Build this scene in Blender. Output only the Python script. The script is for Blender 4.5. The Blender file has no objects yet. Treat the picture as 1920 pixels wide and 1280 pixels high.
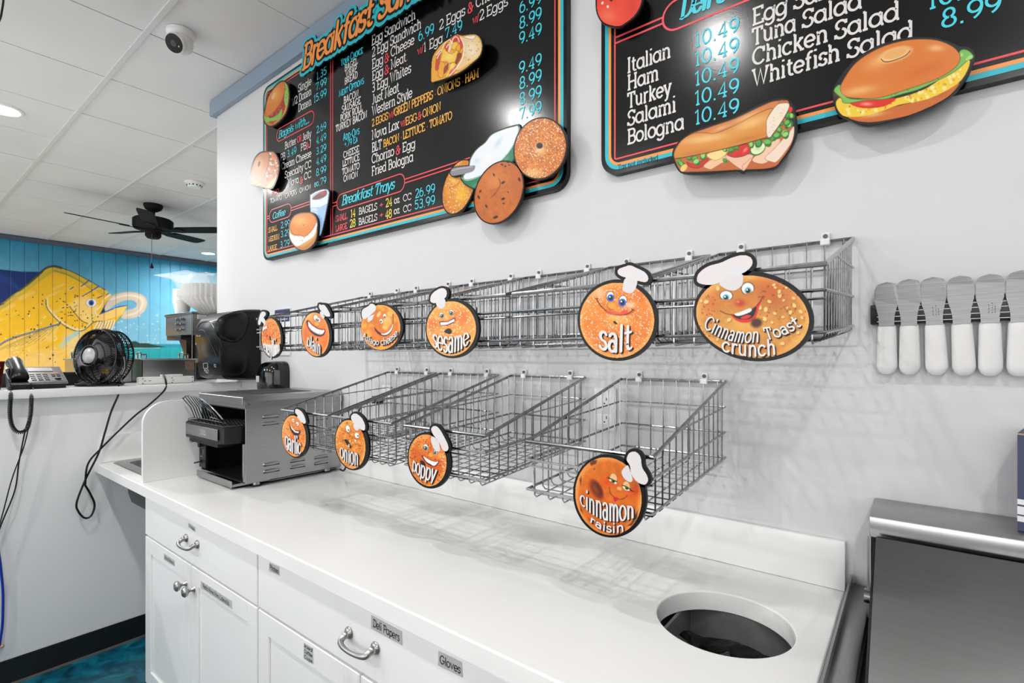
import bpy, bmesh, math, random
import numpy as np
from mathutils import Vector, Matrix
R = math.radians
rnd = random.Random(7)
SC = bpy.context.scene
COL = SC.collection

# ------------------------------------------------------------------ camera, light, exposure
FPX = 951.0
TH = math.atan2(751, 951)
SN, CS = math.sin(TH), math.cos(TH)
CX, HY = 960.0, 669.0
CAM = (0.0, -1.25, 1.395)
cd = bpy.data.cameras.new('camera')
cd.sensor_width = 36.0
cd.lens = 36.0 * FPX / 1920
cd.shift_y = (HY - 640) / 1920
cd.clip_start = 0.02
cam = bpy.data.objects.new('camera', cd)
cam.location = CAM
cam.rotation_euler = (R(90), 0, TH)
COL.objects.link(cam)
SC.camera = cam
SC.view_settings.view_transform = 'Standard'
SC.view_settings.look = 'None'
SC.view_settings.exposure = 0.0
SC.view_settings.gamma = 1.0
SC.view_settings.use_curve_mapping = False
SC.cycles.use_denoising = True
SC.cycles.max_bounces = 8
SC.cycles.diffuse_bounces = 5
SC.cycles.sample_clamp_indirect = 6.0
SC.cycles.caustics_reflective = False
SC.cycles.caustics_refractive = False
W = bpy.data.worlds.new('daylight')
SC.world = W
W.use_nodes = True
W.node_tree.nodes['Background'].inputs[0].default_value = (1.0, 1.0, 1.0, 1)
W.node_tree.nodes['Background'].inputs[1].default_value = 3.7
FLOOR, CEIL = 0.055, 2.878
LAMP_W = 30.0
LAMP_NEAR = (9.2, 7.2, 8.5)
LAMPS = [(-1.9, -1.3), (-0.7, -1.25), (0.55, -1.3), (-4.27, -0.76), (-5.9, -0.76), (-5.2, 3.0), (-7.9, 1.75),
         (-1.9, -3.1), (0.55, -3.1), (-4.27, -3.1), (-6.9, -3.1), (-7.4, -1.37)]  # this row, like some above: unseen guesses added to light the room

# ------------------------------------------------------------------ pixel <-> world helpers (photo measured in 1920x1280)
def ray(x, y):
    u = (x - CX) / FPX; v = (HY - y) / FPX
    return (-SN + u * CS, CS + u * SN, v)
def onY(x, y, Y=0.0):
    r = ray(x, y); t = (Y - CAM[1]) / r[1]
    return (t * r[0], Y, CAM[2] + t * r[2])
def onX(x, y, X):
    r = ray(x, y); t = X / r[0]
    return (X, CAM[1] + t * r[1], CAM[2] + t * r[2])
def onZ(x, y, Z):
    r = ray(x, y); t = (Z - CAM[2]) / r[2]
    return (t * r[0], CAM[1] + t * r[1], Z)
def depth(p):
    return -SN * p[0] + CS * (p[1] - CAM[1])

# ------------------------------------------------------------------ materials
def lin(h):
    if not isinstance(h, str): return h
    h = h.lstrip('#')
    c = [int(h[i:i + 2], 16) / 255 for i in (0, 2, 4)]
    return tuple(x / 12.92 if x <= .04045 else ((x + .055) / 1.055) ** 2.4 for x in c)
MATS = {}
def mat(name, col='#808080', rough=.5, metal=0.0, spec=.5, noise=0, nscale=20, stretch=None, bump=0, bscale=60, emit=0, coat=0, trans=0, alpha=1):
    if name in MATS: return MATS[name]
    m = bpy.data.materials.new(name); m.use_nodes = True
    nt = m.node_tree; b = nt.nodes['Principled BSDF']
    c = lin(col)
    b.inputs['Base Color'].default_value = (*c, 1)
    b.inputs['Roughness'].default_value = rough
    b.inputs['Metallic'].default_value = metal
    b.inputs['Specular IOR Level'].default_value = spec
    b.inputs['Coat Weight'].default_value = coat
    b.inputs['Transmission Weight'].default_value = trans
    b.inputs['Alpha'].default_value = alpha
    if noise or bump:
        tc = nt.nodes.new('ShaderNodeTexCoord'); mp = nt.nodes.new('ShaderNodeMapping')
        nt.links.new(tc.outputs['Object'], mp.inputs[0])
        if stretch: mp.inputs['Scale'].default_value = stretch
    if noise:
        n = nt.nodes.new('ShaderNodeTexNoise'); n.inputs['Scale'].default_value = nscale; n.inputs['Detail'].default_value = 4
        nt.links.new(mp.outputs[0], n.inputs['Vector'])
        r = nt.nodes.new('ShaderNodeValToRGB')
        r.color_ramp.elements[0].position = .25; r.color_ramp.elements[1].position = .75
        r.color_ramp.elements[0].color = (*[max(0, x * (1 - noise)) for x in c], 1)
        r.color_ramp.elements[1].color = (*[min(1, x * (1 + noise)) for x in c], 1)
        nt.links.new(n.outputs['Fac'], r.inputs[0]); nt.links.new(r.outputs[0], b.inputs['Base Color'])
    if bump:
        n = nt.nodes.new('ShaderNodeTexNoise'); n.inputs['Scale'].default_value = bscale; n.inputs['Detail'].default_value = 3
        nt.links.new(mp.outputs[0], n.inputs['Vector'])
        bp = nt.nodes.new('ShaderNodeBump'); bp.inputs['Strength'].default_value = bump; bp.inputs['Distance'].default_value = .002
        nt.links.new(n.outputs['Fac'], bp.inputs['Height']); nt.links.new(bp.outputs[0], b.inputs['Normal'])
    if emit:
        b.inputs['Emission Color'].default_value = (*c, 1); b.inputs['Emission Strength'].default_value = emit
    MATS[name] = m
    return m
def vmat(name, rough=.4, spec=.5, bump=0):
    if name in MATS: return MATS[name]
    m = mat(name, '#888888', rough, 0, spec, bump=bump, bscale=250)
    nt = m.node_tree; a = nt.nodes.new('ShaderNodeVertexColor'); a.layer_name = 'paint'
    nt.links.new(a.outputs[0], nt.nodes['Principled BSDF'].inputs['Base Color'])
    return m
M_wall = mat('wall paint', '#d9d9da', .5, spec=.3, noise=.015, nscale=3, bump=.06, bscale=180)
M_white = mat('white laminate', '#ebebeb', .22, spec=.5, noise=.012, nscale=4)
M_quartz = mat('white solid surface', '#f2f2f1', .16, spec=.5, noise=.012, nscale=9)
M_cab = mat('cabinet enamel', '#f3f3f3', .3, spec=.45, noise=.01, nscale=5)
M_dark = mat('dark gap', '#1b1b1b', .8, noise=.1)
M_black = mat('black plastic', '#0b0b0c', .35, spec=.5, noise=.15, nscale=30)
M_gloss = mat('gloss black plastic', '#070708', .12, spec=.6, noise=.1, nscale=10)
M_matte = mat('matte black', '#0d0d0d', .6, noise=.1, nscale=40)
M_steel = mat('brushed steel', '#a8a8a8', .3, 1, noise=.1, nscale=9, stretch=(2, 2, 90))
M_steelh = mat('brushed steel cross', '#a2a2a2', .3, 1, noise=.08, nscale=9, stretch=(90, 2, 2))
M_chrome = mat('chrome wire', '#9b9b9d', .22, 1, noise=.3, nscale=60)
M_nickel = mat('satin nickel', '#a9a7a5', .28, 1, noise=.05)
M_print = mat('sign black', '#060607', .35, spec=.3, noise=.1, nscale=15)
M_wt = mat('print white', '#e4dfdc', .4, noise=.01)
M_cy = mat('print cyan', '#3fd3e4', .4, noise=.01)
M_cy2 = mat('print teal', '#27bccb', .35, noise=.01)
M_or = mat('print orange', '#fb9a45', .35, noise=.01)
M_ye = mat('print amber', '#f8b64c', .4, noise=.01)
M_yl = mat('print yellow', '#fbe04a', .4, noise=.01)
M_rd = mat('print red', '#ef4a55', .4, noise=.01)
M_ink = mat('ink', '#141414', .5, noise=.05)
M_tape = mat('label tape', '#bdbdbd', .45, noise=.04, nscale=40)

# ------------------------------------------------------------------ mesh builder
ORG = {}
class MB:
    def __init__(s): s.v = []; s.f = []; s.m = []; s.mats = []; s.sm = []
    def mi(s, m):
        if m not in s.mats: s.mats.append(m)
        return s.mats.index(m)
    def add(s, vs, fs, m, smooth=False):
        o = len(s.v); s.v.extend([tuple(p) for p in vs]); k = s.mi(m)
        for f in fs: s.f.append([i + o for i in f]); s.m.append(k); s.sm.append(smooth)
        return s
    def bm(s, b, m, smooth=False, M=None):
        b.verts.index_update()
        s.add([(M @ v.co if M else v.co) for v in b.verts], [[v.index for v in f.verts] for f in b.faces], m, smooth); b.free(); return s
    def box(s, a, b, m, bev=0, seg=2, M=None):
        bb = bmesh.new(); bmesh.ops.create_cube(bb, size=1)
        for v in bb.verts:
            for i in range(3): v.co[i] = (a[i] + b[i]) / 2 + v.co[i] * abs(b[i] - a[i])
        if bev: bmesh.ops.bevel(bb, geom=bb.edges[:], offset=bev, segments=seg, profile=.5, affect='EDGES')
        return s.bm(bb, m, bool(bev), M)
    def tube(s, pts, r, m, n=6, closed=False, caps=True):
        P = [Vector(p) for p in pts]; N = len(P); rr = r if isinstance(r, (list, tuple)) else [r] * N
        T = []
        for i in range(N):
            if closed: t = (P[(i + 1) % N] - P[i]).normalized() + (P[i] - P[i - 1]).normalized()
            elif i == 0: t = P[1] - P[0]
            elif i == N - 1: t = P[-1] - P[-2]
            else: t = (P[i + 1] - P[i]).normalized() + (P[i] - P[i - 1]).normalized()
            T.append(t.normalized() if t.length > 1e-9 else Vector((0, 0, 1)))
        up = Vector((0, 0, 1)) if abs(T[0].z) < .9 else Vector((1, 0, 0))
        u = (up - T[0] * up.dot(T[0])).normalized(); vs = []
        for i in range(N):
            u = (u - T[i] * u.dot(T[i])).normalized(); w = T[i].cross(u)
            k = 1.0
            if 0 < i < N - 1 or closed:
                d = (P[(i + 1) % N] - P[i]).normalized().dot(T[i]); k = min(1.5, 1 / max(.5, d))
            for j in range(n):
                a = 2 * math.pi * (j + .5) / n
                vs.append(P[i] + (u * math.cos(a) + w * math.sin(a)) * rr[i] * k)
        fs = []
        for i in range(N if closed else N - 1):
            for j in range(n):
                a, b = i * n + j, i * n + (j + 1) % n; c = ((i + 1) % N) * n
                fs.append([a, b, c + (j + 1) % n, c + j])
        if caps and not closed: fs.append(list(range(n))[::-1]); fs.append([(N - 1) * n + j for j in range(n)])
        return s.add(vs, fs, m, n > 4)
    def cyl(s, a, b, r0, m, r1=None, n=20):
        return s.tube([a, b], [r0, r0 if r1 is None else r1], m, n)
    def lathe(s, prof, c, m, n=24, axis='z', M=None):
        vs = []; fs = []; K = len(prof)
        for r, z in prof:
            for j in range(n):
                a = 2 * math.pi * j / n; x, y = r * math.cos(a), r * math.sin(a)
                p = Vector((x, y, z) if axis == 'z' else (x, z, y) if axis == 'y' else (z, x, y))
                if M: p = M @ p
                vs.append(p + Vector(c))
        for i in range(K - 1):
            for j in range(n):
                fs.append([i * n + j, i * n + (j + 1) % n, (i + 1) * n + (j + 1) % n, (i + 1) * n + j])
        if prof[0][0] > 1e-5: fs.append(list(range(n))[::-1])
        if prof[-1][0] > 1e-5: fs.append([(K - 1) * n + j for j in range(n)])
        return s.add(vs, fs, m, True)
    def prism(s, A, B, m, side=None, smooth=False):
        """A, B: matching 3-D outlines (front, back)"""
        n = len(A)
        s.add(A, [list(range(n))], m); s.add(B, [list(range(n))[::-1]], side or m)
        return s.add(list(A) + list(B), [[i, n + i, n + (i + 1) % n, (i + 1) % n] for i in range(n)], side or m, smooth)
    def ball(s, c, r, m, n=12, sc=(1, 1, 1)):
        b = bmesh.new(); bmesh.ops.create_uvsphere(b, u_segments=n, v_segments=max(6, n // 2), radius=r)
        for v in b.verts: v.co = Vector((v.co[i] * sc[i] + c[i] for i in range(3)))
        return s.bm(b, m, True)
    def build(s, name, parent=None, loc=None, sharp=35):
        me = bpy.data.meshes.new(name)
        o = bpy.data.objects.new(name, me); COL.objects.link(o)
        org = Vector(ORG[parent.name]) if parent is not None else Vector(loc or (0, 0, 0))
        ORG[o.name] = tuple(org)
        me.from_pydata([(p[0] - org.x, p[1] - org.y, p[2] - org.z) for p in s.v], [], s.f)
        for m in s.mats: me.materials.append(m)
        me.polygons.foreach_set('material_index', s.m); me.polygons.foreach_set('use_smooth', s.sm)
        bb = bmesh.new(); bb.from_mesh(me); bmesh.ops.recalc_face_normals(bb, faces=bb.faces[:]); bb.to_mesh(me); bb.free()
        me.update()
        if any(s.sm): me.set_sharp_from_angle(angle=R(sharp))
        if parent is not None: o.parent = parent
        else: o.location = org
        return o
def tag(o, label, cat, group=None, kind=None):
    o['label'] = label; o['category'] = cat
    if group: o['group'] = group
    if kind: o['kind'] = kind
    return o
def thing(name, label, cat, loc, group=None):
    o = bpy.data.objects.new(name, None); o.empty_display_size = .05; COL.objects.link(o)
    o.location = loc; ORG[o.name] = tuple(loc)
    return tag(o, label, cat, group)
def struct(o, label=None):
    o['kind'] = 'structure'
    if label: o['label'] = label
    return o
def copy_tree(o, parent=None):
    c = o.copy(); COL.objects.link(c)
    if parent is not None: c.parent = parent
    ORG[c.name] = ORG[o.name]
    for ch in list(o.children): copy_tree(ch, c)
    return c

# ------------------------------------------------------------------ 2-D curve helpers
def spline(pts, n=6, closed=True):
    P = [np.array(p, float) for p in pts]; N = len(P); out = []
    for i in range(N if closed else N - 1):
        if closed: a, b, c, d = P[i - 1], P[i], P[(i + 1) % N], P[(i + 2) % N]
        else: a, b, c, d = P[max(i - 1, 0)], P[i], P[i + 1], P[min(i + 2, N - 1)]
        for k in range(n):
            t = k / n
            out.append(tuple(.5 * ((2 * b) + (c - a) * t + (2 * a - 5 * b + 4 * c - d) * t * t + (3 * b - a - 3 * c + d) * t ** 3)))
    if not closed: out.append(tuple(P[-1]))
    return out
def ellipse(cx, cy, rx, ry, rot=0, n=48):
    c, s = math.cos(R(rot)), math.sin(R(rot))
    return [(cx + rx * math.cos(a) * c - ry * math.sin(a) * s, cy + rx * math.cos(a) * s + ry * math.sin(a) * c) for a in (2 * math.pi * i / n for i in range(n))]
def dilate(poly, d):
    P = np.array(poly, float); N = len(P)
    area = .5 * np.sum(P[:, 0] * np.roll(P[:, 1], -1) - np.roll(P[:, 0], -1) * P[:, 1]); sg = 1 if area > 0 else -1
    t = np.roll(P, -1, 0) - np.roll(P, 1, 0); t /= np.maximum(np.linalg.norm(t, axis=1, keepdims=True), 1e-9)
    return [tuple(p) for p in P + sg * d * np.stack([t[:, 1], -t[:, 0]], 1)]
def hull(pts):
    p = sorted(set(map(tuple, pts)))
    def half(q):
        h = []
        for a in q:
            while len(h) > 1 and (h[-1][0] - h[-2][0]) * (a[1] - h[-2][1]) - (h[-1][1] - h[-2][1]) * (a[0] - h[-2][0]) <= 0: h.pop()
            h.append(a)
        return h
    return half(p)[:-1] + half(p[::-1])[:-1]

# ------------------------------------------------------------------ stroke lettering
GL = r'''
A .9@l .08 0 .42 1 .48 1 .82 0@l .22 .34 .68 .34@s .08 0@s .82 0
B .8@l .16 0 .16 1@l 0 1 .48 1@e .48 .76 .25 .24 90 -90@l .16 .52 .5 .52@e .5 .26 .29 .26 90 -90@l 0 0 .5 0
C .95@e .5 .5 .48 .5 40 320@k .87 .66 .87 1
D .92@l .16 0 .16 1@l 0 1 .42 1@e .42 .5 .48 .5 90 -90@l 0 0 .42 0
E .8@l .16 0 .16 1@l 0 1 .74 1 .74 .8@l .16 .52 .58 .52@l 0 0 .78 0 .78 .22
F .74@l .16 0 .16 1@l 0 1 .72 1 .72 .78@l .16 .5 .56 .5@s .16 0
G .98@e .5 .5 .48 .5 42 350@l .58 .44 .98 .44@k .87 .68 .87 1
H .98@l .16 0 .16 1@l .82 0 .82 1@l .16 .52 .82 .52@s .16 0@s .82 0@s .16 1@s .82 1
I .32@l .16 0 .16 1@s .16 0@s .16 1
J .55@l .38 1 .38 .28@e .19 .26 .19 .26 0 -140@s .38 1
K .92@l .16 0 .16 1@l .8 1 .2 .42@l .36 .58 .82 0@s .16 0@s .16 1@s .78 1@s .82 0
L .72@l .16 1 .16 0@l 0 0 .7 0 .7 .26@s .16 1
M 1.12@l .16 0 .16 1 .56 .12 .96 1 .96 0@s .16 0@s .96 0@s .1 1@s 1.02 1
N .98@l .16 0 .16 1 .82 .02 .82 1@s .16 0@s .82 1@s .1 1
O 1@e .5 .5 .48 .5 0 360
P .78@l .16 0 .16 1@l 0 1 .48 1@e .48 .73 .28 .27 90 -90@l .16 .46 .5 .46@s .16 0
R .86@l .16 0 .16 1@l 0 1 .48 1@e .48 .74 .27 .26 90 -90@l .16 .48 .5 .48@l .46 .48 .76 0@s .16 0@s .78 0
S .7@e .36 .75 .29 .25 30 250@e .35 .25 .31 .26 75 -150@k .66 .76 .66 1@k .03 .24 .03 0
T .8@l .4 0 .4 1@l .02 .78 .02 1 .78 1 .78 .78@s .4 0
U .98@l .16 1 .16 .34@e .49 .34 .33 .34 180 360@l .82 .34 .82 1@s .16 1@s .82 1
V .9@l .08 1 .45 0 .82 1@s .08 1@s .82 1
W 1.25@l .08 1 .36 0 .62 .95 .88 0 1.16 1@s .08 1@s 1.16 1
X .9@l .1 0 .8 1@l .1 1 .8 0@s .1 0@s .8 0@s .1 1@s .8 1
Y .9@l .08 1 .45 .46 .82 1@l .45 .46 .45 0@s .08 1@s .82 1@s .45 0
Z .72@l .04 .78 .04 1 .66 1 .04 0 .68 0 .68 .22
a .76@e .34 .34 .33 .34 0 360@l .67 0 .67 .68@h .67 0 .8@h .67 .68 .54
~ .66@e .3 .46 .26 .22 150 0@l .56 .46 .56 0@e .3 .2 .25 .2 0 360
b .78@l .12 0 .12 1@e .44 .34 .32 .34 0 360@h .12 1 0
c .66@e .34 .34 .33 .34 42 318@k .58 .48 .58 .68
d .8@e .34 .34 .33 .34 0 360@l .67 0 .67 1@h .67 0 .8@h .67 1 .53
e .7@e .34 .34 .34 .34 0 320@l .02 .34 .68 .34
f .48@e .4 .8 .2 .2 50 180@l .2 .8 .2 0@l .02 .66 .42 .66@s .2 0
g .76@e .34 .34 .33 .34 0 360@l .67 .68 .67 -.06@e .35 -.06 .32 .26 0 -150@h .67 .68 .8
h .8@l .15 0 .15 1@e .4 .42 .25 .26 0 180@l .65 .42 .65 0@s .15 0@s .65 0@h .15 1 .02
i .3@l .15 0 .15 .68@l .15 .94 .15 1.06@s .15 0@h .15 .68 .02
j .3@l .18 .68 .18 -.1@e 0 -.1 .18 .2 0 -100@l .18 .88 .18 1.02
k .76@l .15 0 .15 1@l .6 .68 .18 .3@l .3 .42 .62 0@s .15 0@s .64 0@s .58 .68@h .15 1 .02
l .3@l .15 0 .15 1@s .15 0@h .15 1 .02
m 1.18@l .15 0 .15 .68@e .37 .44 .22 .24 0 180@l .59 .44 .59 0@e .81 .44 .22 .24 0 180@l 1.03 .44 1.03 0@s .15 0@s .59 0@s 1.03 0@h .15 .68 .02
n .8@l .15 0 .15 .68@e .4 .42 .25 .26 0 180@l .65 .42 .65 0@s .15 0@s .65 0@h .15 .68 .02
o .7@e .35 .34 .34 .34 0 360
p .8@l .15 .68 .15 -.32@e .46 .34 .32 .34 0 360@s .15 -.32@h .15 .68 .02
q .8@l .67 .68 .67 -.32@e .34 .34 .33 .34 0 360@s .67 -.32
r .52@l .15 0 .15 .68@e .38 .42 .22 .25 55 180@s .15 0@h .15 .68 .02
s .52@e .27 .51 .22 .17 30 250@e .26 .17 .24 .17 75 -150@k .49 .52 .49 .68@k .02 .16 .02 0
t .48@l .2 .94 .2 .2@e .4 .2 .2 .2 180 300@l .02 .68 .44 .68
u .8@l .13 .68 .13 .27@e .39 .27 .26 .27 180 360@l .65 .68 .65 0@h .13 .68 0@h .65 .68 .52@h .65 0 .78
v .7@l .06 .68 .35 0 .64 .68@s .06 .68@s .64 .68
w 1@l .06 .68 .28 0 .5 .64 .72 0 .94 .68@s .06 .68@s .94 .68
x .68@l .06 0 .6 .68@l .06 .68 .6 0@s .06 0@s .6 0@s .06 .68@s .6 .68
y .7@l .06 .68 .35 0@l .64 .68 .26 -.32@s .06 .68@s .64 .68@h .26 -.32 .06
z .56@l .04 .5 .04 .68 .5 .68 .04 0 .52 0 .52 .18
0 .76@e .38 .5 .34 .5 0 360
1 .5@l .06 .82 .28 1 .28 0@s .28 0
2 .72@e .36 .71 .3 .29 165 -25@l .63 .59 .05 0@l .04 0 .68 0 .68 .16
3 .72@e .34 .75 .26 .25 150 -90@l .34 .5 .24 .5@e .34 .26 .31 .26 90 -150
4 .76@l .52 0 .52 1 .04 .28 .72 .28@s .52 0
5 .72@l .64 1 .14 1 .1 .56@e .34 .32 .31 .32 125 -150
6 .74@e .37 .32 .32 .32 0 360@e .62 .4 .57 .62 110 190
7 .7@l .04 .8 .04 1 .66 1 .26 0
8 .74@e .37 .75 .26 .25 0 360@e .37 .25 .32 .26 0 360
9 .74@e .37 .68 .32 .32 0 360@e .12 .6 .57 .62 -70 10
. .3@d .15 0
, .3@l .17 .04 .1 -.16
: .3@d .15 0@d .15 .6
+ .7@l .35 .2 .35 .8@l .05 .5 .65 .5
/ .5@l .04 -.08 .46 1.02
' .2@l .1 1 .1 .78
! .3@l .15 1 .15 .3@d .15 0
- .4@l .04 .4 .36 .4
* .36@d .18 .42
& .9@e .38 .77 .19 .21 -50 200@l .22 .68 .74 .02@e .34 .25 .3 .25 120 330@l .58 .12 .8 .5@s .78 .5
'''
GLY = {}
for ln in GL.strip('\n').split('\n'):
    pr = ln.split('@'); ch, w = pr[0].split(' ')
    GLY[ch] = (float(w), [(q[0], [float(x) for x in q[2:].split()]) for q in pr[1:]])
def strokes(ch, slab):
    w, parts = GLY[ch]; out = []
    for k, a in parts:
        if k == 'l': out.append([(a[i], a[i + 1]) for i in range(0, len(a), 2)])
        elif k == 'e':
            n = max(6, int(abs(a[5] - a[4]) / 18))
            out.append([(a[0] + a[2] * math.cos(R(a[4] + (a[5] - a[4]) * i / n)), a[1] + a[3] * math.sin(R(a[4] + (a[5] - a[4]) * i / n))) for i in range(n + 1)])
        elif k == 'd': out.append([(a[0], a[1] - .07), (a[0], a[1] + .07)])
        elif k == 's' and slab: out.append([(a[0] - .15, a[1]), (a[0] + .15, a[1])])
        elif k == 'h' and slab: out.append([(a[0], a[1]), (a[2], a[1])])
        elif k == 'k' and slab: out.append([(a[0], a[1]), (a[2], a[3])])
    return w, out
def ribbon(pts, w, contrast=0, ext=0, rcap=False):
    """thick stroke -> list of polygons"""
    P = np.array(pts, float); N = len(P)
    closed = N > 3 and np.hypot(*(P[0] - P[-1])) < 1e-6
    if closed: P = P[:-1]; N -= 1
    nx, pv = np.roll(P, -1, 0), np.roll(P, 1, 0)
    d1 = nx - P; d0 = P - pv
    if not closed: d1[-1] = d0[-1]; d0[0] = d1[0]
    d1 /= np.maximum(np.linalg.norm(d1, axis=1, keepdims=True), 1e-9); d0 /= np.maximum(np.linalg.norm(d0, axis=1, keepdims=True), 1e-9)
    if ext and not closed: P = P.copy(); P[0] -= d0[0] * ext; P[-1] += d1[-1] * ext
    t = d0 + d1; L = np.linalg.norm(t, axis=1, keepdims=True); t = np.where(L > .2, t / np.maximum(L, 1e-9), d1)
    mk = np.minimum(1.35, 1 / np.maximum(.6, np.sum(t * d1, 1, keepdims=True)))
    hw = np.full((N, 1), w / 2.)
    if contrast: hw = hw * (1 - contrast + contrast * np.abs(t[:, 1:2]) ** 1.0)
    nn = np.stack([-t[:, 1], t[:, 0]], 1) * mk * hw
    Lf, Rt = P + nn, P - nn; out = []
    for i in range(N if closed else N - 1):
        j = (i + 1) % N; out.append([Lf[i], Rt[i], Rt[j], Lf[j]])
    if rcap and not closed:
        for e, dr in ((0, -1), (N - 1, 1)):
            a0 = math.atan2(t[e][1], t[e][0]); h = hw[e][0]
            out.append([P[e] + h * np.array((math.cos(a0 + a), math.sin(a0 + a))) for a in np.linspace(-math.pi / 2, math.pi / 2, 7) + (0 if dr > 0 else math.pi)])
    return out
def layout(s, slab=True, w=.12, gap=.1, small=False, contrast=0, rcap=False, xs=1.0):
    x = 0; polys = []
    for ch in s:
        if ch == ' ': x += .42; continue
        sc = 1
        if small and ch.islower(): sc = .76; ch = ch.upper()
        gw, st = strokes(ch, slab)
        for p in st: polys += ribbon([((x + a * sc) * xs, b * sc) for a, b in p], w, contrast, 0 if slab else .0, rcap)
        x += gw * sc + gap
    return polys, (x - gap) * xs
JIT = lambda i: (i % 9) * 6e-5            # keeps overlapping strokes from sharing one plane

# ------------------------------------------------------------------ painter (colours of printed pictures, per vertex)
class Paint:
    def __init__(s, x, y, base):
        s.x, s.y = np.asarray(x, float), np.asarray(y, float); s.c = np.tile(np.array(lin(base)), (len(s.x), 1)); s.rng = np.random.RandomState(3)
    def mix(s, idx, a, col):
        a = np.clip(a, 0, 1)[:, None]; s.c[idx] = s.c[idx] * (1 - a) + np.array(lin(col)) * a
    def sel(s, x0, y0, x1, y1): return np.nonzero((s.x >= x0) & (s.x <= x1) & (s.y >= y0) & (s.y <= y1))[0]
    def poly(s, pts, col, soft=1.0, a=1.0, smooth=0, edge=None, ew=1.0):
        if smooth: pts = spline(pts, smooth)
        P = np.array(pts, float); m = soft + 1 + (ew if edge else 0)
        i = s.sel(P[:, 0].min() - m, P[:, 1].min() - m, P[:, 0].max() + m, P[:, 1].max() + m)
        if not len(i): return s
        X, Y = s.x[i], s.y[i]; ins = np.zeros(len(i), bool); d = np.full(len(i), 1e9)
        for k in range(len(P)):
            ax, ay = P[k - 1]; bx, by = P[k]
            if ay != by: ins ^= ((ay > Y) != (by > Y)) & (X < (bx - ax) * (Y - ay) / (by - ay) + ax)
            ux, uy = bx - ax, by - ay; L = ux * ux + uy * uy + 1e-12
            t = np.clip(((X - ax) * ux + (Y - ay) * uy) / L, 0, 1); d = np.minimum(d, np.hypot(X - ax - t * ux, Y - ay - t * uy))
        sd = np.where(ins, d, -d)
        s.mix(i, a * np.clip(.5 + sd / soft, 0, 1), col)
        if edge: s.mix(i, np.clip((ew - d) / (.6 * ew) , 0, 1), edge)
        return s
    def ell(s, cx, cy, rx, ry, col, rot=0, soft=.15, a=1.0):
        m = max(rx, ry) * (1 + soft) + 1; i = s.sel(cx - m, cy - m, cx + m, cy + m)
        c, n = math.cos(R(rot)), math.sin(R(rot)); X, Y = s.x[i] - cx, s.y[i] - cy
        r = np.hypot((X * c + Y * n) / rx, (-X * n + Y * c) / ry)
        s.mix(i, a * np.clip((1 - r) / max(soft, 1e-3) + .5, 0, 1), col); return s
    def glow(s, cx, cy, rx, ry, col, a=1.0, rot=0):
        m = 2.5 * max(rx, ry); i = s.sel(cx - m, cy - m, cx + m, cy + m)
        c, n = math.cos(R(rot)), math.sin(R(rot)); X, Y = s.x[i] - cx, s.y[i] - cy
        s.mix(i, a * np.exp(-((X * c + Y * n) / rx) ** 2 - ((-X * n + Y * c) / ry) ** 2), col); return s
    def line(s, pts, w, col, a=1.0, smooth=0):
        if smooth: pts = spline(pts, smooth, False)
        P = np.array(pts, float); i = s.sel(P[:, 0].min() - w, P[:, 1].min() - w, P[:, 0].max() + w, P[:, 1].max() + w)
        if not len(i): return s
        X, Y = s.x[i], s.y[i]; d = np.full(len(i), 1e9)
        for k in range(1, len(P)):
            ax, ay = P[k - 1]; ux, uy = P[k] - P[k - 1]; L = ux * ux + uy * uy + 1e-12
            t = np.clip(((X - ax) * ux + (Y - ay) * uy) / L, 0, 1); d = np.minimum(d, np.hypot(X - ax - t * ux, Y - ay - t * uy))
        s.mix(i, a * np.clip((w / 2 - d) / max(.25 * w, .3) + .5, 0, 1), col); return s
    def noise(s, scale, amp, col=None, seed=0):
        g = np.random.RandomState(seed).rand(64, 64); X, Y = s.x / scale, s.y / scale
        xi, yi = np.floor(X).astype(int), np.floor(Y).astype(int); fx, fy = X - xi, Y - yi
        fx, fy = fx * fx * (3 - 2 * fx), fy * fy * (3 - 2 * fy)
        q = lambda i, j: g[(xi + i) % 64, (yi + j) % 64]
        v = (q(0, 0) * (1 - fx) + q(1, 0) * fx) * (1 - fy) + (q(0, 1) * (1 - fx) + q(1, 1) * fx) * fy
        if col is None: s.c *= (1 + amp * (2 * v - 1))[:, None]
        else: s.mix(np.arange(len(v)), amp * np.clip(v * 2 - .8, 0, 1), col)
        return s
    def dots(s, poly, n, r, col, a=1.0, seed=1, asp=1.0, inner=None):
        P = np.array(poly); rg = np.random.RandomState(seed); k = 0; x0, y0 = P.min(0); x1, y1 = P.max(0); tries = 0
        while k < n and tries < n * 6:
            tries += 1; X, Y = rg.uniform(x0, x1), rg.uniform(y0, y1); ins = False
            for j in range(len(P)):
                ax, ay = P[j - 1]; bx, by = P[j]
                if (ay > Y) != (by > Y) and X < (bx - ax) * (Y - ay) / (by - ay) + ax: ins = not ins
            if not ins: continue
            rr = r * rg.uniform(.6, 1.3); s.ell(X, Y, rr, rr * asp, col, rg.uniform(0, 180), .5, a); k += 1
        return s
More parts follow.
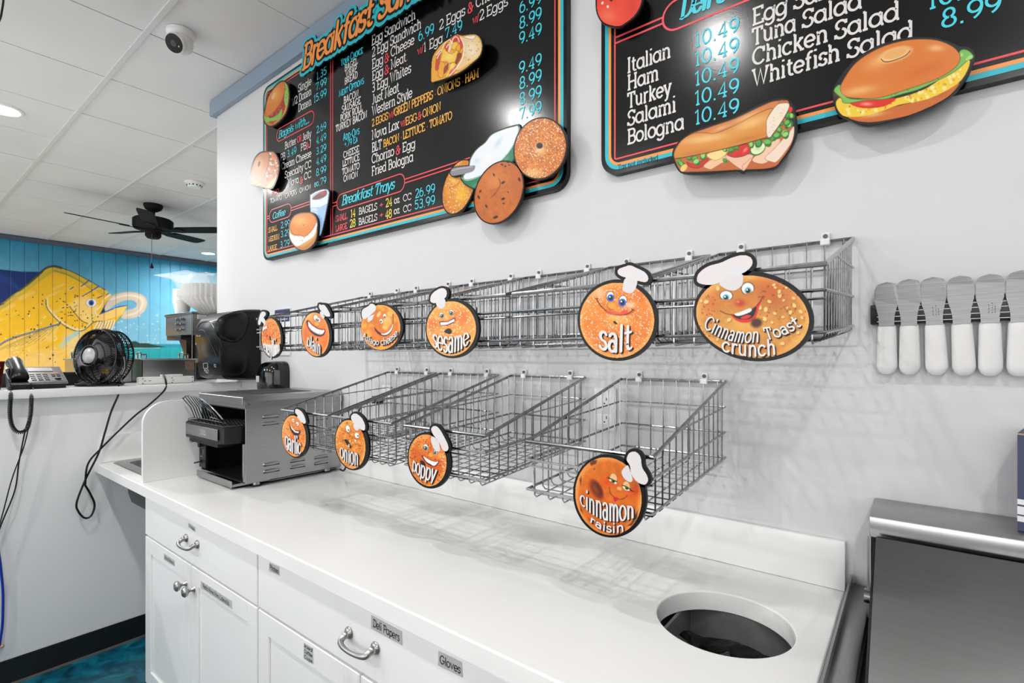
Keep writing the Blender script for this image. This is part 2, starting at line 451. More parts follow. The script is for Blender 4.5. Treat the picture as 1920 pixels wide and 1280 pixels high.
def painted(name, polys, place, painter, base, m, parent, step=.9, off=None):
    """grid of coloured vertices inside the outline(s), coloured by painter(Paint); place maps (x,y) arrays to 3-D"""
    Q = [np.array(p, float) for p in polys]
    x0 = min(q[:, 0].min() for q in Q); x1 = max(q[:, 0].max() for q in Q); y0 = min(q[:, 1].min() for q in Q); y1 = max(q[:, 1].max() for q in Q)
    nx, ny = int((x1 - x0) / step) + 2, int((y1 - y0) / step) + 2
    X, Y = np.meshgrid(x0 + np.arange(nx) * step, y0 + np.arange(ny) * step); X, Y = X.ravel(), Y.ravel()
    ins = np.zeros(len(X), bool)
    for P in Q:
        q = np.zeros(len(X), bool)
        for k in range(len(P)):
            ax, ay = P[k - 1]; bx, by = P[k]
            if ay != by: q ^= ((ay > Y) != (by > Y)) & (X < (bx - ax) * (Y - ay) / (by - ay) + ax)
        ins |= q
    I = ins.reshape(ny, nx); cell = I[:-1, :-1] & I[1:, :-1] & I[:-1, 1:] & I[1:, 1:]
    used = np.zeros((ny, nx), bool)
    for a in (0, 1):
        for b in (0, 1): used[a:ny - 1 + a, b:nx - 1 + b] |= cell
    idx = -np.ones(ny * nx, int); u = np.nonzero(used.ravel())[0]; idx[u] = np.arange(len(u))
    r, c = np.nonzero(cell); k = r * nx + c
    F = np.stack([idx[k], idx[k + nx], idx[k + nx + 1], idx[k + 1]], 1)
    p = Paint(X[u], Y[u], base); painter(p)
    lum = p.c.mean(1, keepdims=True); p.c = np.clip(lum + (p.c - lum) * 1.04, 0, 1) ** 1.2
    co = np.stack(place(X[u], Y[u]), 1)
    return color_mesh(name, co, F, p.c, m, parent)
def color_mesh(name, co, F, rgb, m, parent=None, loc=(0, 0, 0)):
    me = bpy.data.meshes.new(name); o = bpy.data.objects.new(name, me); COL.objects.link(o)
    org = np.array(ORG[parent.name] if parent is not None else loc); ORG[o.name] = tuple(org)
    co = co - org; n = len(F)
    me.vertices.add(len(co)); me.vertices.foreach_set('co', co.astype(np.float32).ravel())
    me.loops.add(n * 4); me.loops.foreach_set('vertex_index', F.astype(np.int32).ravel())
    me.polygons.add(n); me.polygons.foreach_set('loop_start', np.arange(n, dtype=np.int32) * 4)
    me.update(calc_edges=True); me.materials.append(m)
    at = me.color_attributes.new('paint', 'FLOAT_COLOR', 'POINT')
    at.data.foreach_set('color', np.concatenate([np.clip(rgb, 0, 1), np.ones((len(co), 1))], 1).astype(np.float32).ravel())
    if parent is not None: o.parent = parent
    else: o.location = org
    return o
def planeY(Y):
    def f(x, y):
        u = (x - CX) / FPX; v = (HY - y) / FPX; ry = CS + u * SN; t = (Y - CAM[1]) / ry
        return t * (-SN + u * CS), np.full_like(t, Y), CAM[2] + t * v
    return f
# ================================================================== setting
PX = -2.9            # face of the half wall
b = MB(); b.box((-3.3, -2.45, FLOOR - .1), (4, .1, FLOOR), mat('floor', '#0e6a80', .3)); fl = struct(b.build('floor'))
M_fl2 = mat('dining floor', '#a8a49e', .45, noise=.06, nscale=4)
b = MB(); b.box((-12, -5.6, FLOOR - .1), (-3.3, 6, FLOOR), M_fl2); b.box((-3.3, -5.6, FLOOR - .1), (4, -2.45, FLOOR), M_fl2); b.box((-3.3, .1, FLOOR - .1), (4, 6, FLOOR), M_fl2); struct(b.build('floor_dining'))
b = MB(); b.box((-2.3, -3.0, FLOOR), (3.2, -2.45, .95), M_cab, .004); b.box((-2.32, -3.02, .95), (3.2, -2.43, .985), M_quartz, .003); struct(b.build('wall_bounce_blocker'))  # unseen white counter added to block teal bounce off the floor
b = MB(); b.box((-1.7, -2.3, FLOOR), (3.0, -.68, FLOOR + .012), mat('added grey mat', '#6e6e6e', .6, noise=.08), .004); struct(b.build('floor_mat_extra'))  # unseen grey mat added so the floor bounce stays neutral
def floor_mat_extra():
    m = MATS['floor']; nt = m.node_tree; bs = nt.nodes['Principled BSDF']
    tc = nt.nodes.new('ShaderNodeTexCoord'); n1 = nt.nodes.new('ShaderNodeTexNoise'); n1.inputs['Scale'].default_value = 11; n1.inputs['Detail'].default_value = 9; n1.inputs['Distortion'].default_value = 1.2
    nt.links.new(tc.outputs['Object'], n1.inputs['Vector']); r = nt.nodes.new('ShaderNodeValToRGB'); e = r.color_ramp.elements
    e[0].position = .3; e[0].color = (*lin('#04303f'), 1); e[1].position = .72; e[1].color = (*lin('#1f8595'), 1)
    x = r.color_ramp.elements.new(.52); x.color = (*lin('#06647c'), 1)
    nt.links.new(n1.outputs['Fac'], r.inputs[0]); nt.links.new(r.outputs[0], bs.inputs['Base Color'])
floor_mat_extra()
# ceiling: tiles hung between tees running along X, dark hairline gaps along Y
M_tile = mat('ceiling tile', '#e2e2e2', .85, spec=.2, noise=.03, nscale=2.5)
b = MB(); b.box((-12, -5.6, CEIL + .012), (4, 6, CEIL + .1), M_dark)
seam = -2.747
k0, k1 = -11, 16
xs = [seam - .61 * k for k in range(k0, k1)]
ys = [-.468 + .61 * k for k in range(-8, 11)]
for i, x in enumerate(xs):
    for y in ys:
        dz = rnd.uniform(0, .002)
        b.box((x - .61 + .003, y + .002, CEIL - .001 + dz), (x - .003, y + .608, CEIL + .02), M_tile)
ce = struct(b.build('ceiling'))
b = MB(); M_tee = mat('tee', '#d6d6d6', .45, noise=.02)
for y in ys: b.box((-12, y - .012, CEIL - .007), (4, y + .012, CEIL + .005), M_tee, .001, 1)
struct(b.build('trim_1'))
# menu wall
b = MB(); b.box((-3.169, 0, FLOOR), (4, .14, CEIL), M_wall); struct(b.build('wall_back'))
# ceiling trim along the menu wall
M_blue = mat('blue grey trim', '#8b9caf', .45, noise=.04, nscale=6)
b = MB(); b.box((-3.2, -.03, CEIL - .09), (4, -.001, CEIL - .008), M_blue, .003, 1)
b.box((-3.2, -.001, CEIL - .09), (-3.17, .14, CEIL - .008), M_blue, .003, 1)
struct(b.build('trim_2'))
# half wall, its cap (serving ledge) and rubber base
b = MB(); b.box((-3.3, -2.6, FLOOR), (PX, -.001, 1.222), mat('half wall paint', '#f3f3f3', .42, spec=.4, noise=.015, nscale=3)); struct(b.build('wall_left'))
b = MB(); b.box((-3.85, -2.6, 1.2235), (-2.852, -.002, 1.26), M_quartz, .004); b.box((-3.85, -.002, 1.2235), (-3.18, 1.0, 1.26), M_quartz, .004)
led = tag(b.build('serving_ledge', loc=(-3.2, -1.3, 1.222)), 'white serving ledge capping the half wall under the phone and fan', 'ledge')
b = MB(); b.box((-3.84, .2, FLOOR), (-3.2, .98, 1.221), M_wall); b.box((-3.84, -2.6, FLOOR), (-3.31, .2, 1.221), M_wall); struct(b.build('wall_partition'))
b = MB(); b.box((PX, -2.6, FLOOR + .006), (PX + .006, -.02, FLOOR + .105), mat('rubber base', '#191a1a', .4, noise=.05)); b.box((PX, -2.6, FLOOR), (PX + .012, -.02, FLOOR + .008), mat('grout', '#6d6860', .7, noise=.1)); struct(b.build('baseboard_left'))
# other walls of the room (behind the camera, right), unseen; window openings added for fill light
b = MB(); b.box((3.3, -5.6, FLOOR), (3.45, 0, CEIL), M_wall); struct(b.build('wall_right'))
b = MB(); b.box((-12, -5.6, FLOOR), (-10.5, -5.45, CEIL), M_wall)
for x in (-10.5, -8.0, -5.5, -3.0, -.5, 2.0):
    b.box((x, -5.6, FLOOR), (x + .5, -5.45, CEIL), M_wall); b.box((x + .5, -5.6, FLOOR), (x + 2.5, -5.45, .95), M_wall); b.box((x + .5, -5.6, 2.5), (x + 2.5, -5.45, CEIL), M_wall)
struct(b.build('wall_front'))
b = MB(); b.box((-12, 5.2, FLOOR), (-3.0, 5.35, CEIL), M_wall); b.box((-3.169, .14, FLOOR), (-3.0, 5.2, CEIL), M_wall); struct(b.build('wall_far'))
# recessed lamps
M_lamp = mat('lamp lens', '#ffffff', .5, emit=22)
M_ring = mat('lamp ring', '#eeeeee', .4, noise=.01)
proto = None
for i, (x, y) in enumerate(LAMPS):
    near = (abs(x + 4.27) < .1 and abs(y + .76) < .1)
    lb = 'recessed round ceiling light glowing at the left edge above the fan' if near else 'recessed round downlight in the tiled ceiling out of view'
    if i == 6: lb = 'small ceiling light glinting beyond the fan beside the wall corner'
    t = thing('ceiling_light', lb, 'light', (x, y, CEIL), None if near or i == 6 else 'downlights out of view')
    r = MB(); r.lathe([(.075, -.004), (.082, -.009), (.098, -.006), (.1, 0)], (x, y, CEIL - .001), M_ring, 40); r.build('trim_ring', t)
    l = MB(); l.lathe([(.0001, -.006), (.078, -.005)], (x, y, CEIL - .001), M_lamp, 40); l.build('lens', t)
    ld = bpy.data.lights.new('downlight', 'AREA'); ld.shape = 'DISK'; ld.size = .06; ld.energy = LAMP_NEAR[i] if i < 3 else 21.0 if i in (7, 8) else LAMP_W; ld.color = (1, .985, .965); ld.spread = R(165)
    lo = bpy.data.objects.new('downlight', ld); COL.objects.link(lo); lo.parent = t; lo.location = (0, 0, -.012)
# mural wall: tongue-and-groove boards carrying the painting
MX = -8.6
def mural():
    st = .0065
    gy = []; edges = [-.193 + .1303 * k for k in range(-22, 22)]
    for e in edges:
        gy += [e - .006, e - .0005, e + .005] + list(np.arange(e + .0095, e + .1235, st))
    gy = np.array(gy); gz = np.arange(.9, 2.85, st)
    Yg, Zg = np.meshgrid(gy, gz); gx = np.zeros(len(gy))
    for e in edges: gx[np.abs(gy - (e - .0005)) < 1e-4] = -.012
    Xg = np.tile(gx, (len(gz), 1)) + MX
    dx, dy, dz = MX, Yg.ravel() - CAM[1], Zg.ravel() - CAM[2]; dp = -SN * dx + CS * dy
    px = CX + FPX * (CS * dx + SN * dy) / dp; py = HY - FPX * dz / dp
    p = Paint(px, py, '#56b4d2')
    # sky and sea
    t = np.clip((py - (440 + .14 * px)) / 190, 0, 1)[:, None]
    p.c = np.array(lin('#1b86ad')) * (1 - t) ** 1.2 + np.array(lin('#86c4dc')) * (1 - (1 - t) ** 1.2)
    p.noise(45, .06, seed=2)
    for k in range(40): p.ell(rnd.uniform(215, 300), rnd.uniform(590, 650), rnd.uniform(.8, 1.8), rnd.uniform(.8, 1.8), '#d6e6ee', 0, .5, .7)
    i = np.nonzero(py > 644)[0]; p.mix(i, np.clip((py[i] - 644) / 1.5, 0, 1), '#2a8fa8')
    i = np.nonzero(py > 650)[0]; p.mix(i, np.clip((py[i] - 650) / 2.5, 0, 1), '#27a5ac')
    p.noise(18, .05, seed=5)
    p.poly([(225, 652), (238, 648), (246, 640), (254, 639), (262, 643), (276, 643), (296, 648), (312, 649.5), (296, 652), (270, 652)], '#20463c', 1.5)
    p.line([(240, 652.5), (300, 652)], 1.2, '#cfd8c2', .5)
    q = lambda L: [(x / 6.097, 430 + y / 6.097) for x, y in L]
    # dorsal fin
    p.poly(q([(-9000, 300), (-700, 425), (0, 455), (230, 480), (455, 483), (520, 440), (330, 640), (0, 850), (-700, 1200), (-9000, 1500)]), '#0d2a6b', 1.5)
    for k in range(14): p.line(q([(-500 + 60 * k, 440 + 22 * k), (-200 + 40 * k, 470 + 20 * k), (150 + 10 * k, 560 + 15 * k)]), 1.2, '#274f97', .35, 5)
    # body
    body = [(-9000, 1500), (-900, 1210), (-300, 985), (0, 860), (130, 760), (290, 640), (450, 510), (520, 445), (610, 418), (780, 465), (920, 530), (1060, 610), (1200, 690), (1275, 755), (1215, 830), (1140, 970), (1300, 900), (1455, 872), (1410, 960), (1340, 1040), (1250, 1150), (1080, 1230), (930, 1400), (830, 1560), (740, 1700), (300, 1900), (-900, 2100), (-9000, 2400)]
    bp = q(body); p.poly(bp, '#f0b91c', 1.2)
    lx = lambda L, w, c, a=1.0: p.line(q(L), w, c, a, 5)
    lx([(-300, 1010), (0, 900), (140, 800), (300, 680), (460, 560), (540, 500), (620, 460), (780, 500), (930, 575), (1080, 665), (1190, 730)], 9, '#a9a53a', .55)
    lx([(-300, 960), (0, 860), (130, 760), (290, 645), (450, 512), (520, 446), (610, 420), (700, 440)], 4.5, '#1d3b3a', .9)
    lx([(610, 420), (780, 466), (920, 531), (1060, 610), (1200, 690)], 2, '#3a4a33', .9)
    lx([(620, 470), (780, 520), (930, 600), (1050, 690)], 2.5, '#5e7a3c', .6)
    p.poly(q([(840, 1500), (700, 1350), (760, 1180), (930, 1170), (1010, 1200), (900, 1420)]), '#f2cf8a', 14, .9)
    p.poly(q([(-600, 1500), (200, 1420), (700, 1360), (760, 1700), (0, 1900), (-600, 1900)]), '#f3c873', 24, .85)
    keep = p.c.copy(); rg = np.random.RandomState(11)
    for k in range(70):
        x, y = rg.uniform(-200, 1150), rg.uniform(620, 1700); L = rg.uniform(60, 200)
        p.line(q([(x, y), (x + L, y - .45 * L)]), rg.uniform(2, 7), ('#f7cf3c', '#e8a911', '#f4c766', '#f6d88a')[rg.randint(4)], .3)
    B_ = np.array(bp); ins = np.zeros(len(px), bool)
    for k in range(len(B_)):
        (ax, ay), (bx, by) = B_[k - 1], B_[k]
        if ay != by: ins ^= ((ay > py) != (by > py)) & (px < (bx - ax) * (py - ay) / (by - ay) + ax)
    p.c[~ins] = keep[~ins]
    # gill plate, cheek, jaw
    lx([(535, 800), (545, 880), (610, 970), (720, 1070), (860, 1140), (960, 1140), (1060, 1060)], 4, '#f3d9a0', .9)
    lx([(525, 800), (535, 890), (605, 985), (715, 1085), (850, 1155), (960, 1150), (1075, 1060), (1190, 1045), (1340, 985)], 2, '#35532f', .9)
    p.poly(q([(800, 880), (870, 800), (990, 780), (1100, 800), (1120, 900), (1080, 1040), (1010, 1075), (900, 1010)]), '#f4d38b', 6, .55)
    lx([(795, 880), (850, 950), (930, 1040), (1000, 1075)], 1.8, '#2e5a3a', .9)
    p.poly(q([(1215, 830), (1275, 770), (1225, 880), (1200, 940), (1140, 970)]), '#17333f', 1.2)
    p.poly(q([(1090, 1010), (1140, 965), (1300, 905), (1455, 872), (1395, 975), (1200, 1045), (1090, 1040)]), '#f3c66a', 1.5)
    lx([(1140, 968), (1300, 905), (1380, 880), (1455, 872)], 2, '#1f56a8')
    lx([(1455, 875), (1400, 970), (1340, 1040)], 1.6, '#7ea63a')
    lx([(1110, 980), (1090, 930), (1150, 880), (1190, 800), (1260, 745)], 2.2, '#e9dcc0', .9)
    for k in range(7): lx([(1120 + 32 * k, 1060 - 4 * k), (1080 + 34 * k, 1130), (1020 + 36 * k, 1210)], 2.4, '#efe0d2', .8)
    for k in range(6): lx([(1135 + 32 * k, 1065 - 4 * k), (1095 + 34 * k, 1135), (1040 + 36 * k, 1210)], 1.2, '#7d6a2c', .7)
    # eye
    p.ell(1045 / 6.097, 430 + 838 / 6.097, 10, 8, '#f0dfc4', 0, .15); p.ell(1045 / 6.097, 430 + 838 / 6.097, 10.6, 8.6, '#2d4a52', 0, .08, .35)
    p.ell(1045 / 6.097, 430 + 838 / 6.097, 8.6, 7, '#f3ece2', 0, .2); p.ell(1043 / 6.097, 430 + 838 / 6.097, 5.4, 5.4, '#2c63b4', 0, .15); p.ell(1043 / 6.097, 430 + 842 / 6.097, 2.6, 2.9, '#10182a', 0, .2)
    for L in ([(940, 765), (1050, 700), (1130, 648)], [(930, 650), (980, 610), (1020, 580)], [(800, 683), (840, 660)], [(1110, 785), (1170, 760)], [(1215, 750), (1240, 730)]): lx(L, 1.8, '#234a92')
    # pectoral fin
    p.poly(q([(-200, 1500), (60, 1290), (400, 1170), (640, 1085), (690, 1075), (660, 1160), (590, 1290), (520, 1270), (400, 1290), (200, 1370), (0, 1450)]), '#eec45c', 2, .9)
    lx([(-200, 1480), (60, 1275), (400, 1160), (680, 1075)], 2.2, '#5c7fae'); lx([(-200, 1490), (60, 1288), (400, 1172), (690, 1082)], 1, '#2b3b3a')
    for k in range(8): lx([(640 - 30 * k, 1105 + 9 * k), (560 - 60 * k, 1200 + 14 * k), (480 - 80 * k, 1270 + 18 * k)], .9, '#8a6a24', .8)
    for L in ([(750, 1250), (900, 1180)], [(820, 1230), (880, 1180), (700, 1330)], [(0, 1560), (200, 1470)], [(-100, 1600), (60, 1530)]): lx(L, 7, '#9fc8c4', .65)
    # spots
    for k in range(60):
        x, y = rg.uniform(640, 1120), rg.uniform(700, 1150)
        if math.hypot(x - 1045, y - 838) > 80: p.ell(x / 6.097, 430 + y / 6.097, rg.uniform(.8, 1.7), rg.uniform(.8, 1.6), '#24316b' if k % 3 == 0 else '#2e2a20', 0, .4)
    for k in range(60):
        x, y = rg.uniform(-150, 640), rg.uniform(720, 1750)
        if y > 1000 - .6 * x: p.ell(x / 6.097, 430 + y / 6.097, rg.uniform(.9, 2), rg.uniform(.9, 1.8), '#22376f' if k % 2 else '#2a261c', 0, .4)
    for k in range(30): p.ell(rg.uniform(10, 110), rg.uniform(590, 680), 1.5, 1.3, '#f5e6cf', 0, .5, .6)
    # bagel in its mouth
    w = q([(1275, 760), (1400, 720), (1520, 715), (1630, 750), (1682, 830), (1660, 920), (1580, 990), (1480, 1020), (1390, 1010), (1430, 930), (1540, 900), (1565, 850), (1520, 810), (1430, 812), (1330, 850), (1215, 930), (1200, 880)])
    p.poly(w, '#cfbfa8', 2, 1, 4); p.line(q([(1275, 800), (1400, 760), (1520, 755), (1610, 790), (1630, 850), (1580, 940), (1450, 985)]), 4, '#e6dac6', .7, 5)
    p.line(q([(1275, 762), (1400, 722), (1520, 717), (1630, 752), (1682, 830), (1660, 920)]), 1.5, '#b89c78', .7, 5)
    lx([(1300, 905), (1380, 880), (1455, 872)], 2, '#1f56a8')
    p.poly(q([(1300, 905), (1455, 874), (1400, 970), (1300, 1000)]), '#f3c66a', 1.5)
    p.noise(9, .05, seed=8)
    ny, nz = len(gy), len(gz); r, c = np.meshgrid(np.arange(nz - 1), np.arange(ny - 1), indexing='ij'); k = (r * ny + c).ravel()
    F = np.stack([k, k + 1, k + ny + 1, k + ny], 1)
    o = color_mesh('wall_mural', np.stack([Xg.ravel(), Yg.ravel(), Zg.ravel()], 1), F, p.c, vmat('mural paint', .45, .4), None)
    return struct(o, 'plank wall painted with a yellow fish biting a bagel by the sea')
mural()
b = MB(); b.box((MX - .15, -5.6, FLOOR), (MX - .016, 5.4, CEIL), mat('mural blue', '#4fa9c9', .5, noise=.03)); b.box((MX - .016, -5.6, FLOOR), (MX - .001, 5.4, .9), MATS['mural blue']); b.box((MX - .016, 2.67, .9), (MX - .001, 5.4, 2.85), MATS['mural blue']); b.box((MX - .016, -5.6, .9), (MX - .001, -3.07, 2.85), MATS['mural blue'])
struct(b.build('wall_end'))
b = MB(); b.box((MX - .005, -5.6, CEIL - .062), (MX + .03, 5.3, CEIL - .008), mat('slate trim', '#50596a', .5, noise=.04), .003, 1); struct(b.build('trim_4'))
# ================================================================== wire bagel baskets
BW, BD = .264, .43
def make_basket():
    t = thing('wire_basket', '', 'basket', (0, 0, 0))
    w = BW / 2; zb, zt, fb, ft = -.177, 0.0, -.207, -.112     # back bottom / top, front bottom / top (top of back = 0)
    yb, yf = -.008, -BD
    top = lambda y: zt + (ft - zt) * (y - yb) / (yf - yb)
    bot = lambda y: zb + (fb - zb) * (y - yb) / (yf - yb)
    r = MB(); r.tube([(-w, yb, zt), (w, yb, zt), (w, yf, ft), (-w, yf, ft)], .0029, M_chrome, 8, True); r.build('rim', t)
    m = MB()
    for k in (1, 2, 3):
        f = k / 3; zr = zt + (zb - zt) * f; zf = zr + (fb - zb)
        if zf < ft + .002:
            m.tube([(-w, yb, zr), (w, yb, zr), (w, yf, zf), (-w, yf, zf)], .002, M_chrome, 6, True)
        else:
            s = (zr - zt) / ((ft - zt) - (zf - zr)); ye = yb + (yf - yb) * s; ze = top(ye)
            for sx in (-1, 1): m.tube([(sx * w, ye, ze), (sx * w, yb, zr)], .002, M_chrome, 6)
            m.tube([(-w, yb, zr), (w, yb, zr)], .002, M_chrome, 6)
    m.tube([(-w, yf, (fb + ft) / 2), (w, yf, (fb + ft) / 2)], .002, M_chrome, 6)
    m.build('side_rails', t)
    m = MB(); lo = .012; h = .006
    for k in range(13):
        y = yf + .018 + (yb - yf - .034) * k / 12; z0 = bot(y) - lo; a = w - .003
        m.tube([(-a, y, top(y)), (-a, y, z0 + h), (-a + h, y, z0), (a - h, y, z0), (a, y, z0 + h), (a, y, top(y))], .0015, M_chrome, 5)
    for k in range(8):
        x = -w + BW * (k + .5) / 8; zb2, zf2 = zb - lo - .003, fb - lo - .003; y0, y1 = yb - .003, yf + .003
        m.tube([(x, y0, zt), (x, y0, zb2 + h), (x, y0 - h, zb2), (x, y1 + h, zf2), (x, y1, zf2 + h), (x, y1, ft)], .0015, M_chrome, 5)
    m.build('wire_mesh', t)
    for sx in (-1, 1):
        k = MB(); x = sx * .083
        k.box((x - .009, -.013, -.008), (x + .009, -.001, .006), M_white, .002, 1); k.box((x - .008, -.006, .004), (x + .008, -.001, .02), M_white, .002, 1)
        k.cyl((x, -.0061, .012), (x, -.0085, .012), .0045, mat('screw', '#55565a', .4, .8, noise=.05), None, 12)
        k.build('mounting_clip', t)
    return t
proto = make_basket()
UP = [-1.623, -1.347, -1.069, -.796, -.512, -.2265]
LO = [-1.455, -1.168, -.852, -.476]
names = ['bagel', 'pale seeded', 'cheese', 'sesame', 'salt', 'cinnamon']
upl = ['first of the upper row of wire baskets, beside the paper towel dispenser', 'wire basket behind the plain bagel sign, second from left in upper row', 'wire basket behind the asiago cheese sign in the upper row', 'wire basket behind the sesame bagel sign in the upper row', 'wire basket behind the salt bagel sign in the upper row', 'upper row wire basket at the right end, nearest the knives']
lol = ['lower wire basket in front of the toaster, behind the garlic sign', 'lower wire basket behind the onion bagel sign', 'lower wire basket behind the poppy bagel sign', 'lower wire basket at the right end, behind the cinnamon raisin sign']
first = True
for X, Z, L, G in [(x, 1.636, l, 'wire baskets of the upper row') for x, l in zip(UP, upl)] + [(x, 1.337, l, 'wire baskets of the lower row') for x, l in zip(LO, lol)]:
    o = proto if first else copy_tree(proto); first = False
    o.location = (X, -.001, Z); o['label'] = L; o['group'] = G
# ================================================================== round bagel signs hung on the baskets
M_face = vmat('sign print', .38, .45)
def env_text(mb, s, bot, topc, H, place, m, m2, w=.2, gap=.13, dz=.0005, sh=(0, 0), z=0.0):
    """lettering squeezed between two curves (3 points each, photo coords)"""
    s = s.replace('a', '~'); _, wd = layout(s, False, w, gap)
    xs = (math.dist(bot[0], bot[2]) / wd) / (math.dist(bot[1], topc[1]) / H)
    w *= min(1, .25 + .8 * xs)
    polys, wd = layout(s, False, w, gap, rcap=True, xs=xs); lo, wd, hi = -w / 2, wd + w * .9, H + w * .45
    q = lambda C, t: np.array(C[0]) * (2 * (t - .5) * (t - 1)) + np.array(C[1]) * (4 * t * (1 - t)) + np.array(C[2]) * (2 * t * (t - .5))
    def wp(p, sx, sy):
        t = (p[0] + w * .35) / wd; k = (p[1] - lo) / (hi - lo); k = k * .4 if k < 0 else k; a = q(bot, t); b = q(topc, t); r = a + (b - a) * k
        return (r[0] + sx, r[1] + sy)
    for off, mm, zz in (((sh[0], sh[1]), m2, z), ((sh[0] * .5, sh[1] * .5), m2, z + dz * .4), ((0, 0), m, z + dz)):
        for i_, P in enumerate(polys):
            pts = [wp(p, *off) for p in P]
            mb.add([place(x, y, zz + JIT(i_)) for x, y in pts], [list(range(len(pts)))], mm)
SY = -.449
def sign(nm, label, ox, oy, sc, inner, outer, puff, band, paintf, words, hx=4, base='#e9973c', Y=SY, lip=2.2):
    T = lambda L: [(ox + x / sc, oy + y / sc) for x, y in L]
    E = lambda e: (ox + e[0] / sc, oy + e[1] / sc, e[2] / sc, e[3] / sc, e[4])
    ein, eout = E(inner), E(outer)
    c3 = onY(ein[0], ein[1], Y)
    t = thing('bagel_sign', label, 'sign', (c3[0], Y + .008, c3[2]), 'round bagel signs on the baskets')
    P = lambda x, y, d=0.0: onY(x, y, Y - d)
    def P3(x, y, d): a = onY(x, y, Y); return (a[0], a[1] - d, a[2])
    hp, hb = spline(T(puff), 5), spline(T(band), 5)
    hatout = dilate(spline(hull(T(puff) + T(band)[-2:]), 5), hx)
    bd = MB()
    for poly in (ellipse(*eout, 64), dilate(hp, hx * 1.05)):
        A = [P3(x, y, 0) for x, y in poly]; B = [(a[0], Y + .006, a[2]) for a in A]; bd.prism(A, B, M_print, M_print)
    for sx in (-.03, .03): bd.box((c3[0] + sx - .004, Y + .006, c3[2] + .02), (c3[0] + sx + .004, Y + .0135, c3[2] + .03), M_print)
    bd.build('backing_board', t)
    def place(d):
        f = planeY(Y)
        def g(x, y): X, _, Z = f(x, y); return X, np.full_like(X, Y - d), Z
        return g
    cx, cy, rx, ry, rot = ein
    def pf(p):
        p.noise(7 * ry / 60, .10, seed=1); p.noise(3 * ry / 60, .06, seed=4)
        r = np.hypot((p.x - cx) / rx, (p.y - cy) / ry)
        p.mix(np.arange(len(r)), np.clip((r - .86) / .12, 0, 1) * .55, '#f5c47a')
        paintf(p, T, sc)
    step = .8 if ry > 60 else .6
    painted('bagel_face', [ellipse(*ein, 96)], place(.0006), pf, base, M_face, t, step)
    def hf(p):
        g0 = np.array(T(puff)).mean(0); p.noise(9, .04, '#cfe0ee', seed=3)
        p.poly(hb, '#dfdbdb', .8); p.line(hb[::2] + hb[:1], 1.1, '#a9c6e6', .55)
        p.poly(hp, '#e2dddc', .8); p.line(T(puff)[len(puff) // 2:], .1, '#ffffff', .1)
        x0, x1 = p.x.min(), p.x.max()
        p.glow(g0[0] + .25 * (x1 - x0), g0[1], .2 * (x1 - x0), 6, '#cfe3f2', .35)
    painted('chef_hat', [hp, hb], place(.0011), hf, '#f1eeee', M_face, t, step)
    lt = MB(); k = max(1.0, ry / 60)
    for s, b_, t_, H, w in words:
        env_text(lt, s, T(b_), T(t_), H, P3, M_wt, M_ink, w * .95, .14, .0014, (1.5 * k, 1.9 * k), .0013)
    lt.build('lettering', t)
    return t
def eye(p, T, sc, cx, cy, rx, ry, rot, px, py, pr, iris=None, edge=True):
    (x, y), = T([(cx, cy)]); k = 1 / sc
    if edge: p.ell(x, y, rx * k * 1.16, ry * k * 1.14, '#5a2f14', rot, .15)
    p.ell(x, y, rx * k, ry * k, '#fbf6ef', rot, .15); (a, b), = T([(px, py)])
    if iris: p.ell(a, b, pr * 1.7 * k, pr * 1.8 * k, iris, rot, .25)
    p.ell(a, b, pr * k, pr * 1.15 * k, '#101418', 0, .3); p.ell(a - pr * .4 * k, b - pr * .5 * k, pr * .35 * k, pr * .35 * k, '#ffffff', 0, .5)
def f_everything(p, T, sc):
    p.glow(*T([(300, 640)])[0], 12, 14, '#e2702a', .5)
    p.dots(ellipse(*T([(400, 690)])[0], 17, 33, -3), 150, .75, '#8a3d12', .8, 2); p.dots(ellipse(*T([(400, 690)])[0], 17, 33, -3), 70, .6, '#fbe0b4', .9, 3)
    eye(p, T, sc, 235, 540, 24, 46, 10, 243, 562, 13); eye(p, T, sc, 275, 515, 22, 42, 10, 280, 545, 13)
    p.poly(T([(285, 700), (300, 680), (325, 672), (310, 700), (295, 715)]), '#3a1208', .6); p.glow(*T([(300, 728)])[0], 2, 2.2, '#e0506a', .8)
    p.ell(*T([(370, 740)])[0], 1.6, 4.6, '#150806', -14)
def f_plain(p, T, sc):
    p.glow(*T([(250, 350)])[0], 9, 9, '#f7cf92', .6); p.glow(*T([(200, 760)])[0], 7, 14, '#dc6a22', .5); p.glow(*T([(620, 900)])[0], 7, 16, '#df7328', .5)
    m = [(225, 470), (260, 455), (330, 530), (440, 605), (540, 635), (600, 640), (610, 690), (570, 760), (490, 780), (390, 750), (290, 660), (245, 560)]
    p.poly(T(dilate(m, 16)), '#dd4a35', 1, .9, 4); p.poly(T(m), '#160a0a', .8, 1, 4)
    p.poly(T([(258, 475), (330, 548), (440, 622), (540, 650), (592, 650), (590, 690), (540, 745), (450, 735), (350, 680), (275, 600)]), '#f7f2f1', .7, 1, 4)
    for x, y, X, Y in ((330, 545, 325, 625), (420, 610, 405, 700), (500, 645, 495, 730), (555, 650, 550, 700)): p.line(T([(x, y), (X, Y)]), .7, '#d7b9b9', .9)
    p.line(T([(275, 595), (350, 670), (450, 725), (550, 735)]), .8, '#3a2a2a', .8, 4)
    eye(p, T, sc, 415, 395, 44, 58, -10, 428, 428, 17); eye(p, T, sc, 482, 440, 30, 48, -10, 468, 444, 17)
    p.ell(*T([(440, 535)])[0], 5, 4.4, '#9a4a16', 20); p.ell(*T([(438, 528)])[0], 4.7, 4.0, '#f0b060', 20, .4)
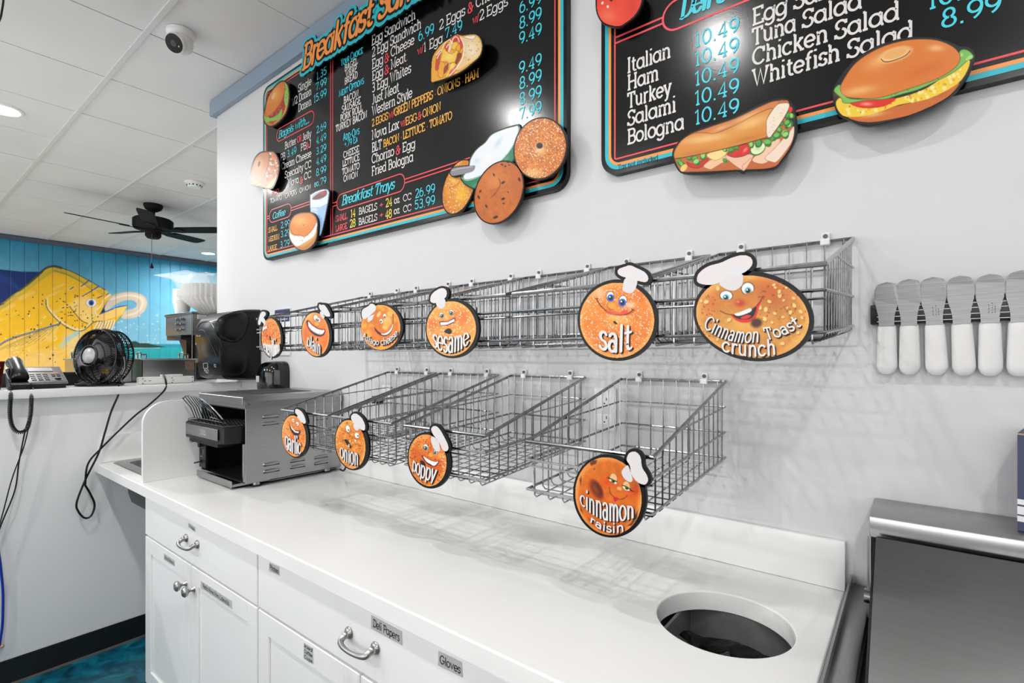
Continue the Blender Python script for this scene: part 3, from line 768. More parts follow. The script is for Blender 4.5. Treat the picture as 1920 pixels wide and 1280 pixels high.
def f_asiago(p, T, sc):
    for x, y, a, b in ((560, 200, 60, 40), (790, 230, 45, 60), (620, 260, 45, 40), (790, 350, 80, 80), (330, 640, 60, 40), (180, 650, 60, 60), (260, 790, 60, 60), (900, 500, 50, 70), (300, 880, 60, 50), (600, 1150, 90, 40)): p.glow(*T([(x, y)])[0], a / sc, b / sc, '#f7c24a', .7)
    p.poly(T([(470, 400), (510, 320), (560, 310), (575, 360), (520, 430), (480, 440)]), '#f5cf94', 1.5, .9, 4); p.poly(T([(730, 340), (800, 300), (855, 350), (820, 420), (760, 430)]), '#f2cb86', 2, .7, 4)
    m = [(415, 680), (500, 780), (600, 830), (720, 800), (810, 710), (850, 600), (862, 640), (830, 770), (740, 870), (640, 895), (520, 850), (440, 760)]
    p.poly(T(dilate(m, 10)), '#b5521b', 1.5, .6, 4); p.poly(T(m), '#1a0c08', .8, 1, 4)
    p.poly(T([(575, 830), (640, 835), (740, 790), (820, 700), (855, 600), (860, 640), (820, 760), (730, 850), (650, 868), (600, 860)]), '#f8f3ee', .7, 1, 4)
    p.line(T([(855, 370), (868, 500), (862, 600)]), 1.6, '#7a3c12', .9, 4)
    p.ell(*T([(730, 560)])[0], 9, 11.5, '#b5611b', 10); p.ell(*T([(722, 550)])[0], 8.2, 10.5, '#f1c074', 10, .5); p.ell(*T([(675, 690)])[0], 5.4, 4.6, '#f0bd70', 25, .5); p.glow(*T([(760, 600)])[0], 5, 6, '#f0a63c', .8)
    eye(p, T, sc, 660, 410, 36, 48, -8, 660, 432, 21); eye(p, T, sc, 578, 535, 36, 54, -8, 572, 545, 22)
def f_sesame(p, T, sc):
    p.glow(*T([(200, 680)])[0], 12, 9, '#e8632c', .75); p.glow(*T([(680, 570)])[0], 16, 14, '#e8632c', .65); p.glow(*T([(500, 950)])[0], 22, 16, '#ec8a36', .7)
    p.dots(ellipse(*T([(500, 730)])[0], 44, 45), 190, .9, '#fbe3b2', .95, 4, 1.4)
    m = [(300, 650), (330, 640), (440, 640), (530, 590), (560, 575), (565, 620), (540, 660), (430, 705), (320, 708)]
    p.poly(T(dilate(m, 14)), '#dd5a35', 2, .7); p.poly(T(m), '#1d100c', .8); p.poly(T([(315, 655), (440, 650), (550, 595), (550, 640), (430, 692), (325, 705)]), '#f6f0ec', .8)
    eye(p, T, sc, 337, 537, 34, 45, -8, 345, 548, 20, '#7f8f92'); eye(p, T, sc, 503, 490, 34, 45, -8, 498, 503, 20, '#7f8f92')
    p.glow(*T([(410, 570)])[0], 2.5, 3.5, '#fbd7a8', .9)
    p.poly(T([(380, 805), (430, 760), (480, 760), (508, 800), (490, 845), (430, 840)]), '#1a1210', .8, 1, 4)
def f_salt(p, T, sc):
    p.glow(*T([(560, 740)])[0], 20, 12, '#f4c06a', .8); p.glow(*T([(200, 600)])[0], 14, 20, '#f0a85a', .5); p.glow(*T([(850, 420)])[0], 16, 14, '#d9681f', .6)
    p.dots(ellipse(*T([(540, 757)])[0], 68, 68), 620, .75, '#fff5e8', .95, 5); p.glow(*T([(330, 420)])[0], 10, 10, '#f8dfc0', .55); p.glow(*T([(700, 570)])[0], 9, 6, '#fbe6d0', .6)
    p.poly(T([(390, 640), (430, 620), (560, 660), (700, 660), (735, 625), (760, 640), (700, 690), (560, 700), (440, 680)]), '#dd6a25', 2, .8, 3)
    p.line(T([(290, 500), (340, 580), (420, 650), (520, 685), (640, 685), (700, 660), (740, 625)]), 2.2, '#5a2410', .9, 5)
    p.line(T([(420, 640), (500, 672), (620, 675)]), 3.5, '#ee6a55', .9, 5); p.poly(T([(580, 665), (620, 630), (665, 635), (670, 665), (620, 680)]), '#ea5a50', 1, 1, 4)
    p.line(T([(270, 492), (310, 488)]), 1.6, '#5a2410'); p.line(T([(715, 620), (750, 632)]), 1.6, '#5a2410')
    eye(p, T, sc, 455, 460, 42, 54, 12, 462, 482, 26, '#3c72c4'); eye(p, T, sc, 612, 510, 44, 54, 12, 604, 540, 28, '#3c72c4')
    p.ell(*T([(478, 582)])[0], 9.8, 7.4, '#8a4312', 18); p.ell(*T([(480, 578)])[0], 9.2, 6.8, '#f0a94c', 18, .5); p.ell(*T([(520, 610)])[0], 5, 3.4, '#eaa045', 10, .5)
    p.poly(T([(490, 770), (515, 765), (548, 800), (530, 808), (500, 795)]), '#170b06', .8)
    p.glow(*T([(480, 715)])[0], 7, 3, '#f7c988', .8)
def f_ctc(p, T, sc):
    p.glow(*T([(900, 470)])[0], 40, 26, '#cf6a35', .8); p.glow(*T([(270, 610)])[0], 22, 22, '#d5783c', .7); p.glow(*T([(560, 560)])[0], 34, 22, '#c98638', .7); p.glow(*T([(650, 870)])[0], 40, 12, '#ecbb6a', .6); p.glow(*T([(1000, 600)])[0], 30, 20, '#b5632d', .5)
    p.glow(*T([(720, 1150)])[0], 70, 12, '#d98a2b', .7)
    rg = np.random.RandomState(5)
    for x, y in ((960, 410), (1100, 440), (1020, 485), (1025, 530), (1180, 560), (1070, 580), (910, 597), (1185, 640), (1100, 660), (1145, 715), (1260, 710), (1275, 778), (970, 730), (1060, 770), (855, 790), (940, 830), (460, 800), (330, 1020), (245, 1040), (1055, 1065), (1230, 945), (205, 600), (150, 590), (800, 660), (870, 685), (335, 450), (975, 440)):
        a = rg.uniform(2.6, 4.6); r_ = rg.uniform(0, 180); p.ell(*T([(x + 6, y + 8)])[0], a * 1.15, a * .9, '#a5612c', r_, .4, .7); p.ell(*T([(x, y)])[0], a * 1.1, a * .8, '#f0cf8c', r_, .4)
    for k in range(50): p.ell(*T([(rg.uniform(800, 1330), rg.uniform(380, 800))])[0], rg.uniform(1, 3), rg.uniform(.8, 2), '#9c4a20', rg.uniform(0, 180), .5, .7)
    for k in range(26): p.ell(*T([(rg.uniform(130, 300), rg.uniform(520, 1000))])[0], rg.uniform(1, 2.6), rg.uniform(.8, 2), '#9c4a20', rg.uniform(0, 180), .5, .6)
    m = [(480, 740), (560, 735), (690, 690), (790, 610), (830, 560), (790, 680), (760, 770), (690, 825), (600, 830), (530, 800)]
    p.poly(T(m), '#d6402c', 1.5, 1, 5); p.poly(T([(500, 745), (560, 745), (690, 700), (765, 650), (745, 740), (690, 790), (600, 795), (540, 780)]), '#160b0e', 1, 1, 4)
    p.poly(T([(520, 735), (580, 715), (690, 672), (712, 690), (690, 715), (600, 750), (545, 755)]), '#f7f1ec', .8, 1, 3); p.poly(T([(590, 775), (660, 745), (705, 755), (670, 785), (610, 792)]), '#d8433c', 1, 1, 4)
    p.line(T([(360, 700), (420, 730), (490, 745)]), 1.6, '#5e2a14', .9, 4); p.line(T([(770, 640), (810, 590), (835, 545)]), 1.6, '#5e2a14', .9, 4); p.line(T([(785, 545), (850, 545)]), 2, '#7d4420', .6)
    eye(p, T, sc, 428, 530, 66, 50, 5, 425, 556, 24, '#7cc4d8'); p.poly(T([(352, 585), (430, 572), (505, 578), (500, 610), (360, 610)]), '#cf8a42', 1.5)
    eye(p, T, sc, 668, 452, 66, 64, -12, 672, 478, 24, '#7cc4d8'); p.poly(T([(600, 520), (680, 500), (740, 470), (745, 510), (640, 545)]), '#cf8038', 1.5)
    p.glow(*T([(585, 615)])[0], 11, 8, '#c43c28', .95); p.glow(*T([(560, 600)])[0], 3, 2, '#e99078', .9)
    p.ell(*T([(765, 835)])[0], 11, 9, '#5a2c12', -10, .6); p.glow(*T([(690, 330)])[0], 7, 3.5, '#e8b673', .8)
def f_garlic(p, T, sc):
    p.glow(*T([(180, 600)])[0], 8, 16, '#f2b46a', .6); p.glow(*T([(220, 690)])[0], 8, 9, '#e0661f', .5); p.dots(ellipse(*T([(247, 658)])[0], 21, 37, -6), 110, .7, '#7a3a12', .85, 6); p.dots(ellipse(*T([(247, 658)])[0], 21, 37, -6), 60, .6, '#fae2ba', .9, 7)
    m = [(207, 540), (225, 585), (255, 605), (285, 610), (303, 612), (300, 640), (275, 655), (240, 640), (215, 595)]
    p.poly(T(dilate(m, 6)), '#cf5f28', 1, .7, 3); p.poly(T(m), '#140a08', .8, 1, 4); p.poly(T([(213, 552), (235, 590), (262, 615), (294, 618), (285, 632), (255, 625), (225, 592)]), '#f8f4f0', .7)
    eye(p, T, sc, 240, 518, 10, 17, -10, 241, 520, 5); eye(p, T, sc, 278, 547, 11, 18, -15, 274, 552, 5)
def f_onion(p, T, sc):
    p.glow(*T([(720, 560)])[0], 10, 10, '#f3b45e', .6); p.glow(*T([(850, 650)])[0], 7, 14, '#e47a22', .6); p.dots(ellipse(*T([(756, 733)])[0], 27, 45, -8), 90, 1.0, '#8d5a1c', .8, 8, 1.6); p.dots(ellipse(*T([(756, 733)])[0], 27, 45, -8), 70, .9, '#f5d190', .8, 9, 1.5)
    p.line(T([(680, 600), (740, 640), (790, 680), (850, 690)]), 1.4, '#c06a1c', .8, 4)
    eye(p, T, sc, 732, 592, 18, 30, -12, 738, 604, 5, '#a08a20'); eye(p, T, sc, 814, 652, 19, 26, -14, 822, 656, 5, '#a08a20')
    p.poly(T([(700, 690), (725, 690), (752, 730), (755, 748), (735, 745), (710, 715)]), '#120804', .8, 1, 4)
    p.poly(T([(795, 690), (806, 694), (804, 710), (792, 706)]), '#f5efe6', .6)
def f_poppy(p, T, sc):
    p.glow(*T([(420, 330)])[0], 9, 5, '#f5b869', .8); p.glow(*T([(380, 490)])[0], 6, 7, '#f3b56a', .7); p.glow(*T([(720, 650)])[0], 8, 6, '#f3b56a', .7); p.glow(*T([(300, 620)])[0], 10, 12, '#cf5c1b', .5); p.glow(*T([(600, 850)])[0], 14, 8, '#d2591c', .6)
    p.dots(ellipse(*T([(493, 735)])[0], 35, 48, -10), 280, .75, '#2a1a10', .9, 10); p.dots(ellipse(*T([(790, 780)])[0], 5, 30, -10), 40, .8, '#f6e3cf', .8, 12)
    m = [(385, 650), (420, 655), (520, 715), (640, 755), (700, 745), (680, 800), (630, 845), (560, 840), (480, 790), (420, 715)]
    p.poly(T(dilate(m, 22)), '#df6a2c', 1.4, .8, 3); p.poly(T(m), '#150a0a', .8, 1, 4); p.poly(T([(415, 660), (520, 725), (630, 762), (685, 757), (640, 815), (600, 835), (540, 800), (470, 755)]), '#f8f1ee', .8, 1, 3)
    for a, b in (((475, 695), (465, 745)), ((545, 735), (545, 800)), ((610, 755), (605, 825))): p.line(T([a, b]), .7, '#e2bcb8', .9)
    eye(p, T, sc, 462, 510, 38, 62, -10, 455, 525, 24, '#3f8f8a'); p.poly(T([(420, 520), (460, 560), (500, 580), (490, 610), (430, 575)]), '#e0822e', 1)
    eye(p, T, sc, 628, 600, 30, 42, -20, 622, 600, 18, '#5aa0a8'); p.poly(T([(600, 640), (660, 615), (670, 640), (610, 665)]), '#e39a4a', 1)
    p.ell(*T([(552, 640)])[0], 4.2, 4.6, '#f0aa52', 0, .5); p.line(T([(520, 670), (555, 690), (590, 675)]), 1, '#a14a14', .8)
    p.poly(T([(360, 770), (385, 740), (430, 755), (460, 830), (410, 850)]), '#170c08', 1, 1, 3)
def f_cinr(p, T, sc):
    p.glow(*T([(560, 520)])[0], 12, 9, '#e0551c', .8); p.glow(*T([(920, 650)])[0], 13, 8, '#d23a14', .8); p.glow(*T([(960, 560)])[0], 9, 12, '#9c2f10', .6); p.glow(*T([(300, 300)])[0], 16, 16, '#e58f3c', .6); p.glow(*T([(640, 1150)])[0], 40, 14, '#d96e1f', .6); p.glow(*T([(700, 1150)])[0], 12, 9, '#c0561a', .4)
    for q_ in ([(330, 260), (370, 225), (430, 230), (410, 280), (340, 305)], [(370, 350), (400, 330), (395, 360)], [(190, 490), (215, 440), (220, 500), (205, 570)], [(195, 820), (215, 860), (240, 940), (205, 900)], [(820, 1110), (880, 1060), (930, 960), (970, 890), (960, 1000), (890, 1100)], [(300, 990), (360, 1050), (420, 1100), (340, 1060)], [(170, 410), (180, 430), (165, 440)]):
        p.poly(T(q_), '#5c200c', 2.5, .9)
    p.ell(*T([(410, 620)])[0], 11, 20, '#b04d18', -28, .5); p.ell(*T([(425, 615)])[0], 8.5, 18, '#6e2a10', -28, .5); p.glow(*T([(400, 610)])[0], 4, 12, '#a3521c', .7, -28)
    for cx, cy, px, py in ((645, 470, 640, 512), (815, 575, 825, 605)):
        p.ell(*T([(cx, cy)])[0], 7.2, 9.8, '#4a2410', -12, .1); p.ell(*T([(cx, cy)])[0], 6.6, 9.2, '#eec08c', -12, .2)
    p.poly(T([(585, 480), (630, 490), (690, 520), (680, 550), (640, 530), (590, 500)]), '#eff0e2', .8); p.line(T([(578, 472), (630, 486), (692, 520)]), 2, '#16100c'); p.ell(*T([(640, 510)])[0], 4, 3, '#4b9a4c', 25); p.ell(*T([(645, 512)])[0], 2.4, 2.4, '#0e1410', 0)
    p.poly(T([(768, 572), (810, 580), (860, 620), (850, 640), (800, 615), (770, 595)]), '#eff0e2', .8); p.line(T([(765, 566), (820, 582), (885, 635)]), 2, '#16100c'); p.ell(*T([(822, 602)])[0], 4, 3, '#4b9a4c', 25); p.ell(*T([(825, 603)])[0], 2.4, 2.4, '#0e1410', 0)
    for a, b in (((590, 478), (550, 460)), ((600, 474), (565, 445)), ((880, 630), (920, 645)), ((875, 640), (915, 655))): p.line(T([a, b]), .8, '#16100c')
    p.poly(T([(500, 540), (580, 570), (650, 570), (640, 600), (560, 590)]), '#e8702a', 3, .7); p.poly(T([(740, 640), (800, 690), (880, 690), (920, 660), (850, 660)]), '#e8702a', 3, .8)
    p.ell(*T([(722, 608)])[0], 4.6, 3.2, '#efb277', 20, .5)
    p.line(T([(590, 590), (600, 660), (650, 720), (720, 752), (790, 735), (830, 700)]), 1.4, '#6a2a10', .9, 5)
    p.poly(T([(640, 718), (680, 722), (712, 740), (690, 770), (665, 785), (648, 755)]), '#cf2f4a', .8, 1, 3)
    p.dots(ellipse(*T([(577, 710)])[0], 55, 66, -14), 80, .7, '#a8501c', .5, 14)
sign('everything', 'narrow looking bagel sign reading everything, leftmost of the upper row', 475, 570, 11.64, (392, 732, 212, 430, -2.7), (402, 735, 240, 447, -2.7),
     [(120, 455), (105, 400), (130, 290), (165, 190), (215, 155), (270, 175), (285, 220), (240, 290), (185, 380), (160, 450)], [(185, 370), (235, 300), (270, 355), (275, 440), (245, 465), (225, 430)],
     f_everything, [('everything', [(240, 990), (425, 1150), (600, 985)], [(235, 850), (420, 880), (590, 850)], .68, .16)], 2.6, '#eb9a4c')
sign('plain', 'grinning bagel sign with large teeth reading plain', 555, 560, 11.13, (412, 740, 287, 460, -5), (430, 737, 318, 488, -5),
     [(480, 130), (500, 110), (540, 125), (590, 120), (640, 170), (700, 270), (725, 340), (710, 375), (640, 370), (590, 340), (530, 260), (485, 190)], [(500, 310), (530, 260), (590, 345), (610, 375), (580, 425), (545, 400)],
     f_plain, [('plain', [(235, 945), (380, 1095), (540, 1165)], [(245, 790), (390, 885), (545, 965)], .68, .17)], 3.2, '#ea9446')
sign('asiago', 'bagel sign with a bulbous nose reading asiago cheese', 670, 560, 12.8, (565, 685, 475, 543, 0), (587, 680, 507, 562, 0),
     [(105, 330), (150, 240), (270, 170), (320, 115), (400, 125), (460, 190), (450, 280), (370, 360), (270, 440), (190, 490), (125, 460)], [(250, 510), (270, 440), (400, 370), (410, 410), (370, 500), (270, 570)],
     f_asiago, [('Asiago', [(150, 915), (330, 1070), (540, 1115)], [(165, 785), (360, 920), (545, 965)], 1, .17), ('cheese', [(590, 1115), (800, 1060), (1000, 850)], [(575, 950), (770, 880), (965, 705)], 1, .17)], 2.2, '#e2862c')
sign('sesame', 'bagel sign with rosy cheeks reading sesame', 790, 530, 8.826, (498, 757, 412, 455, 0), (512, 755, 447, 492, 0),
     [(150, 270), (170, 200), (240, 130), (340, 85), (410, 110), (430, 180), (405, 250), (320, 290), (250, 335), (190, 335), (155, 310)], [(245, 335), (310, 295), (385, 260), (410, 320), (390, 400), (330, 435), (280, 410)],
     f_sesame, [('sesame', [(200, 1035), (500, 1165), (820, 990)], [(200, 835), (510, 885), (805, 800)], .68, .16)], 3.6, '#eda85c')
sign('salt', 'white speckled bagel sign with its tongue out reading salt', 1075, 485, 6.564, (540, 757, 460, 465, 0), (545, 755, 492, 502, 0),
     [(545, 150), (570, 120), (640, 95), (700, 78), (780, 110), (880, 160), (925, 220), (920, 275), (870, 290), (760, 265), (680, 240), (600, 220), (555, 190)], [(635, 245), (715, 240), (790, 270), (775, 360), (740, 415), (690, 430), (625, 405), (605, 370)],
     f_salt, [('salt', [(315, 1105), (530, 1160), (735, 1110)], [(330, 770), (540, 805), (745, 785)], 1, .17)], 5.2, '#e98f38')
sign('ctc', 'largest bagel sign, flecked with oats, at the right end of the upper row', 1290, 465, 5.955, (722, 765, 636, 458, 9), (732, 760, 676, 500, 9),
     [(100, 340), (130, 270), (230, 200), (370, 160), (480, 110), (600, 78), (690, 95), (725, 150), (700, 220), (600, 290), (440, 320), (370, 380), (290, 410), (180, 410), (110, 385)], [(350, 395), (430, 320), (600, 290), (620, 340), (605, 420), (530, 475), (450, 470), (390, 440)],
     f_ctc, [('Cinnamon', [(175, 885), (460, 1035), (805, 1052)], [(240, 745), (520, 865), (812, 870)], 1, .16), ('Toast', [(875, 1030), (1080, 975), (1275, 870)], [(838, 888), (1010, 845), (1190, 735)], 1, .16), ('crunch', [(380, 1150), (690, 1212), (1000, 1188)], [(390, 985), (690, 1025), (985, 1000)], 1, .17)], 6, '#d79c50')
sign('garlic', 'small grinning bagel sign reading garlic, in front of the toaster', 500, 680, 4.8, (247, 658, 108, 187, -6), (257, 657, 121, 201, -6),
     [(258, 425), (275, 412), (310, 430), (340, 470), (357, 530), (345, 548), (325, 540), (295, 490), (262, 455)], [(275, 485), (295, 475), (330, 520), (325, 540), (300, 520)],
     f_garlic, [('garlic', [(172, 735), (245, 812), (322, 815)], [(172, 648), (245, 692), (322, 728)], .68, .17)], 2.6, '#e8924a')
sign('onion', 'bagel sign with surprised eyes reading onion', 500, 680, 4.8, (756, 733, 134, 222, -8), (766, 732, 153, 237, -8),
     [(760, 490), (775, 462), (810, 455), (860, 495), (890, 560), (885, 605), (860, 605), (810, 570), (775, 530)], [(780, 560), (800, 545), (835, 590), (820, 612), (795, 600)],
     f_onion, [('onion', [(665, 838), (750, 908), (838, 922)], [(668, 752), (750, 790), (838, 812)], .68, .15)], 3.0, '#e0913c')
sign('poppy', 'bagel sign with black specks and toothy grin reading poppy', 750, 785, 9.48, (493, 735, 335, 465, -10), (516, 735, 382, 508, -10),
     [(560, 170), (590, 130), (650, 125), (720, 190), (790, 310), (850, 430), (870, 520), (840, 575), (780, 570), (740, 510), (690, 400), (600, 290), (565, 220)], [(550, 345), (600, 310), (690, 400), (720, 500), (715, 575), (640, 570), (580, 480)],
     f_poppy, [('poppy', [(225, 885), (410, 1055), (640, 1110)], [(235, 720), (430, 820), (690, 905)], .68, .16)], 3.6, '#e2812f')
sign('cinr', 'bagel sign with long lashes reading cinnamon raisin, lowest of all', 1060, 830, 7.112, (577, 710, 440, 527, -14), (593, 708, 486, 560, -14),
     [(820, 230), (840, 150), (900, 112), (960, 125), (1010, 190), (1030, 320), (1090, 420), (1110, 500), (1070, 555), (990, 540), (920, 480), (880, 400), (860, 300)], [(750, 380), (790, 320), (840, 295), (870, 370), (905, 490), (870, 525), (800, 490), (760, 430)],
     f_cinr, [('cinnamon', [(205, 800), (545, 1030), (940, 990)], [(205, 680), (545, 785), (940, 838)], .68, .15), ('raisin', [(325, 1040), (560, 1185), (805, 1172)], [(345, 972), (565, 1092), (798, 1072)], .68, .17)], 5, '#d97a2a')
# ================================================================== menu boards
YB = -.022                                         # printed face of the boards
M_board = mat('board black', '#0a090a', .17, spec=.5, noise=.08, nscale=8, bump=.04, bscale=500)
def P(x, y, d=0.0): a = onY(x, y, YB); return (a[0], YB - d, a[2])
def word(mb, s, x0, y0, x1, cap, m, slab=True, w=.125, gap=.1, small=False, slant=0, d=.0009, contrast=0, rcap=False, Y=None):
    """a line of lettering on the board: starts at photo point (x0,y0), ends at column x1, cap height in photo px at its start"""
    y_ = YB if Y is None else Y
    a = onY(x0, y0, y_); e = onY(x1, y0, y_); _, wd = layout(s, False, w, gap, small)
    h = cap * depth(a) / FPX; sx = (e[0] - a[0]) / (wd + slant * .5)
    polys, wd = layout(s, slab, w, gap, small, contrast, rcap, sx / h)
    for i, p in enumerate(polys):
        mb.add([(a[0] + q[0] * h + slant * q[1] * sx, y_ - d - JIT(i), a[2] + q[1] * h) for q in p], [list(range(len(p)))], m)
def rline(mb, pts, w, m, d=.0006, closed=False):
    """flat printed line through wall points (X,Z)"""
    L = list(pts) + ([pts[0]] if closed else [])
    for i, p in enumerate(ribbon(L, w)): mb.add([(q[0], YB - d - JIT(i) * .3, q[1]) for q in p], [[0, 1, 2, 3]], m)
def rrect(x0, z0, x1, z1, r, n=6):
    out = []
    for cx, cz, a in ((x1 - r, z1 - r, 0), (x0 + r, z1 - r, 90), (x0 + r, z0 + r, 180), (x1 - r, z0 + r, 270)):
        out += [(cx + r * math.cos(R(a + 90 * i / n)), cz + r * math.sin(R(a + 90 * i / n))) for i in range(n + 1)]
    return out
def XZ(x, y): a = onY(x, y, YB); return (a[0], a[2])
def board(name, label, x0, z0, x1, z1):
    t = thing(name, label, 'menu board', ((x0 + x1) / 2, -.001, z0), 'menu boards')
    b = MB(); o = rrect(x0, z0, x1, z1, .05)
    b.prism([(x, YB, z) for x, z in o], [(x, -.002, z) for x, z in o], M_board, M_print); b.build('panel', t)
    f = MB()
    rline(f, rrect(x0 + .0168, z0 + .0168, x1 - .0168, z1 - .0168, .038), .0105, M_cy2, .0004, True)
    rline(f, rrect(x0 + .0257, z0 + .0257, x1 - .0257, z1 - .0257, .030), .0075, M_or, .0004, True)
    rline(f, rrect(x0 + .0405, z0 + .0405, x1 - .0405, z1 - .0405, .004), .0042, M_rd, .0004, True)
    f.build('border_stripes', t)
    return t
def cutout(name, parent, outs, faces, painter, base, stand=.02, grow=1.6, step=.75):
    """illustrated cut-out fixed in front of the board; outlines in photo px"""
    Yf = YB - stand
    Q = lambda x, y: onY(x, y, Yf)
    b = MB()
    for o in outs:
        A = [Q(x, y) for x, y in dilate(o, grow)]; b.prism(A, [(p[0], Yf + .008, p[2]) for p in A], M_print, M_print)
        c = np.mean(np.array(A), 0); b.box((c[0] - .015, Yf + .008, c[2] - .015), (c[0] + .015, YB if stand < .06 else YB, c[2] + .015), M_print)
    o = b.build(name, parent)
    g = planeY(Yf)
    def place(x, y): X, _, Z = g(x, y); return X, np.full_like(X, Yf - .0006), Z
    painted('printed_face', faces, place, painter, base, M_face, o, step)
    return o
Z1 = lambda L: [(480 + x / 4.922, y / 4.922) for x, y in L]
Z2 = lambda L: [(780 + x / 4.922, y / 4.922) for x, y in L]
Z3 = lambda L: [(460 + x / 4.923, 240 + y / 4.923) for x, y in L]
Z4 = lambda L: [(780 + x / 4.922, 200 + y / 4.922) for x, y in L]
Z5 = lambda L: [(1100 + x / 3.764, y / 3.764) for x, y in L]
Z6 = lambda L: [(1500 + x / 3.764, y / 3.764) for x, y in L]
Z7 = lambda L: [(1240 + x / 7.111, 170 + y / 7.111) for x, y in L]
Z8 = lambda L: [(830 + x / 12.8, 60 + y / 12.8) for x, y in L]

# ---- left board: breakfast
bx0, bx1 = onY(493.5, 330, YB)[0], onY(1063, 200, YB)[0]
bz0 = onY(800, 415, YB)[2]; bz1 = onY(531, 141, YB)[2]
B1 = board('menu_board', 'left black menu board of breakfast sandwiches and bagels with cyan prices', bx0, bz0, bx1, bz1)
t_ = MB()
WH = [('Egg Sandwich', 697.5, 85.3, 779, 17), ('2 Egg Sandwich', 698, 107.2, 790, 17), ('Egg', 698, 129.8, 718.6, 17), ('Cheese', 733.5, 107, 777, 17), ('Egg', 698.2, 151.7, 718.6, 17), ('Meat', 733.5, 130, 761.5, 17),
      ('2', 824, 56.2, 832, 17), ('Eggs', 837, 48, 872.2, 18), ('Cheese', 893, 15, 946, 19), ('1', 795, 97.6, 799, 17), ('Egg', 805.4, 92.6, 830, 17), ('2', 899.3, 39, 908, 18), ('Eggs', 912.6, 31.6, 952.4, 18),
      ('3 Egg Whites', 698, 173.6, 770.8, 17), ('Just Meat', 698.5, 196, 748.3, 17), ('Western Style', 698, 217.6, 773.2, 17), ('Nova Lox', 697.8, 262, 748.3, 16.5), ('BLT', 697.8, 285.4, 715.8, 16.5), ('Chorizo', 697.8, 306.6, 739, 16.5), ('Egg', 755, 285.4, 778.7, 16.5), ('Fried Bologna', 697.5, 329.6, 774.7, 16.5),
      ('Single', 559.8, 172.7, 584.2, 13.5), ('1/2 Dozen', 547.6, 198.7, 584.2, 13.5), ('Dozen', 559.8, 209.8, 584.2, 13.5), ('Butter', 534.7, 279.6, 555.7, 12.5), ('Jelly', 567.8, 264.4, 584, 12.5), ('PB', 526.3, 302.2, 535, 12.5), ('PB', 564.3, 283.3, 574.5, 12.5), ('J', 579.5, 277, 584, 12.5),
      ('Cream Cheese', 528.3, 318.4, 584, 12.5), ('Specialty CC', 534.7, 334.2, 584, 12.5), ('Nova', 541.3, 349.7, 560.3, 12.5), ('CC', 570.9, 337.4, 584, 12.5),
      ('BAGELS', 673.3, 402.5, 707.4, 12), ('CC', 756.6, 377.7, 771.8, 12), ('BAGELS', 673, 422, 707.4, 12), ('CC', 756.6, 398.4, 771.8, 12)]
for s, x, y, x1, h in WH: word(t_, s, x, y, x1, h, M_wt, True, .125)
for s, x, y, x1, h in [('BAGEL', 646.8, 133.8, 670.7, 11.5), ('WRAP', 648.5, 145.6, 669, 11.5), ('BREAD', 646.8, 158.9, 670.7, 11.5), ('BACON', 645, 195, 672.4, 12.5), ('SAUSAGE', 641.8, 212, 676.6, 12.5), ('PORK ROLL', 638.7, 228.8, 680, 12.5), ('TURKEY BACON', 630.4, 248, 688.7, 12.5),
                       ('CHEESE', 644.5, 296.5, 673.3, 11.5), ('LETTUCE', 642.8, 312.5, 674.3, 11.5), ('TOMATO', 642.2, 328.4, 674.3, 11.5), ('ONION', 644.8, 341, 671.7, 11), ('TOMATO', 507.2, 381.6, 529, 8.5), ('CAPERS', 535.5, 371.8, 557, 8.5), ('ONION', 562.5, 361.6, 583.5, 8.5), ('oz', 739.7, 382, 749.4, 12), ('oz', 739.3, 401.7, 749.4, 12)]:
    word(t_, s, x, y, x1, h, M_wt, False, .15, .16)
for s, x, y, x1, h in [('6.99', 785.3, 78.2, 814, 18), ('7.49', 835.3, 72.8, 867, 18), ('6.99', 974.6, 26, 1015.7, 21), ('8.99', 974.6, 54.8, 1015.7, 21), ('9.49', 974, 83.7, 1015.7, 21), ('9.49', 974, 139, 1015.7, 21), ('8.99', 974.6, 167.6, 1015.7, 21), ('8.99', 974.6, 197, 1015.7, 21), ('7.99', 974.6, 225.5, 1015.7, 21),
                       ('1.35', 593.8, 150, 612.5, 13.5), ('7.99', 593, 170.2, 612.5, 13.5), ('15.99', 588.7, 193, 612.5, 13.5), ('3.49', 539.2, 295.2, 556, 12.5), ('2.69', 593.8, 250.2, 612, 12.5), ('4.49', 593.4, 270.4, 612, 12.5), ('3.29', 593.4, 290.3, 612, 12.5), ('4.49', 593.4, 309.6, 612, 12.5), ('8.99', 593.4, 330, 612, 12.5), ('.79', 599, 348, 612, 12.5), ('ea', 590, 350.8, 597.5, 11),
                       ('2.99', 527, 428, 544, 11), ('3.29', 527, 444.8, 543.6, 11), ('3.79', 526, 464.5, 543.3, 11), ('26.99', 779, 371.2, 816, 16), ('53.99', 778, 392.6, 816, 16)]:
    word(t_, s, x, y, x1, h, M_cy, True, .12)
for s, x, y, x1, h in [('Your Choice', 639.4, 124.6, 680.4, 13), ('Meat Options', 635.9, 182.3, 682.6, 13), ('Add-Ons', 643.8, 264.4, 674.3, 13), ('+.79 Ea', 646.5, 276.6, 671, 11)]: word(t_, s, x, y, x1, h, M_cy, False, .13, .12, True)
for s, x, y, x1, h in [('2 EGGS', 697.8, 237.3, 727.8, 13), ('GREEN PEPPERS', 740, 217.6, 812, 14), ('ONIONS', 821, 179.2, 862.6, 14.5), ('HAM', 872.4, 155.6, 897.8, 15), ('EGG', 761, 234.8, 781.7, 14), ('ONION', 793, 220.6, 827, 14), ('BACON', 719.3, 276, 749, 13), ('LETTUCE', 756, 261, 796.8, 14), ('TOMATO', 806, 240, 847.7, 14)]:
    word(t_, s, x, y, x1, h, M_ye, True, .14, .08)
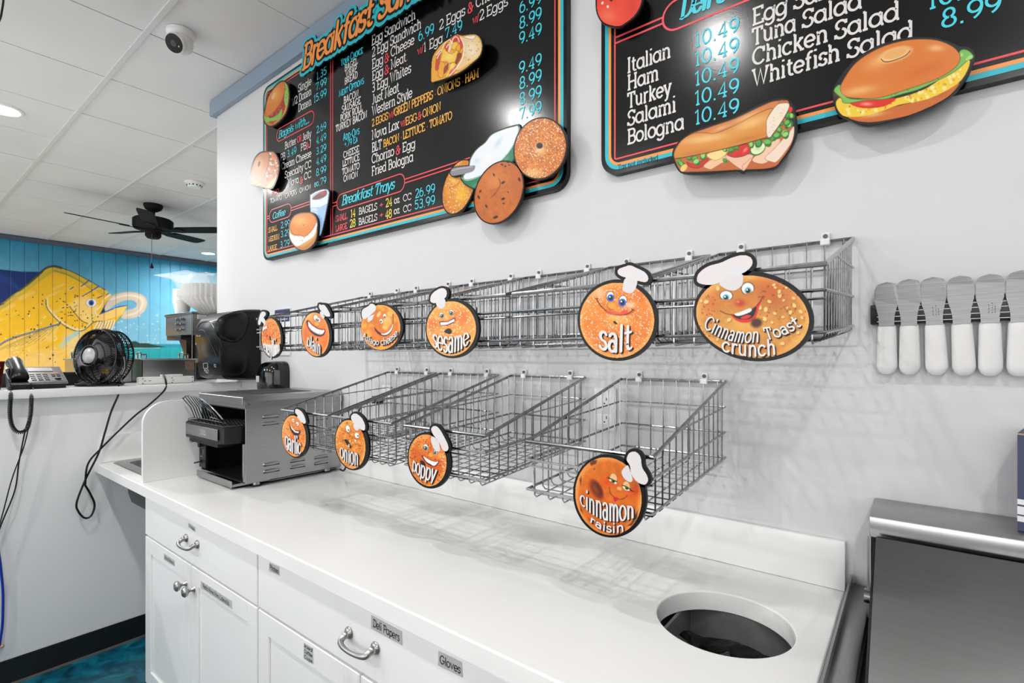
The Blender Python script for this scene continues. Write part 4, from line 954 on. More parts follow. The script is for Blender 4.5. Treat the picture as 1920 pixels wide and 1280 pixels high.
for s, x, y, x1, h in [('&', 721.5, 119, 730.5, 16), ('&', 721.5, 141, 730.5, 16), (':', 762, 122, 764.5, 14), ('&', 877.6, 26.5, 888, 19), ('w/', 783.5, 103.4, 794, 14), ('w/', 887, 45.6, 898.5, 14.5), ('w/', 729.8, 222.6, 739.5, 14), ('w/', 751.8, 238.6, 761, 14), ('&', 784, 225.3, 790.8, 14), ('&', 743, 290.6, 751.5, 16), ('*', 815, 184, 818.5, 14), ('*', 866.5, 160, 869.5, 14), ('*', 751.3, 264, 754, 14), ('*', 800, 244, 803, 14),
                       ('&', 563, 345, 569, 12.5), ('&', 574.8, 280, 579.6, 12.5), ('or', 557.8, 268, 566, 11), ('ALSO', 509.7, 366.4, 523, 8), ('*', 531, 374, 533, 8), ('*', 558.6, 363.6, 560.6, 8), ('SMALL', 630.6, 415.7, 651.5, 10.5), ('LARGE', 630, 434, 651.3, 10.5), ('+', 712, 391, 719, 12), ('+', 712, 410, 719, 12)]:
    word(t_, s.upper() if s == 'or' else s, x, y, x1, h, M_rd, True, .14)
for s, x, y, x1, h in [('14', 658, 407.5, 667, 14), ('28', 656.4, 426.5, 667, 14), ('24', 723.7, 388.3, 735.8, 15), ('48', 723, 410, 735, 15)]: word(t_, s, x, y, x1, h, M_yl, True, .13)
for s, x, y, x1, h in [('SMALL', 504, 436, 520.3, 8.5), ('MEDIUM', 504, 453.2, 524, 8.5), ('LARGE', 503, 471, 519.5, 8.5)]: word(t_, s, x, y, x1, h, M_ye, True, .14, .06)
def script(mb, s, x, y, x1, h, m, w=.17, d=.0009, Y=None, slant=.28):
    word(mb, s, x, y, x1, h, m, False, w, .045, False, slant, d, .45, True, Y)
for s, x, y, x1, h in [('Bagels with...', 522.6, 260, 581.4, 13), ('Coffee', 511.8, 410.8, 535.6, 11.5), ('Breakfast Trays', 641.4, 384.8, 740.7, 17)]: script(t_, s, x, y, x1, h, M_cy)
word(t_, 'Tax not included', 499.5, 487.3, 520, 3.2, M_ink, False, .14)
# red rules and capsules
def cap(x0, y0, x1, y1):                           # capsule from photo corners: left-bottom, right-top
    a, b = XZ(x0, y0), XZ(x1, y1); r = (b[1] - a[1]) / 2.05
    rline(t_, rrect(a[0], a[1], b[0], b[1], r), .0042, M_rd, .0006, True)
    return a, b
cap(519, 267.5, 589, 205); c1 = cap(632, 396, 759, 323); c0 = cap(505.5, 418.5, 546, 380)
xl = bx0 + .0405; xr = bx1 - .0405; xm = XZ(620.2, 200)[0]; xm2 = XZ(624, 200)[0]
zt = bz1 - .0405; zb = bz0 + .0405; zh = (c1[0][1] + c1[1][1]) / 2; zc = (c0[0][1] + c0[1][1]) / 2
for a in ([(xm, zt), (xm, zc - .007), ], [(xm2, zt), (xm2, zh + .007), (c1[0][0], zh + .007)], [(xm2, zb), (xm2, zh - .007), (c1[0][0], zh - .007)], [(c1[1][0], zh + .007), (xr, zh + .007)], [(c1[1][0], zh - .007), (xr, zh - .007)],
          [(xl, zc + .006), (c0[0][0], zc + .006)], [(xl, zc - .006), (c0[0][0], zc - .006)], [(c0[1][0], zc + .006), (xm, zc + .006)], [(c0[1][0], zc - .006), (xm, zc - .006), (xm, zb)]):
    rline(t_, a, .0042, M_rd)
t_.build('printed_lettering', B1)
# standing header: script letters with black and cyan outline
def header(parent, s, x, y, x1, h, Yh=YB - .035):
    a = onY(x, y, Yh); e = onY(x1, y, Yh); hh = h * depth(a) / FPX; _, wd = layout(s, False, .2, .045); sx = (e[0] - a[0]) / (wd + .14)
    for nm, w, d, m, back in (('header_backing', .62, 0, M_cy2, .008), ('header_outline', .36, .001, M_print, 0), ('header_letters', .185, .002, M_or, 0)):
        mb = MB(); pl, _ = layout(s, False, w, .045, False, .33 * .2 / w, True, sx / hh)
        F = lambda p: (a[0] + p[0] * hh + .28 * p[1] * sx, a[2] + p[1] * hh)
        for i, P_ in enumerate(pl):
            q = [F(p) for p in P_]
            if nm == 'header_backing':
                if sum(q[i - 1][0] * q[i][1] - q[i][0] * q[i - 1][1] for i in range(len(q))) < 0: q = q[::-1]
                mb.prism([(p[0], Yh - JIT(i), p[1]) for p in q], [(p[0], Yh + back, p[1]) for p in q], m, M_print)
            else: mb.add([(p[0], Yh - d - JIT(i), p[1]) for p in q], [list(range(len(q)))], m)
        if nm == 'header_backing':
            mb.box((a[0], Yh + .0015, a[2] - .01), (e[0], Yh + back, a[2] + hh * .74), m)
            mb.box((a[0] + .1, Yh + .008, a[2] + .02), (a[0] + .14, YB, a[2] + .04), M_print); mb.box((e[0] - .3, Yh + .008, a[2] + .02), (e[0] - .26, YB, a[2] + .04), M_print)
        mb.build(nm, parent)
header(B1, 'Breakfast Sandwiches', 568, 131, 945, 42)
# ---- cut-out pictures
def bun(p, o, a='#d98a3d', b='#f0bd72', c='#b8662a'):
    P_ = np.array(o); c0 = P_.mean(0); s = np.ptp(P_, axis=0)
    p.poly(o, a, 1); p.glow(c0[0] - .1 * s[0], c0[1] - .15 * s[1], .28 * s[0], .2 * s[1], b, .8); p.poly(o, a, 1, 0, edge=c, ew=1.0)
def s1(p):
    p.poly(Z1([(90, 1080), (150, 1060), (220, 960), (265, 860), (280, 960), (240, 1080), (160, 1150), (95, 1120)]), '#b5402a', 1); p.poly(Z1([(160, 1140), (240, 1080), (282, 970), (285, 1000), (240, 1095), (165, 1152)]), '#d99a50', 1)
    p.dots(Z1([(90, 1080), (220, 960), (265, 860), (270, 960), (240, 1080), (120, 1120)]), 30, 1.4, '#7d2019', .8, 2); p.dots(Z1([(90, 1080), (220, 960), (265, 860), (270, 960), (240, 1080), (120, 1120)]), 14, 1, '#e88a60', .8, 3)
    p.poly(Z1([(75, 1085), (100, 1060), (130, 1090), (200, 1060), (240, 1000), (235, 1080), (190, 1110), (130, 1120), (100, 1130)]), '#8cc063', 1, 1, 3); p.poly(Z1([(255, 760), (285, 780), (300, 850), (295, 920), (280, 990), (262, 920), (268, 820)]), '#9acb6c', 1, 1, 3); p.dots(Z1([(255, 760), (300, 850), (280, 990), (262, 920)]), 14, 1.2, '#5d9a45', .7, 5)
    bun(p, spline(Z1([(95, 1075), (88, 1000), (110, 910), (160, 830), (215, 770), (255, 762), (270, 800), (262, 860), (228, 950), (170, 1025), (125, 1065)]), 4)); p.ell(*Z1([(160, 885)])[0], 4.2, 9.5, '#b87838', 25, .2); p.ell(*Z1([(163, 885)])[0], 3.4, 8.4, '#eac08a', 25, .3)
o1 = spline(Z1([(72, 1090), (88, 990), (112, 895), (160, 820), (215, 762), (260, 752), (298, 800), (305, 910), (284, 1020), (240, 1092), (160, 1157), (100, 1150)]), 4)
cutout('bagel_sandwich_cutout', B1, [o1], [o1], s1, '#c98b45', .022)
def s2(p):
    p.poly(Z3([(215, 230), (262, 226), (298, 280), (310, 350), (292, 450), (250, 545), (190, 550), (140, 500), (190, 430)]), '#d98a63', 1, 1, 3)
    lo = Z3([(220, 235), (262, 230), (300, 300), (295, 430), (240, 500), (180, 480), (205, 350)]); p.dots(lo, 26, 2.2, '#c43c3c', .85, 1); p.dots(lo, 20, 1.8, '#f0e6e0', .9, 2); p.dots(lo, 22, 1.7, '#4f8a3c', .85, 3); p.dots(lo, 20, 1.9, '#e9905f', .9, 4)
    p.poly(Z3([(215, 520), (290, 440), (300, 470), (255, 545), (190, 553)]), '#eec9a0', 2)
    bun(p, spline(Z3([(58, 500), (58, 410), (85, 300), (140, 235), (205, 225), (222, 260), (215, 330), (185, 425), (140, 495), (90, 525)]), 4), '#cf8f5e', '#e8b98c', '#9c5c34'); p.ell(*Z3([(128, 332)])[0], 2.2, 5.6, '#6d3c22', 15, .3)
o2 = spline(Z3([(52, 510), (54, 400), (85, 290), (140, 228), (215, 220), (262, 222), (298, 280), (308, 350), (292, 455), (250, 548), (200, 556), (140, 535), (80, 528)]), 4)
cutout('lox_bagel_cutout', B1, [o2], [o2], s2, '#d5a070', .022)
def s3(p):
    p.poly(Z3([(600, 630), (770, 600), (745, 760), (700, 975), (665, 985), (615, 900)]), '#a9c8ec', 1); p.poly(Z3([(600, 630), (660, 700), (680, 960), (650, 985), (615, 900)]), '#d2e2f6', 4)
    p.poly(Z3([(600, 640), (610, 665), (700, 665), (765, 620), (757, 700), (690, 735), (607, 735)]), '#dfe9f6', 1); p.line(Z3([(607, 735), (690, 735), (755, 700)]), .8, '#7d9fc9'); p.line(Z3([(612, 770), (690, 768), (748, 735)]), .6, '#8fb0d6')
    p.poly(ellipse(*Z3([(685, 617)])[0], 17.2, 8.8, -16), '#f2f4f8', 1); p.poly(ellipse(*Z3([(688, 620)])[0], 15, 7, -18), '#b9cbe2', 1); p.poly(Z3([(618, 650), (680, 600), (740, 575), (755, 590), (745, 625), (690, 655), (640, 662)]), '#7a3030', 1, 1, 3); p.glow(*Z3([(715, 600)])[0], 6, 3, '#c96a6a', .7)
o3 = spline(Z3([(597, 640), (612, 610), (680, 575), (745, 563), (773, 585), (770, 640), (748, 760), (702, 975), (668, 990), (640, 975), (612, 900)]), 4)
cutout('coffee_cup_cutout', B1, [o3], [o3], s3, '#b8d0ee', .02, 1.2)
def s4(p):
    p.poly(Z3([(430, 1030), (520, 1100), (640, 1010), (660, 900), (645, 1040), (560, 1118), (480, 1112)]), '#cf8a44', 1, 1, 3)
    p.poly(Z3([(408, 930), (430, 985), (560, 990), (650, 880), (662, 900), (640, 985), (590, 1030), (540, 1060), (480, 1092), (440, 1060), (410, 1000)]), '#f2f0ec', 1, 1, 3); p.dots(Z3([(412, 940), (560, 1000), (655, 890), (600, 1020), (480, 1080)]), 22, .8, '#c98a5a', .8, 4)
    bun(p, spline(Z3([(415, 930), (420, 870), (460, 810), (540, 785), (610, 790), (648, 830), (650, 880), (610, 950), (550, 1000), (500, 985), (450, 985)]), 4), '#e2923e', '#f6c274'); p.poly(Z3([(520, 880), (540, 900), (555, 880), (545, 892), (530, 890)]), '#7c4415', .8)
o4 = spline(Z3([(405, 930), (415, 865), (460, 803), (540, 780), (615, 785), (655, 830), (666, 900), (648, 1040), (570, 1120), (490, 1118), (430, 1060), (406, 1000)]), 4)
cutout('cream_cheese_bagel_cutout', B1, [o4], [o4], s4, '#d9a866', .03, 1.2)
def s5(p):
    p.c[:] = lin('#e9b04c'); rg = np.random.RandomState(4)
    for k in range(30): p.ell(*Z8([(rg.uniform(-160, 480), rg.uniform(80, 1080))])[0], rg.uniform(2, 5), rg.uniform(1.5, 3.5), ('#e2584c', '#c9483e', '#f0a850', '#b9503c', '#f4c860')[k % 5], rg.uniform(0, 180), .3, .95)
    Y_, O_, W_, D_ = '#f6cd58', '#f0b24a', '#fbf0e4', '#9c4434'
    for L, c in (([(-170, 900), (-150, 640), (-90, 500), (-40, 520), (-70, 700), (-110, 900)], '#d65a48'), ([(180, 200), (330, 80), (420, 140), (490, 330), (440, 400), (360, 210)], '#e5544c'),
                 ([(10, 420), (80, 400), (140, 500), (240, 520), (330, 440), (380, 480), (330, 640), (300, 720), (220, 730), (150, 760), (100, 720), (-40, 700), (-20, 560)], Y_), ([(-60, 720), (60, 760), (30, 900), (20, 1060), (-60, 1100), (-110, 1000)], O_), ([(220, 330), (260, 250), (340, 240), (370, 300), (300, 420), (220, 410)], Y_), ([(320, 380), (400, 280), (430, 350), (420, 430), (360, 460)], O_),
                 ([(150, 900), (200, 760), (290, 740), (310, 800), (240, 920), (110, 1080), (60, 1090)], Y_), ([(440, 640), (470, 500), (510, 450), (480, 640), (340, 860), (320, 820)], O_), ([(360, 520), (450, 510), (440, 600), (390, 660), (350, 780), (300, 720), (330, 640)], D_), ([(60, 840), (140, 760), (130, 880), (50, 1000), (30, 960)], '#a8503c'), ([(160, 1030), (190, 930), (280, 850), (345, 850), (300, 950), (230, 1030)], '#ea6a5c'), ([(50, 350), (110, 270), (150, 300), (110, 470), (70, 420)], '#d9544a'), ([(260, 230), (330, 160), (345, 220), (290, 240)], '#c8483e'), ([(-140, 560), (-60, 470), (-20, 480), (-60, 560), (-130, 640)], '#e4685a')):
        p.poly(Z8(L), c, 1, 1, 3, edge='#8a4a2c', ew=.45)
    for L in ([(0, 400), (60, 260), (150, 190), (210, 230), (200, 360), (150, 470)], [(90, 380), (140, 300), (170, 330), (150, 470)], [(230, 280), (250, 170), (310, 115), (370, 150), (400, 240)], [(-130, 640), (-70, 520), (-10, 470)], [(-150, 560), (-60, 450), (0, 430)]): p.line(Z8(L), 1.5, W_, 1, 5)
    p.glow(*Z8([(150, 600)])[0], 9, 6, '#fae6a4', .7); p.glow(*Z8([(230, 820)])[0], 4, 6, '#fbe39a', .7); p.glow(*Z8([(80, 720)])[0], 4, 2.5, '#ec8a78', .9)
    p.poly(Z8([(420, 130), (480, 120), (560, 95), (760, 85), (880, 180), (935, 330), (920, 470), (820, 620), (640, 750), (400, 900), (330, 860), (470, 640), (510, 400), (490, 260)]), '#ecd0a0', 1.2, 1, 3)
    p.glow(*Z8([(700, 420)])[0], 10, 14, '#f7e9d2', .9); p.dots(Z8([(540, 200), (880, 220), (900, 420), (620, 700), (440, 820), (530, 400)]), 22, .9, '#c99248', .7, 6, 1.7)
    p.line(Z8([(425, 130), (490, 260), (515, 420), (470, 640), (330, 870), (170, 1040)]), 1.6, '#fdf4e6', 1, 5)
    p.poly(Z8([(500, 115), (600, 95), (770, 85), (790, 120), (730, 175), (620, 165)]), '#f8efdc', .8, 1, 3, edge='#a87838', ew=.6)
o5 = spline(Z2([(142, 750), (143, 620), (158, 515), (228, 415), (290, 370), (350, 330), (385, 318), (430, 328), (540, 316), (592, 350), (612, 420), (592, 512), (520, 582), (430, 652), (340, 697), (250, 732), (185, 750)]), 4)
cutout('wrap_cutout', B1, [o5], [o5], s5, '#efb856', .04)
def rot_bagel(cx, cy, rx, ry, rot, base, dots, hole):
    def f(p):
        p.noise(10, .1, seed=1); p.noise(4, .07, seed=6); r = np.hypot((p.x - cx) / rx, (p.y - cy) / ry); p.mix(np.arange(len(r)), np.clip((r - .8) / .25, 0, 1) * .4, '#b9652a')
        for n, rr, c, sd in dots: p.dots(ellipse(cx, cy, rx * .97, ry * .97, rot), n, rr, c, .9, sd)
        hole(p)
    return f
e1 = Z4([(395, 740)])[0]; e2 = Z4([(765, 790)])[0]; e3 = Z4([(1147, 385)])[0]
def h1(p): p.glow(*Z4([(420, 800)])[0], 12, 16, '#f3c44c', .8); p.line(Z4([(300, 750), (350, 740), (400, 700), (395, 660)]), 1.2, '#b8702a', .8, 4); p.glow(*Z4([(350, 680)])[0], 7, 6, '#f6d47a', .8)
def h2(p):
    p.glow(*Z4([(720, 680)])[0], 18, 16, '#e09a5c', .7); p.line(Z4([(765, 660), (780, 720), (740, 790), (690, 840)]), 1.3, '#6e3415', .9, 5); p.line(Z4([(690, 775), (740, 760), (775, 735)]), .9, '#8a4a20', .7, 5)
    for x, y, a, r in ((795, 535, 3, 30), (850, 512, 3, 0), (720, 628, 3, 70), (805, 700, 4, -30), (955, 672, 4, 70), (580, 835, 4, 60), (650, 918, 3.4, 60), (805, 850, 4, -20), (850, 788, 2, 60), (735, 1020, 5, -20), (810, 893, 2.4, 0), (595, 780, 3, 120), (825, 550, 2.6, -20), (860, 540, 2, 0)): p.ell(*Z4([(x, y)])[0], a, a * .55, '#4a1f16', r, .4)
def h3(p): p.glow(e3[0], e3[1] + 2, 9, 10, '#f0d098', .9); p.ell(e3[0] - 1, e3[1] - 5, 6.2, 5.6, '#1c100a', 0, .2); p.glow(*Z4([(1080, 610)])[0], 16, 8, '#f2d79c', .6)
cutout('seeded_bagel_cutout', B1, [ellipse(*e1, 28, 53, 18)], [ellipse(*e1, 27.4, 52.4, 18)], rot_bagel(*e1, 28, 53, 18, '', [(160, .75, '#fbf0da', 2), (60, .8, '#b8641e', 3)], h1), '#df9a3e', .014, 1.1)
def s6(p):
    p.poly(Z4([(418, 650), (440, 690), (500, 735), (575, 748), (690, 680), (800, 600), (900, 480), (955, 300), (950, 200), (900, 330), (830, 450), (700, 570), (560, 660), (460, 680)]), '#2c8a63', 1, 1, 3); p.glow(*Z4([(820, 500)])[0], 12, 4, '#79b698', .7, -50); p.glow(*Z4([(560, 720)])[0], 10, 3, '#63ab8a', .7, -20)
    p.line(Z4([(425, 655), (470, 680), (560, 655), (700, 570), (840, 440), (920, 310), (955, 190)]), 1.4, '#b9d3c4', .9, 5)
    p.poly(Z4([(440, 640), (490, 580), (505, 490), (560, 400), (640, 335), (700, 262), (800, 215), (905, 185), (945, 185), (925, 290), (845, 430), (710, 560), (570, 645), (465, 672)]), '#eceff3', 1, 1, 3); p.glow(*Z4([(760, 330)])[0], 4, 12, '#b9d2e6', .6, 35); p.glow(*Z4([(560, 500)])[0], 6, 6, '#c6d8e8', .5); p.glow(*Z4([(660, 480)])[0], 10, 14, '#f6f1f2', .8, 40)
    p.poly(Z4([(318, 610), (330, 578), (370, 560), (500, 546), (547, 546), (520, 600), (380, 632), (335, 636)]), '#9a98a0', 1, 1, 3); p.line(Z4([(335, 590), (380, 575), (520, 555)]), 1.6, '#d5d3d8', .7)
o6 = [spline(Z4([(415, 645), (480, 575), (498, 485), (555, 392), (635, 328), (695, 254), (800, 207), (930, 168), (960, 180), (962, 300), (905, 490), (810, 610), (690, 690), (575, 755), (495, 740), (435, 695)]), 4), spline(Z4([(314, 612), (328, 574), (370, 556), (500, 542), (550, 543), (522, 604), (380, 637), (332, 640)]), 3)]
cutout('cream_cheese_tub_cutout', B1, o6, o6, s6, '#1d6a4c', .024, 1.1)
cutout('raisin_bagel_cutout', B1, [ellipse(*e2, 43, 61, 23)], [ellipse(*e2, 42.4, 60.4, 23)], rot_bagel(*e2, 43, 61, 23, '', [(60, .6, '#8f4a20', 2)], h2), '#c9793a', .034, 1.4)
cutout('everything_bagel_cutout', B1, [ellipse(*e3, 48.5, 58, 15)], [ellipse(*e3, 47.8, 57.3, 15)], rot_bagel(*e3, 48.5, 58, 15, '', [(330, .8, '#fdf1d8', 2), (240, .7, '#2c160c', 3), (160, .8, '#a8501c', 5), (90, 1.0, '#f0c67e', 6)], h3), '#da8a42', .034, 1.4)

# ---- right board: deli
dx0 = onY(1127.5, 200, YB)[0]; dz0 = onY(1148, 328.5, YB)[2]
B2 = board('menu_board', 'right black menu board of deli sandwiches and salads', dx0, dz0, dx0 + 1.75, bz1)
t_ = MB()
for s, x, y, x1, h in [('Italian', 1177, 136.8, 1257.5, 26.5), ('Ham', 1177, 169.2, 1235, 26.5), ('Turkey', 1177.5, 202.6, 1258, 26.5), ('Salami', 1177.5, 236, 1267.4, 26.5), ('Bologna', 1177, 270.5, 1282, 26.5),
                       ('Egg', 1411.3, 47.8, 1475.5, 30), ('Salad', 1489, 18.3, 1594, 31), ('Tuna', 1411.5, 85.4, 1491, 30), ('Salad', 1505, 53.2, 1616, 31), ('Chicken', 1412, 123, 1552, 30), ('Salad', 1566, 74.6, 1686, 32), ('Whitefish', 1411.5, 162.4, 1574.6, 30), ('Salad', 1589, 109.6, 1712, 32)]:
    word(t_, s, x, y, x1, h, M_wt, True, .135, .1)
for s, x, y, x1, h in [('10.49', 1302.5, 89, 1385.6, 25.5), ('10.49', 1302.5, 124.9, 1385.6, 25.5), ('10.49', 1302.5, 161.5, 1385.6, 25.5), ('10.49', 1302.5, 198, 1385.6, 25.5), ('10.49', 1302.5, 233.8, 1385.6, 25.5), ('10.99', 1739, 18.6, 1870, 33), ('8.99', 1765.7, 53.4, 1877, 33)]:
    word(t_, s, x, y, x1, h, M_cy, True, .125, .12)
script(t_, 'Deli Sandwiches', 1276, 35.5, 1560, 42, M_cy)
word(t_, 'Tax not included', 1159, 318.4, 1234, 9, M_ink, True, .12, d=.0008)
zz = XZ(1243, 38)[1]; zb_ = XZ(1262, 57.3)[1]; a = XZ(1243, 38)
rline(t_, rrect(a[0], zb_, a[0] + .5, 2 * zz - zb_, (zz - zb_) * .98), .005, M_rd, .0006, True)
rline(t_, [(dx0 + .0405, zz + .007), (a[0], zz + .007)], .005, M_rd); rline(t_, [(dx0 + .0405, zz - .008), (a[0], zz - .008)], .005, M_rd)
t_.build('printed_lettering', B2)
def s7(p):
    p.glow(*Z5([(150, 110)])[0], 16, 14, '#f58a6c', .7); p.poly(Z5([(150, -10), (175, 15), (195, -10)]), '#2a120c', 1); p.ell(*Z5([(150, 48)])[0], 2, 2.6, '#fff0ea', 0, .4); p.ell(*Z5([(112, 22)])[0], 2, 3, '#fff0ea', 30, .4)
    p.glow(*Z5([(330, 60)])[0], 14, 24, '#d03a2c', .5)
o7 = spline(Z5([(72, 50), (78, -40), (140, -120), (230, -140), (330, -110), (385, -30), (380, 40), (340, 110), (280, 160), (235, 185), (180, 182), (120, 160), (85, 110)]), 5)
cutout('tomato_cutout', B2, [o7], [o7], s7, '#ec5a45', .035, 2.2)
def s8(p):
    p.noise(8, .06, seed=2)
    p.poly(Z7([(170, 860), (200, 780), (300, 650), (430, 560), (700, 480), (1000, 380), (1300, 230), (1500, 150), (1640, 130), (1700, 170), (1650, 500), (1760, 480), (1740, 700), (1600, 940), (1450, 1030), (1100, 1050), (700, 1070), (400, 1080), (250, 1060)]), '#c9753f', 1.5, 1, 3)
    p.poly(Z7([(470, 560), (700, 470), (1000, 370), (1300, 225), (1480, 150), (1560, 150), (1480, 240), (1200, 330), (1000, 440), (800, 520), (700, 570), (560, 560)]), '#d68a4e', 1.5, 1, 3); p.glow(*Z7([(1150, 350)])[0], 26, 5, '#eebd8a', .8, -22); p.glow(*Z7([(800, 500)])[0], 16, 4, '#eec08c', .7, -20)
    # fillings
    p.poly(Z7([(560, 1000), (700, 900), (860, 850), (900, 920), (800, 970), (700, 1030), (650, 1050)]), '#f0c8a6', 1, 1, 3, edge='#b07a58', ew=.6); p.poly(Z7([(850, 870), (1000, 860), (1200, 850), (1215, 900), (1120, 1050), (1080, 1058), (960, 980)]), '#eec6ac', 1, 1, 3, edge='#b07a58', ew=.6); p.line(Z7([(1200, 890), (1130, 960), (1080, 1000), (1090, 1050)]), .8, '#a56a50', .9, 4)
    p.poly(Z7([(1210, 930), (1290, 840), (1450, 700), (1580, 640), (1560, 740), (1440, 930), (1330, 975)]), '#f1cdb2', 1, 1, 3, edge='#b07a58', ew=.6); p.poly(Z7([(1380, 900), (1500, 780), (1700, 560), (1770, 480), (1750, 660), (1640, 830), (1540, 945), (1480, 950)]), '#f3ddcb', 1, 1, 3, edge='#b58a70', ew=.6)
    for L in ([(880, 850), (960, 800), (1080, 720), (1240, 720), (1230, 770), (1130, 860), (980, 890)], [(340, 950), (420, 980), (540, 940), (620, 900), (600, 960), (500, 1030), (380, 1015)]): p.poly(Z7(L), '#d6382c', 1, 1, 4, edge='#7d1a14', ew=.7)
    p.glow(*Z7([(1120, 790)])[0], 5, 2.4, '#f7a18c', .9, -45); p.poly(Z7([(610, 850), (800, 770), (890, 780), (850, 860), (760, 920), (680, 920)]), '#f3dd9e', 1, 1, 4, edge='#b89a4c', ew=.6)
    p.poly(ellipse(*Z7([(1285, 775)])[0], 16, 11.5, -32), '#2f7a3a', 1); p.poly(ellipse(*Z7([(1288, 768)])[0], 14.2, 10, -32), '#e6efc9', 1.2); p.glow(*Z7([(1285, 770)])[0], 6, 4, '#c3dc96', .8)
    rg = np.random.RandomState(2)
    for x, y, a in ((240, 940, 6), (270, 980, 6), (370, 900, 6), (450, 920, 8), (560, 870, 8), (470, 950, 8), (930, 790, 7), (1000, 760, 6), (850, 790, 5), (850, 930, 5), (1200, 720, 7), (1300, 700, 9), (1420, 690, 9), (1490, 640, 6), (1540, 600, 8), (1570, 520, 7), (1650, 570, 9), (1660, 590, 8), (1700, 450, 9), (1600, 440, 6), (1690, 330, 8), (1740, 340, 6), (1680, 430, 7)):
        p.ell(*Z7([(x, y)])[0], a, a * .75, '#2f7d38', rg.uniform(0, 180), .2); p.ell(*Z7([(x - 5, y - 8)])[0], a * .7, a * .5, ('#7cc45a', '#5aa94a', '#a9d77a')[rg.randint(3)], rg.uniform(0, 180), .4)
    p.ell(*Z7([(300, 1030)])[0], 8, 5, '#f0cf8a', -50, .2); p.ell(*Z7([(1712, 250)])[0], 5, 5.5, '#e8402e', 0, .2)
    # roll
    ro = Z7([(170, 870), (190, 780), (290, 650), (430, 570), (560, 560), (720, 570), (900, 500), (1050, 430), (1250, 320), (1420, 250), (1490, 240), (1430, 330), (1400, 450), (1420, 600), (1200, 680), (900, 760), (600, 830), (400, 870), (210, 905)])
    p.poly(ro, '#dd9a4c', 1.2, 1, 4, edge='#8d4c22', ew=.9); p.glow(*Z7([(600, 640)])[0], 40, 7, '#f1c98e', .9, -8); p.glow(*Z7([(1200, 430)])[0], 30, 9, '#f3cb8a', .8, -20); p.glow(*Z7([(900, 660)])[0], 34, 8, '#e0a04f', .6, -14); p.glow(*Z7([(450, 830)])[0], 34, 5, '#c57c35', .6, -10); p.glow(*Z7([(1150, 640)])[0], 34, 5, '#c57c35', .6, -14)
    p.poly(Z7([(1400, 480), (1410, 380), (1490, 250), (1560, 180), (1660, 165), (1705, 180), (1690, 260), (1600, 420), (1500, 560), (1450, 625), (1410, 600)]), '#f1e4d2', 1.2, 1, 4, edge='#a8794c', ew=.8); p.dots(Z7([(1420, 480), (1560, 200), (1690, 190), (1590, 420), (1450, 600)]), 22, 1.2, '#e2cfae', .8, 3)
    p.line(Z7([(190, 905), (420, 870), (700, 810), (1000, 740), (1300, 655), (1460, 625), (1600, 430), (1700, 260)]), 1.2, '#2a1a10', .9)
o8 = spline(Z7([(160, 860), (185, 760), (290, 640), (440, 550), (700, 455), (1000, 350), (1290, 205), (1490, 130), (1620, 112), (1710, 145), (1765, 220), (1790, 400), (1795, 560), (1740, 720), (1620, 900), (1480, 1035), (1150, 1060), (1080, 1085), (980, 1060), (560, 1100), (290, 1090), (210, 1010), (180, 940)]), 4)
cutout('deli_roll_cutout', B2, [o8], [o8], s8, '#1c1210', .03, 2.2)
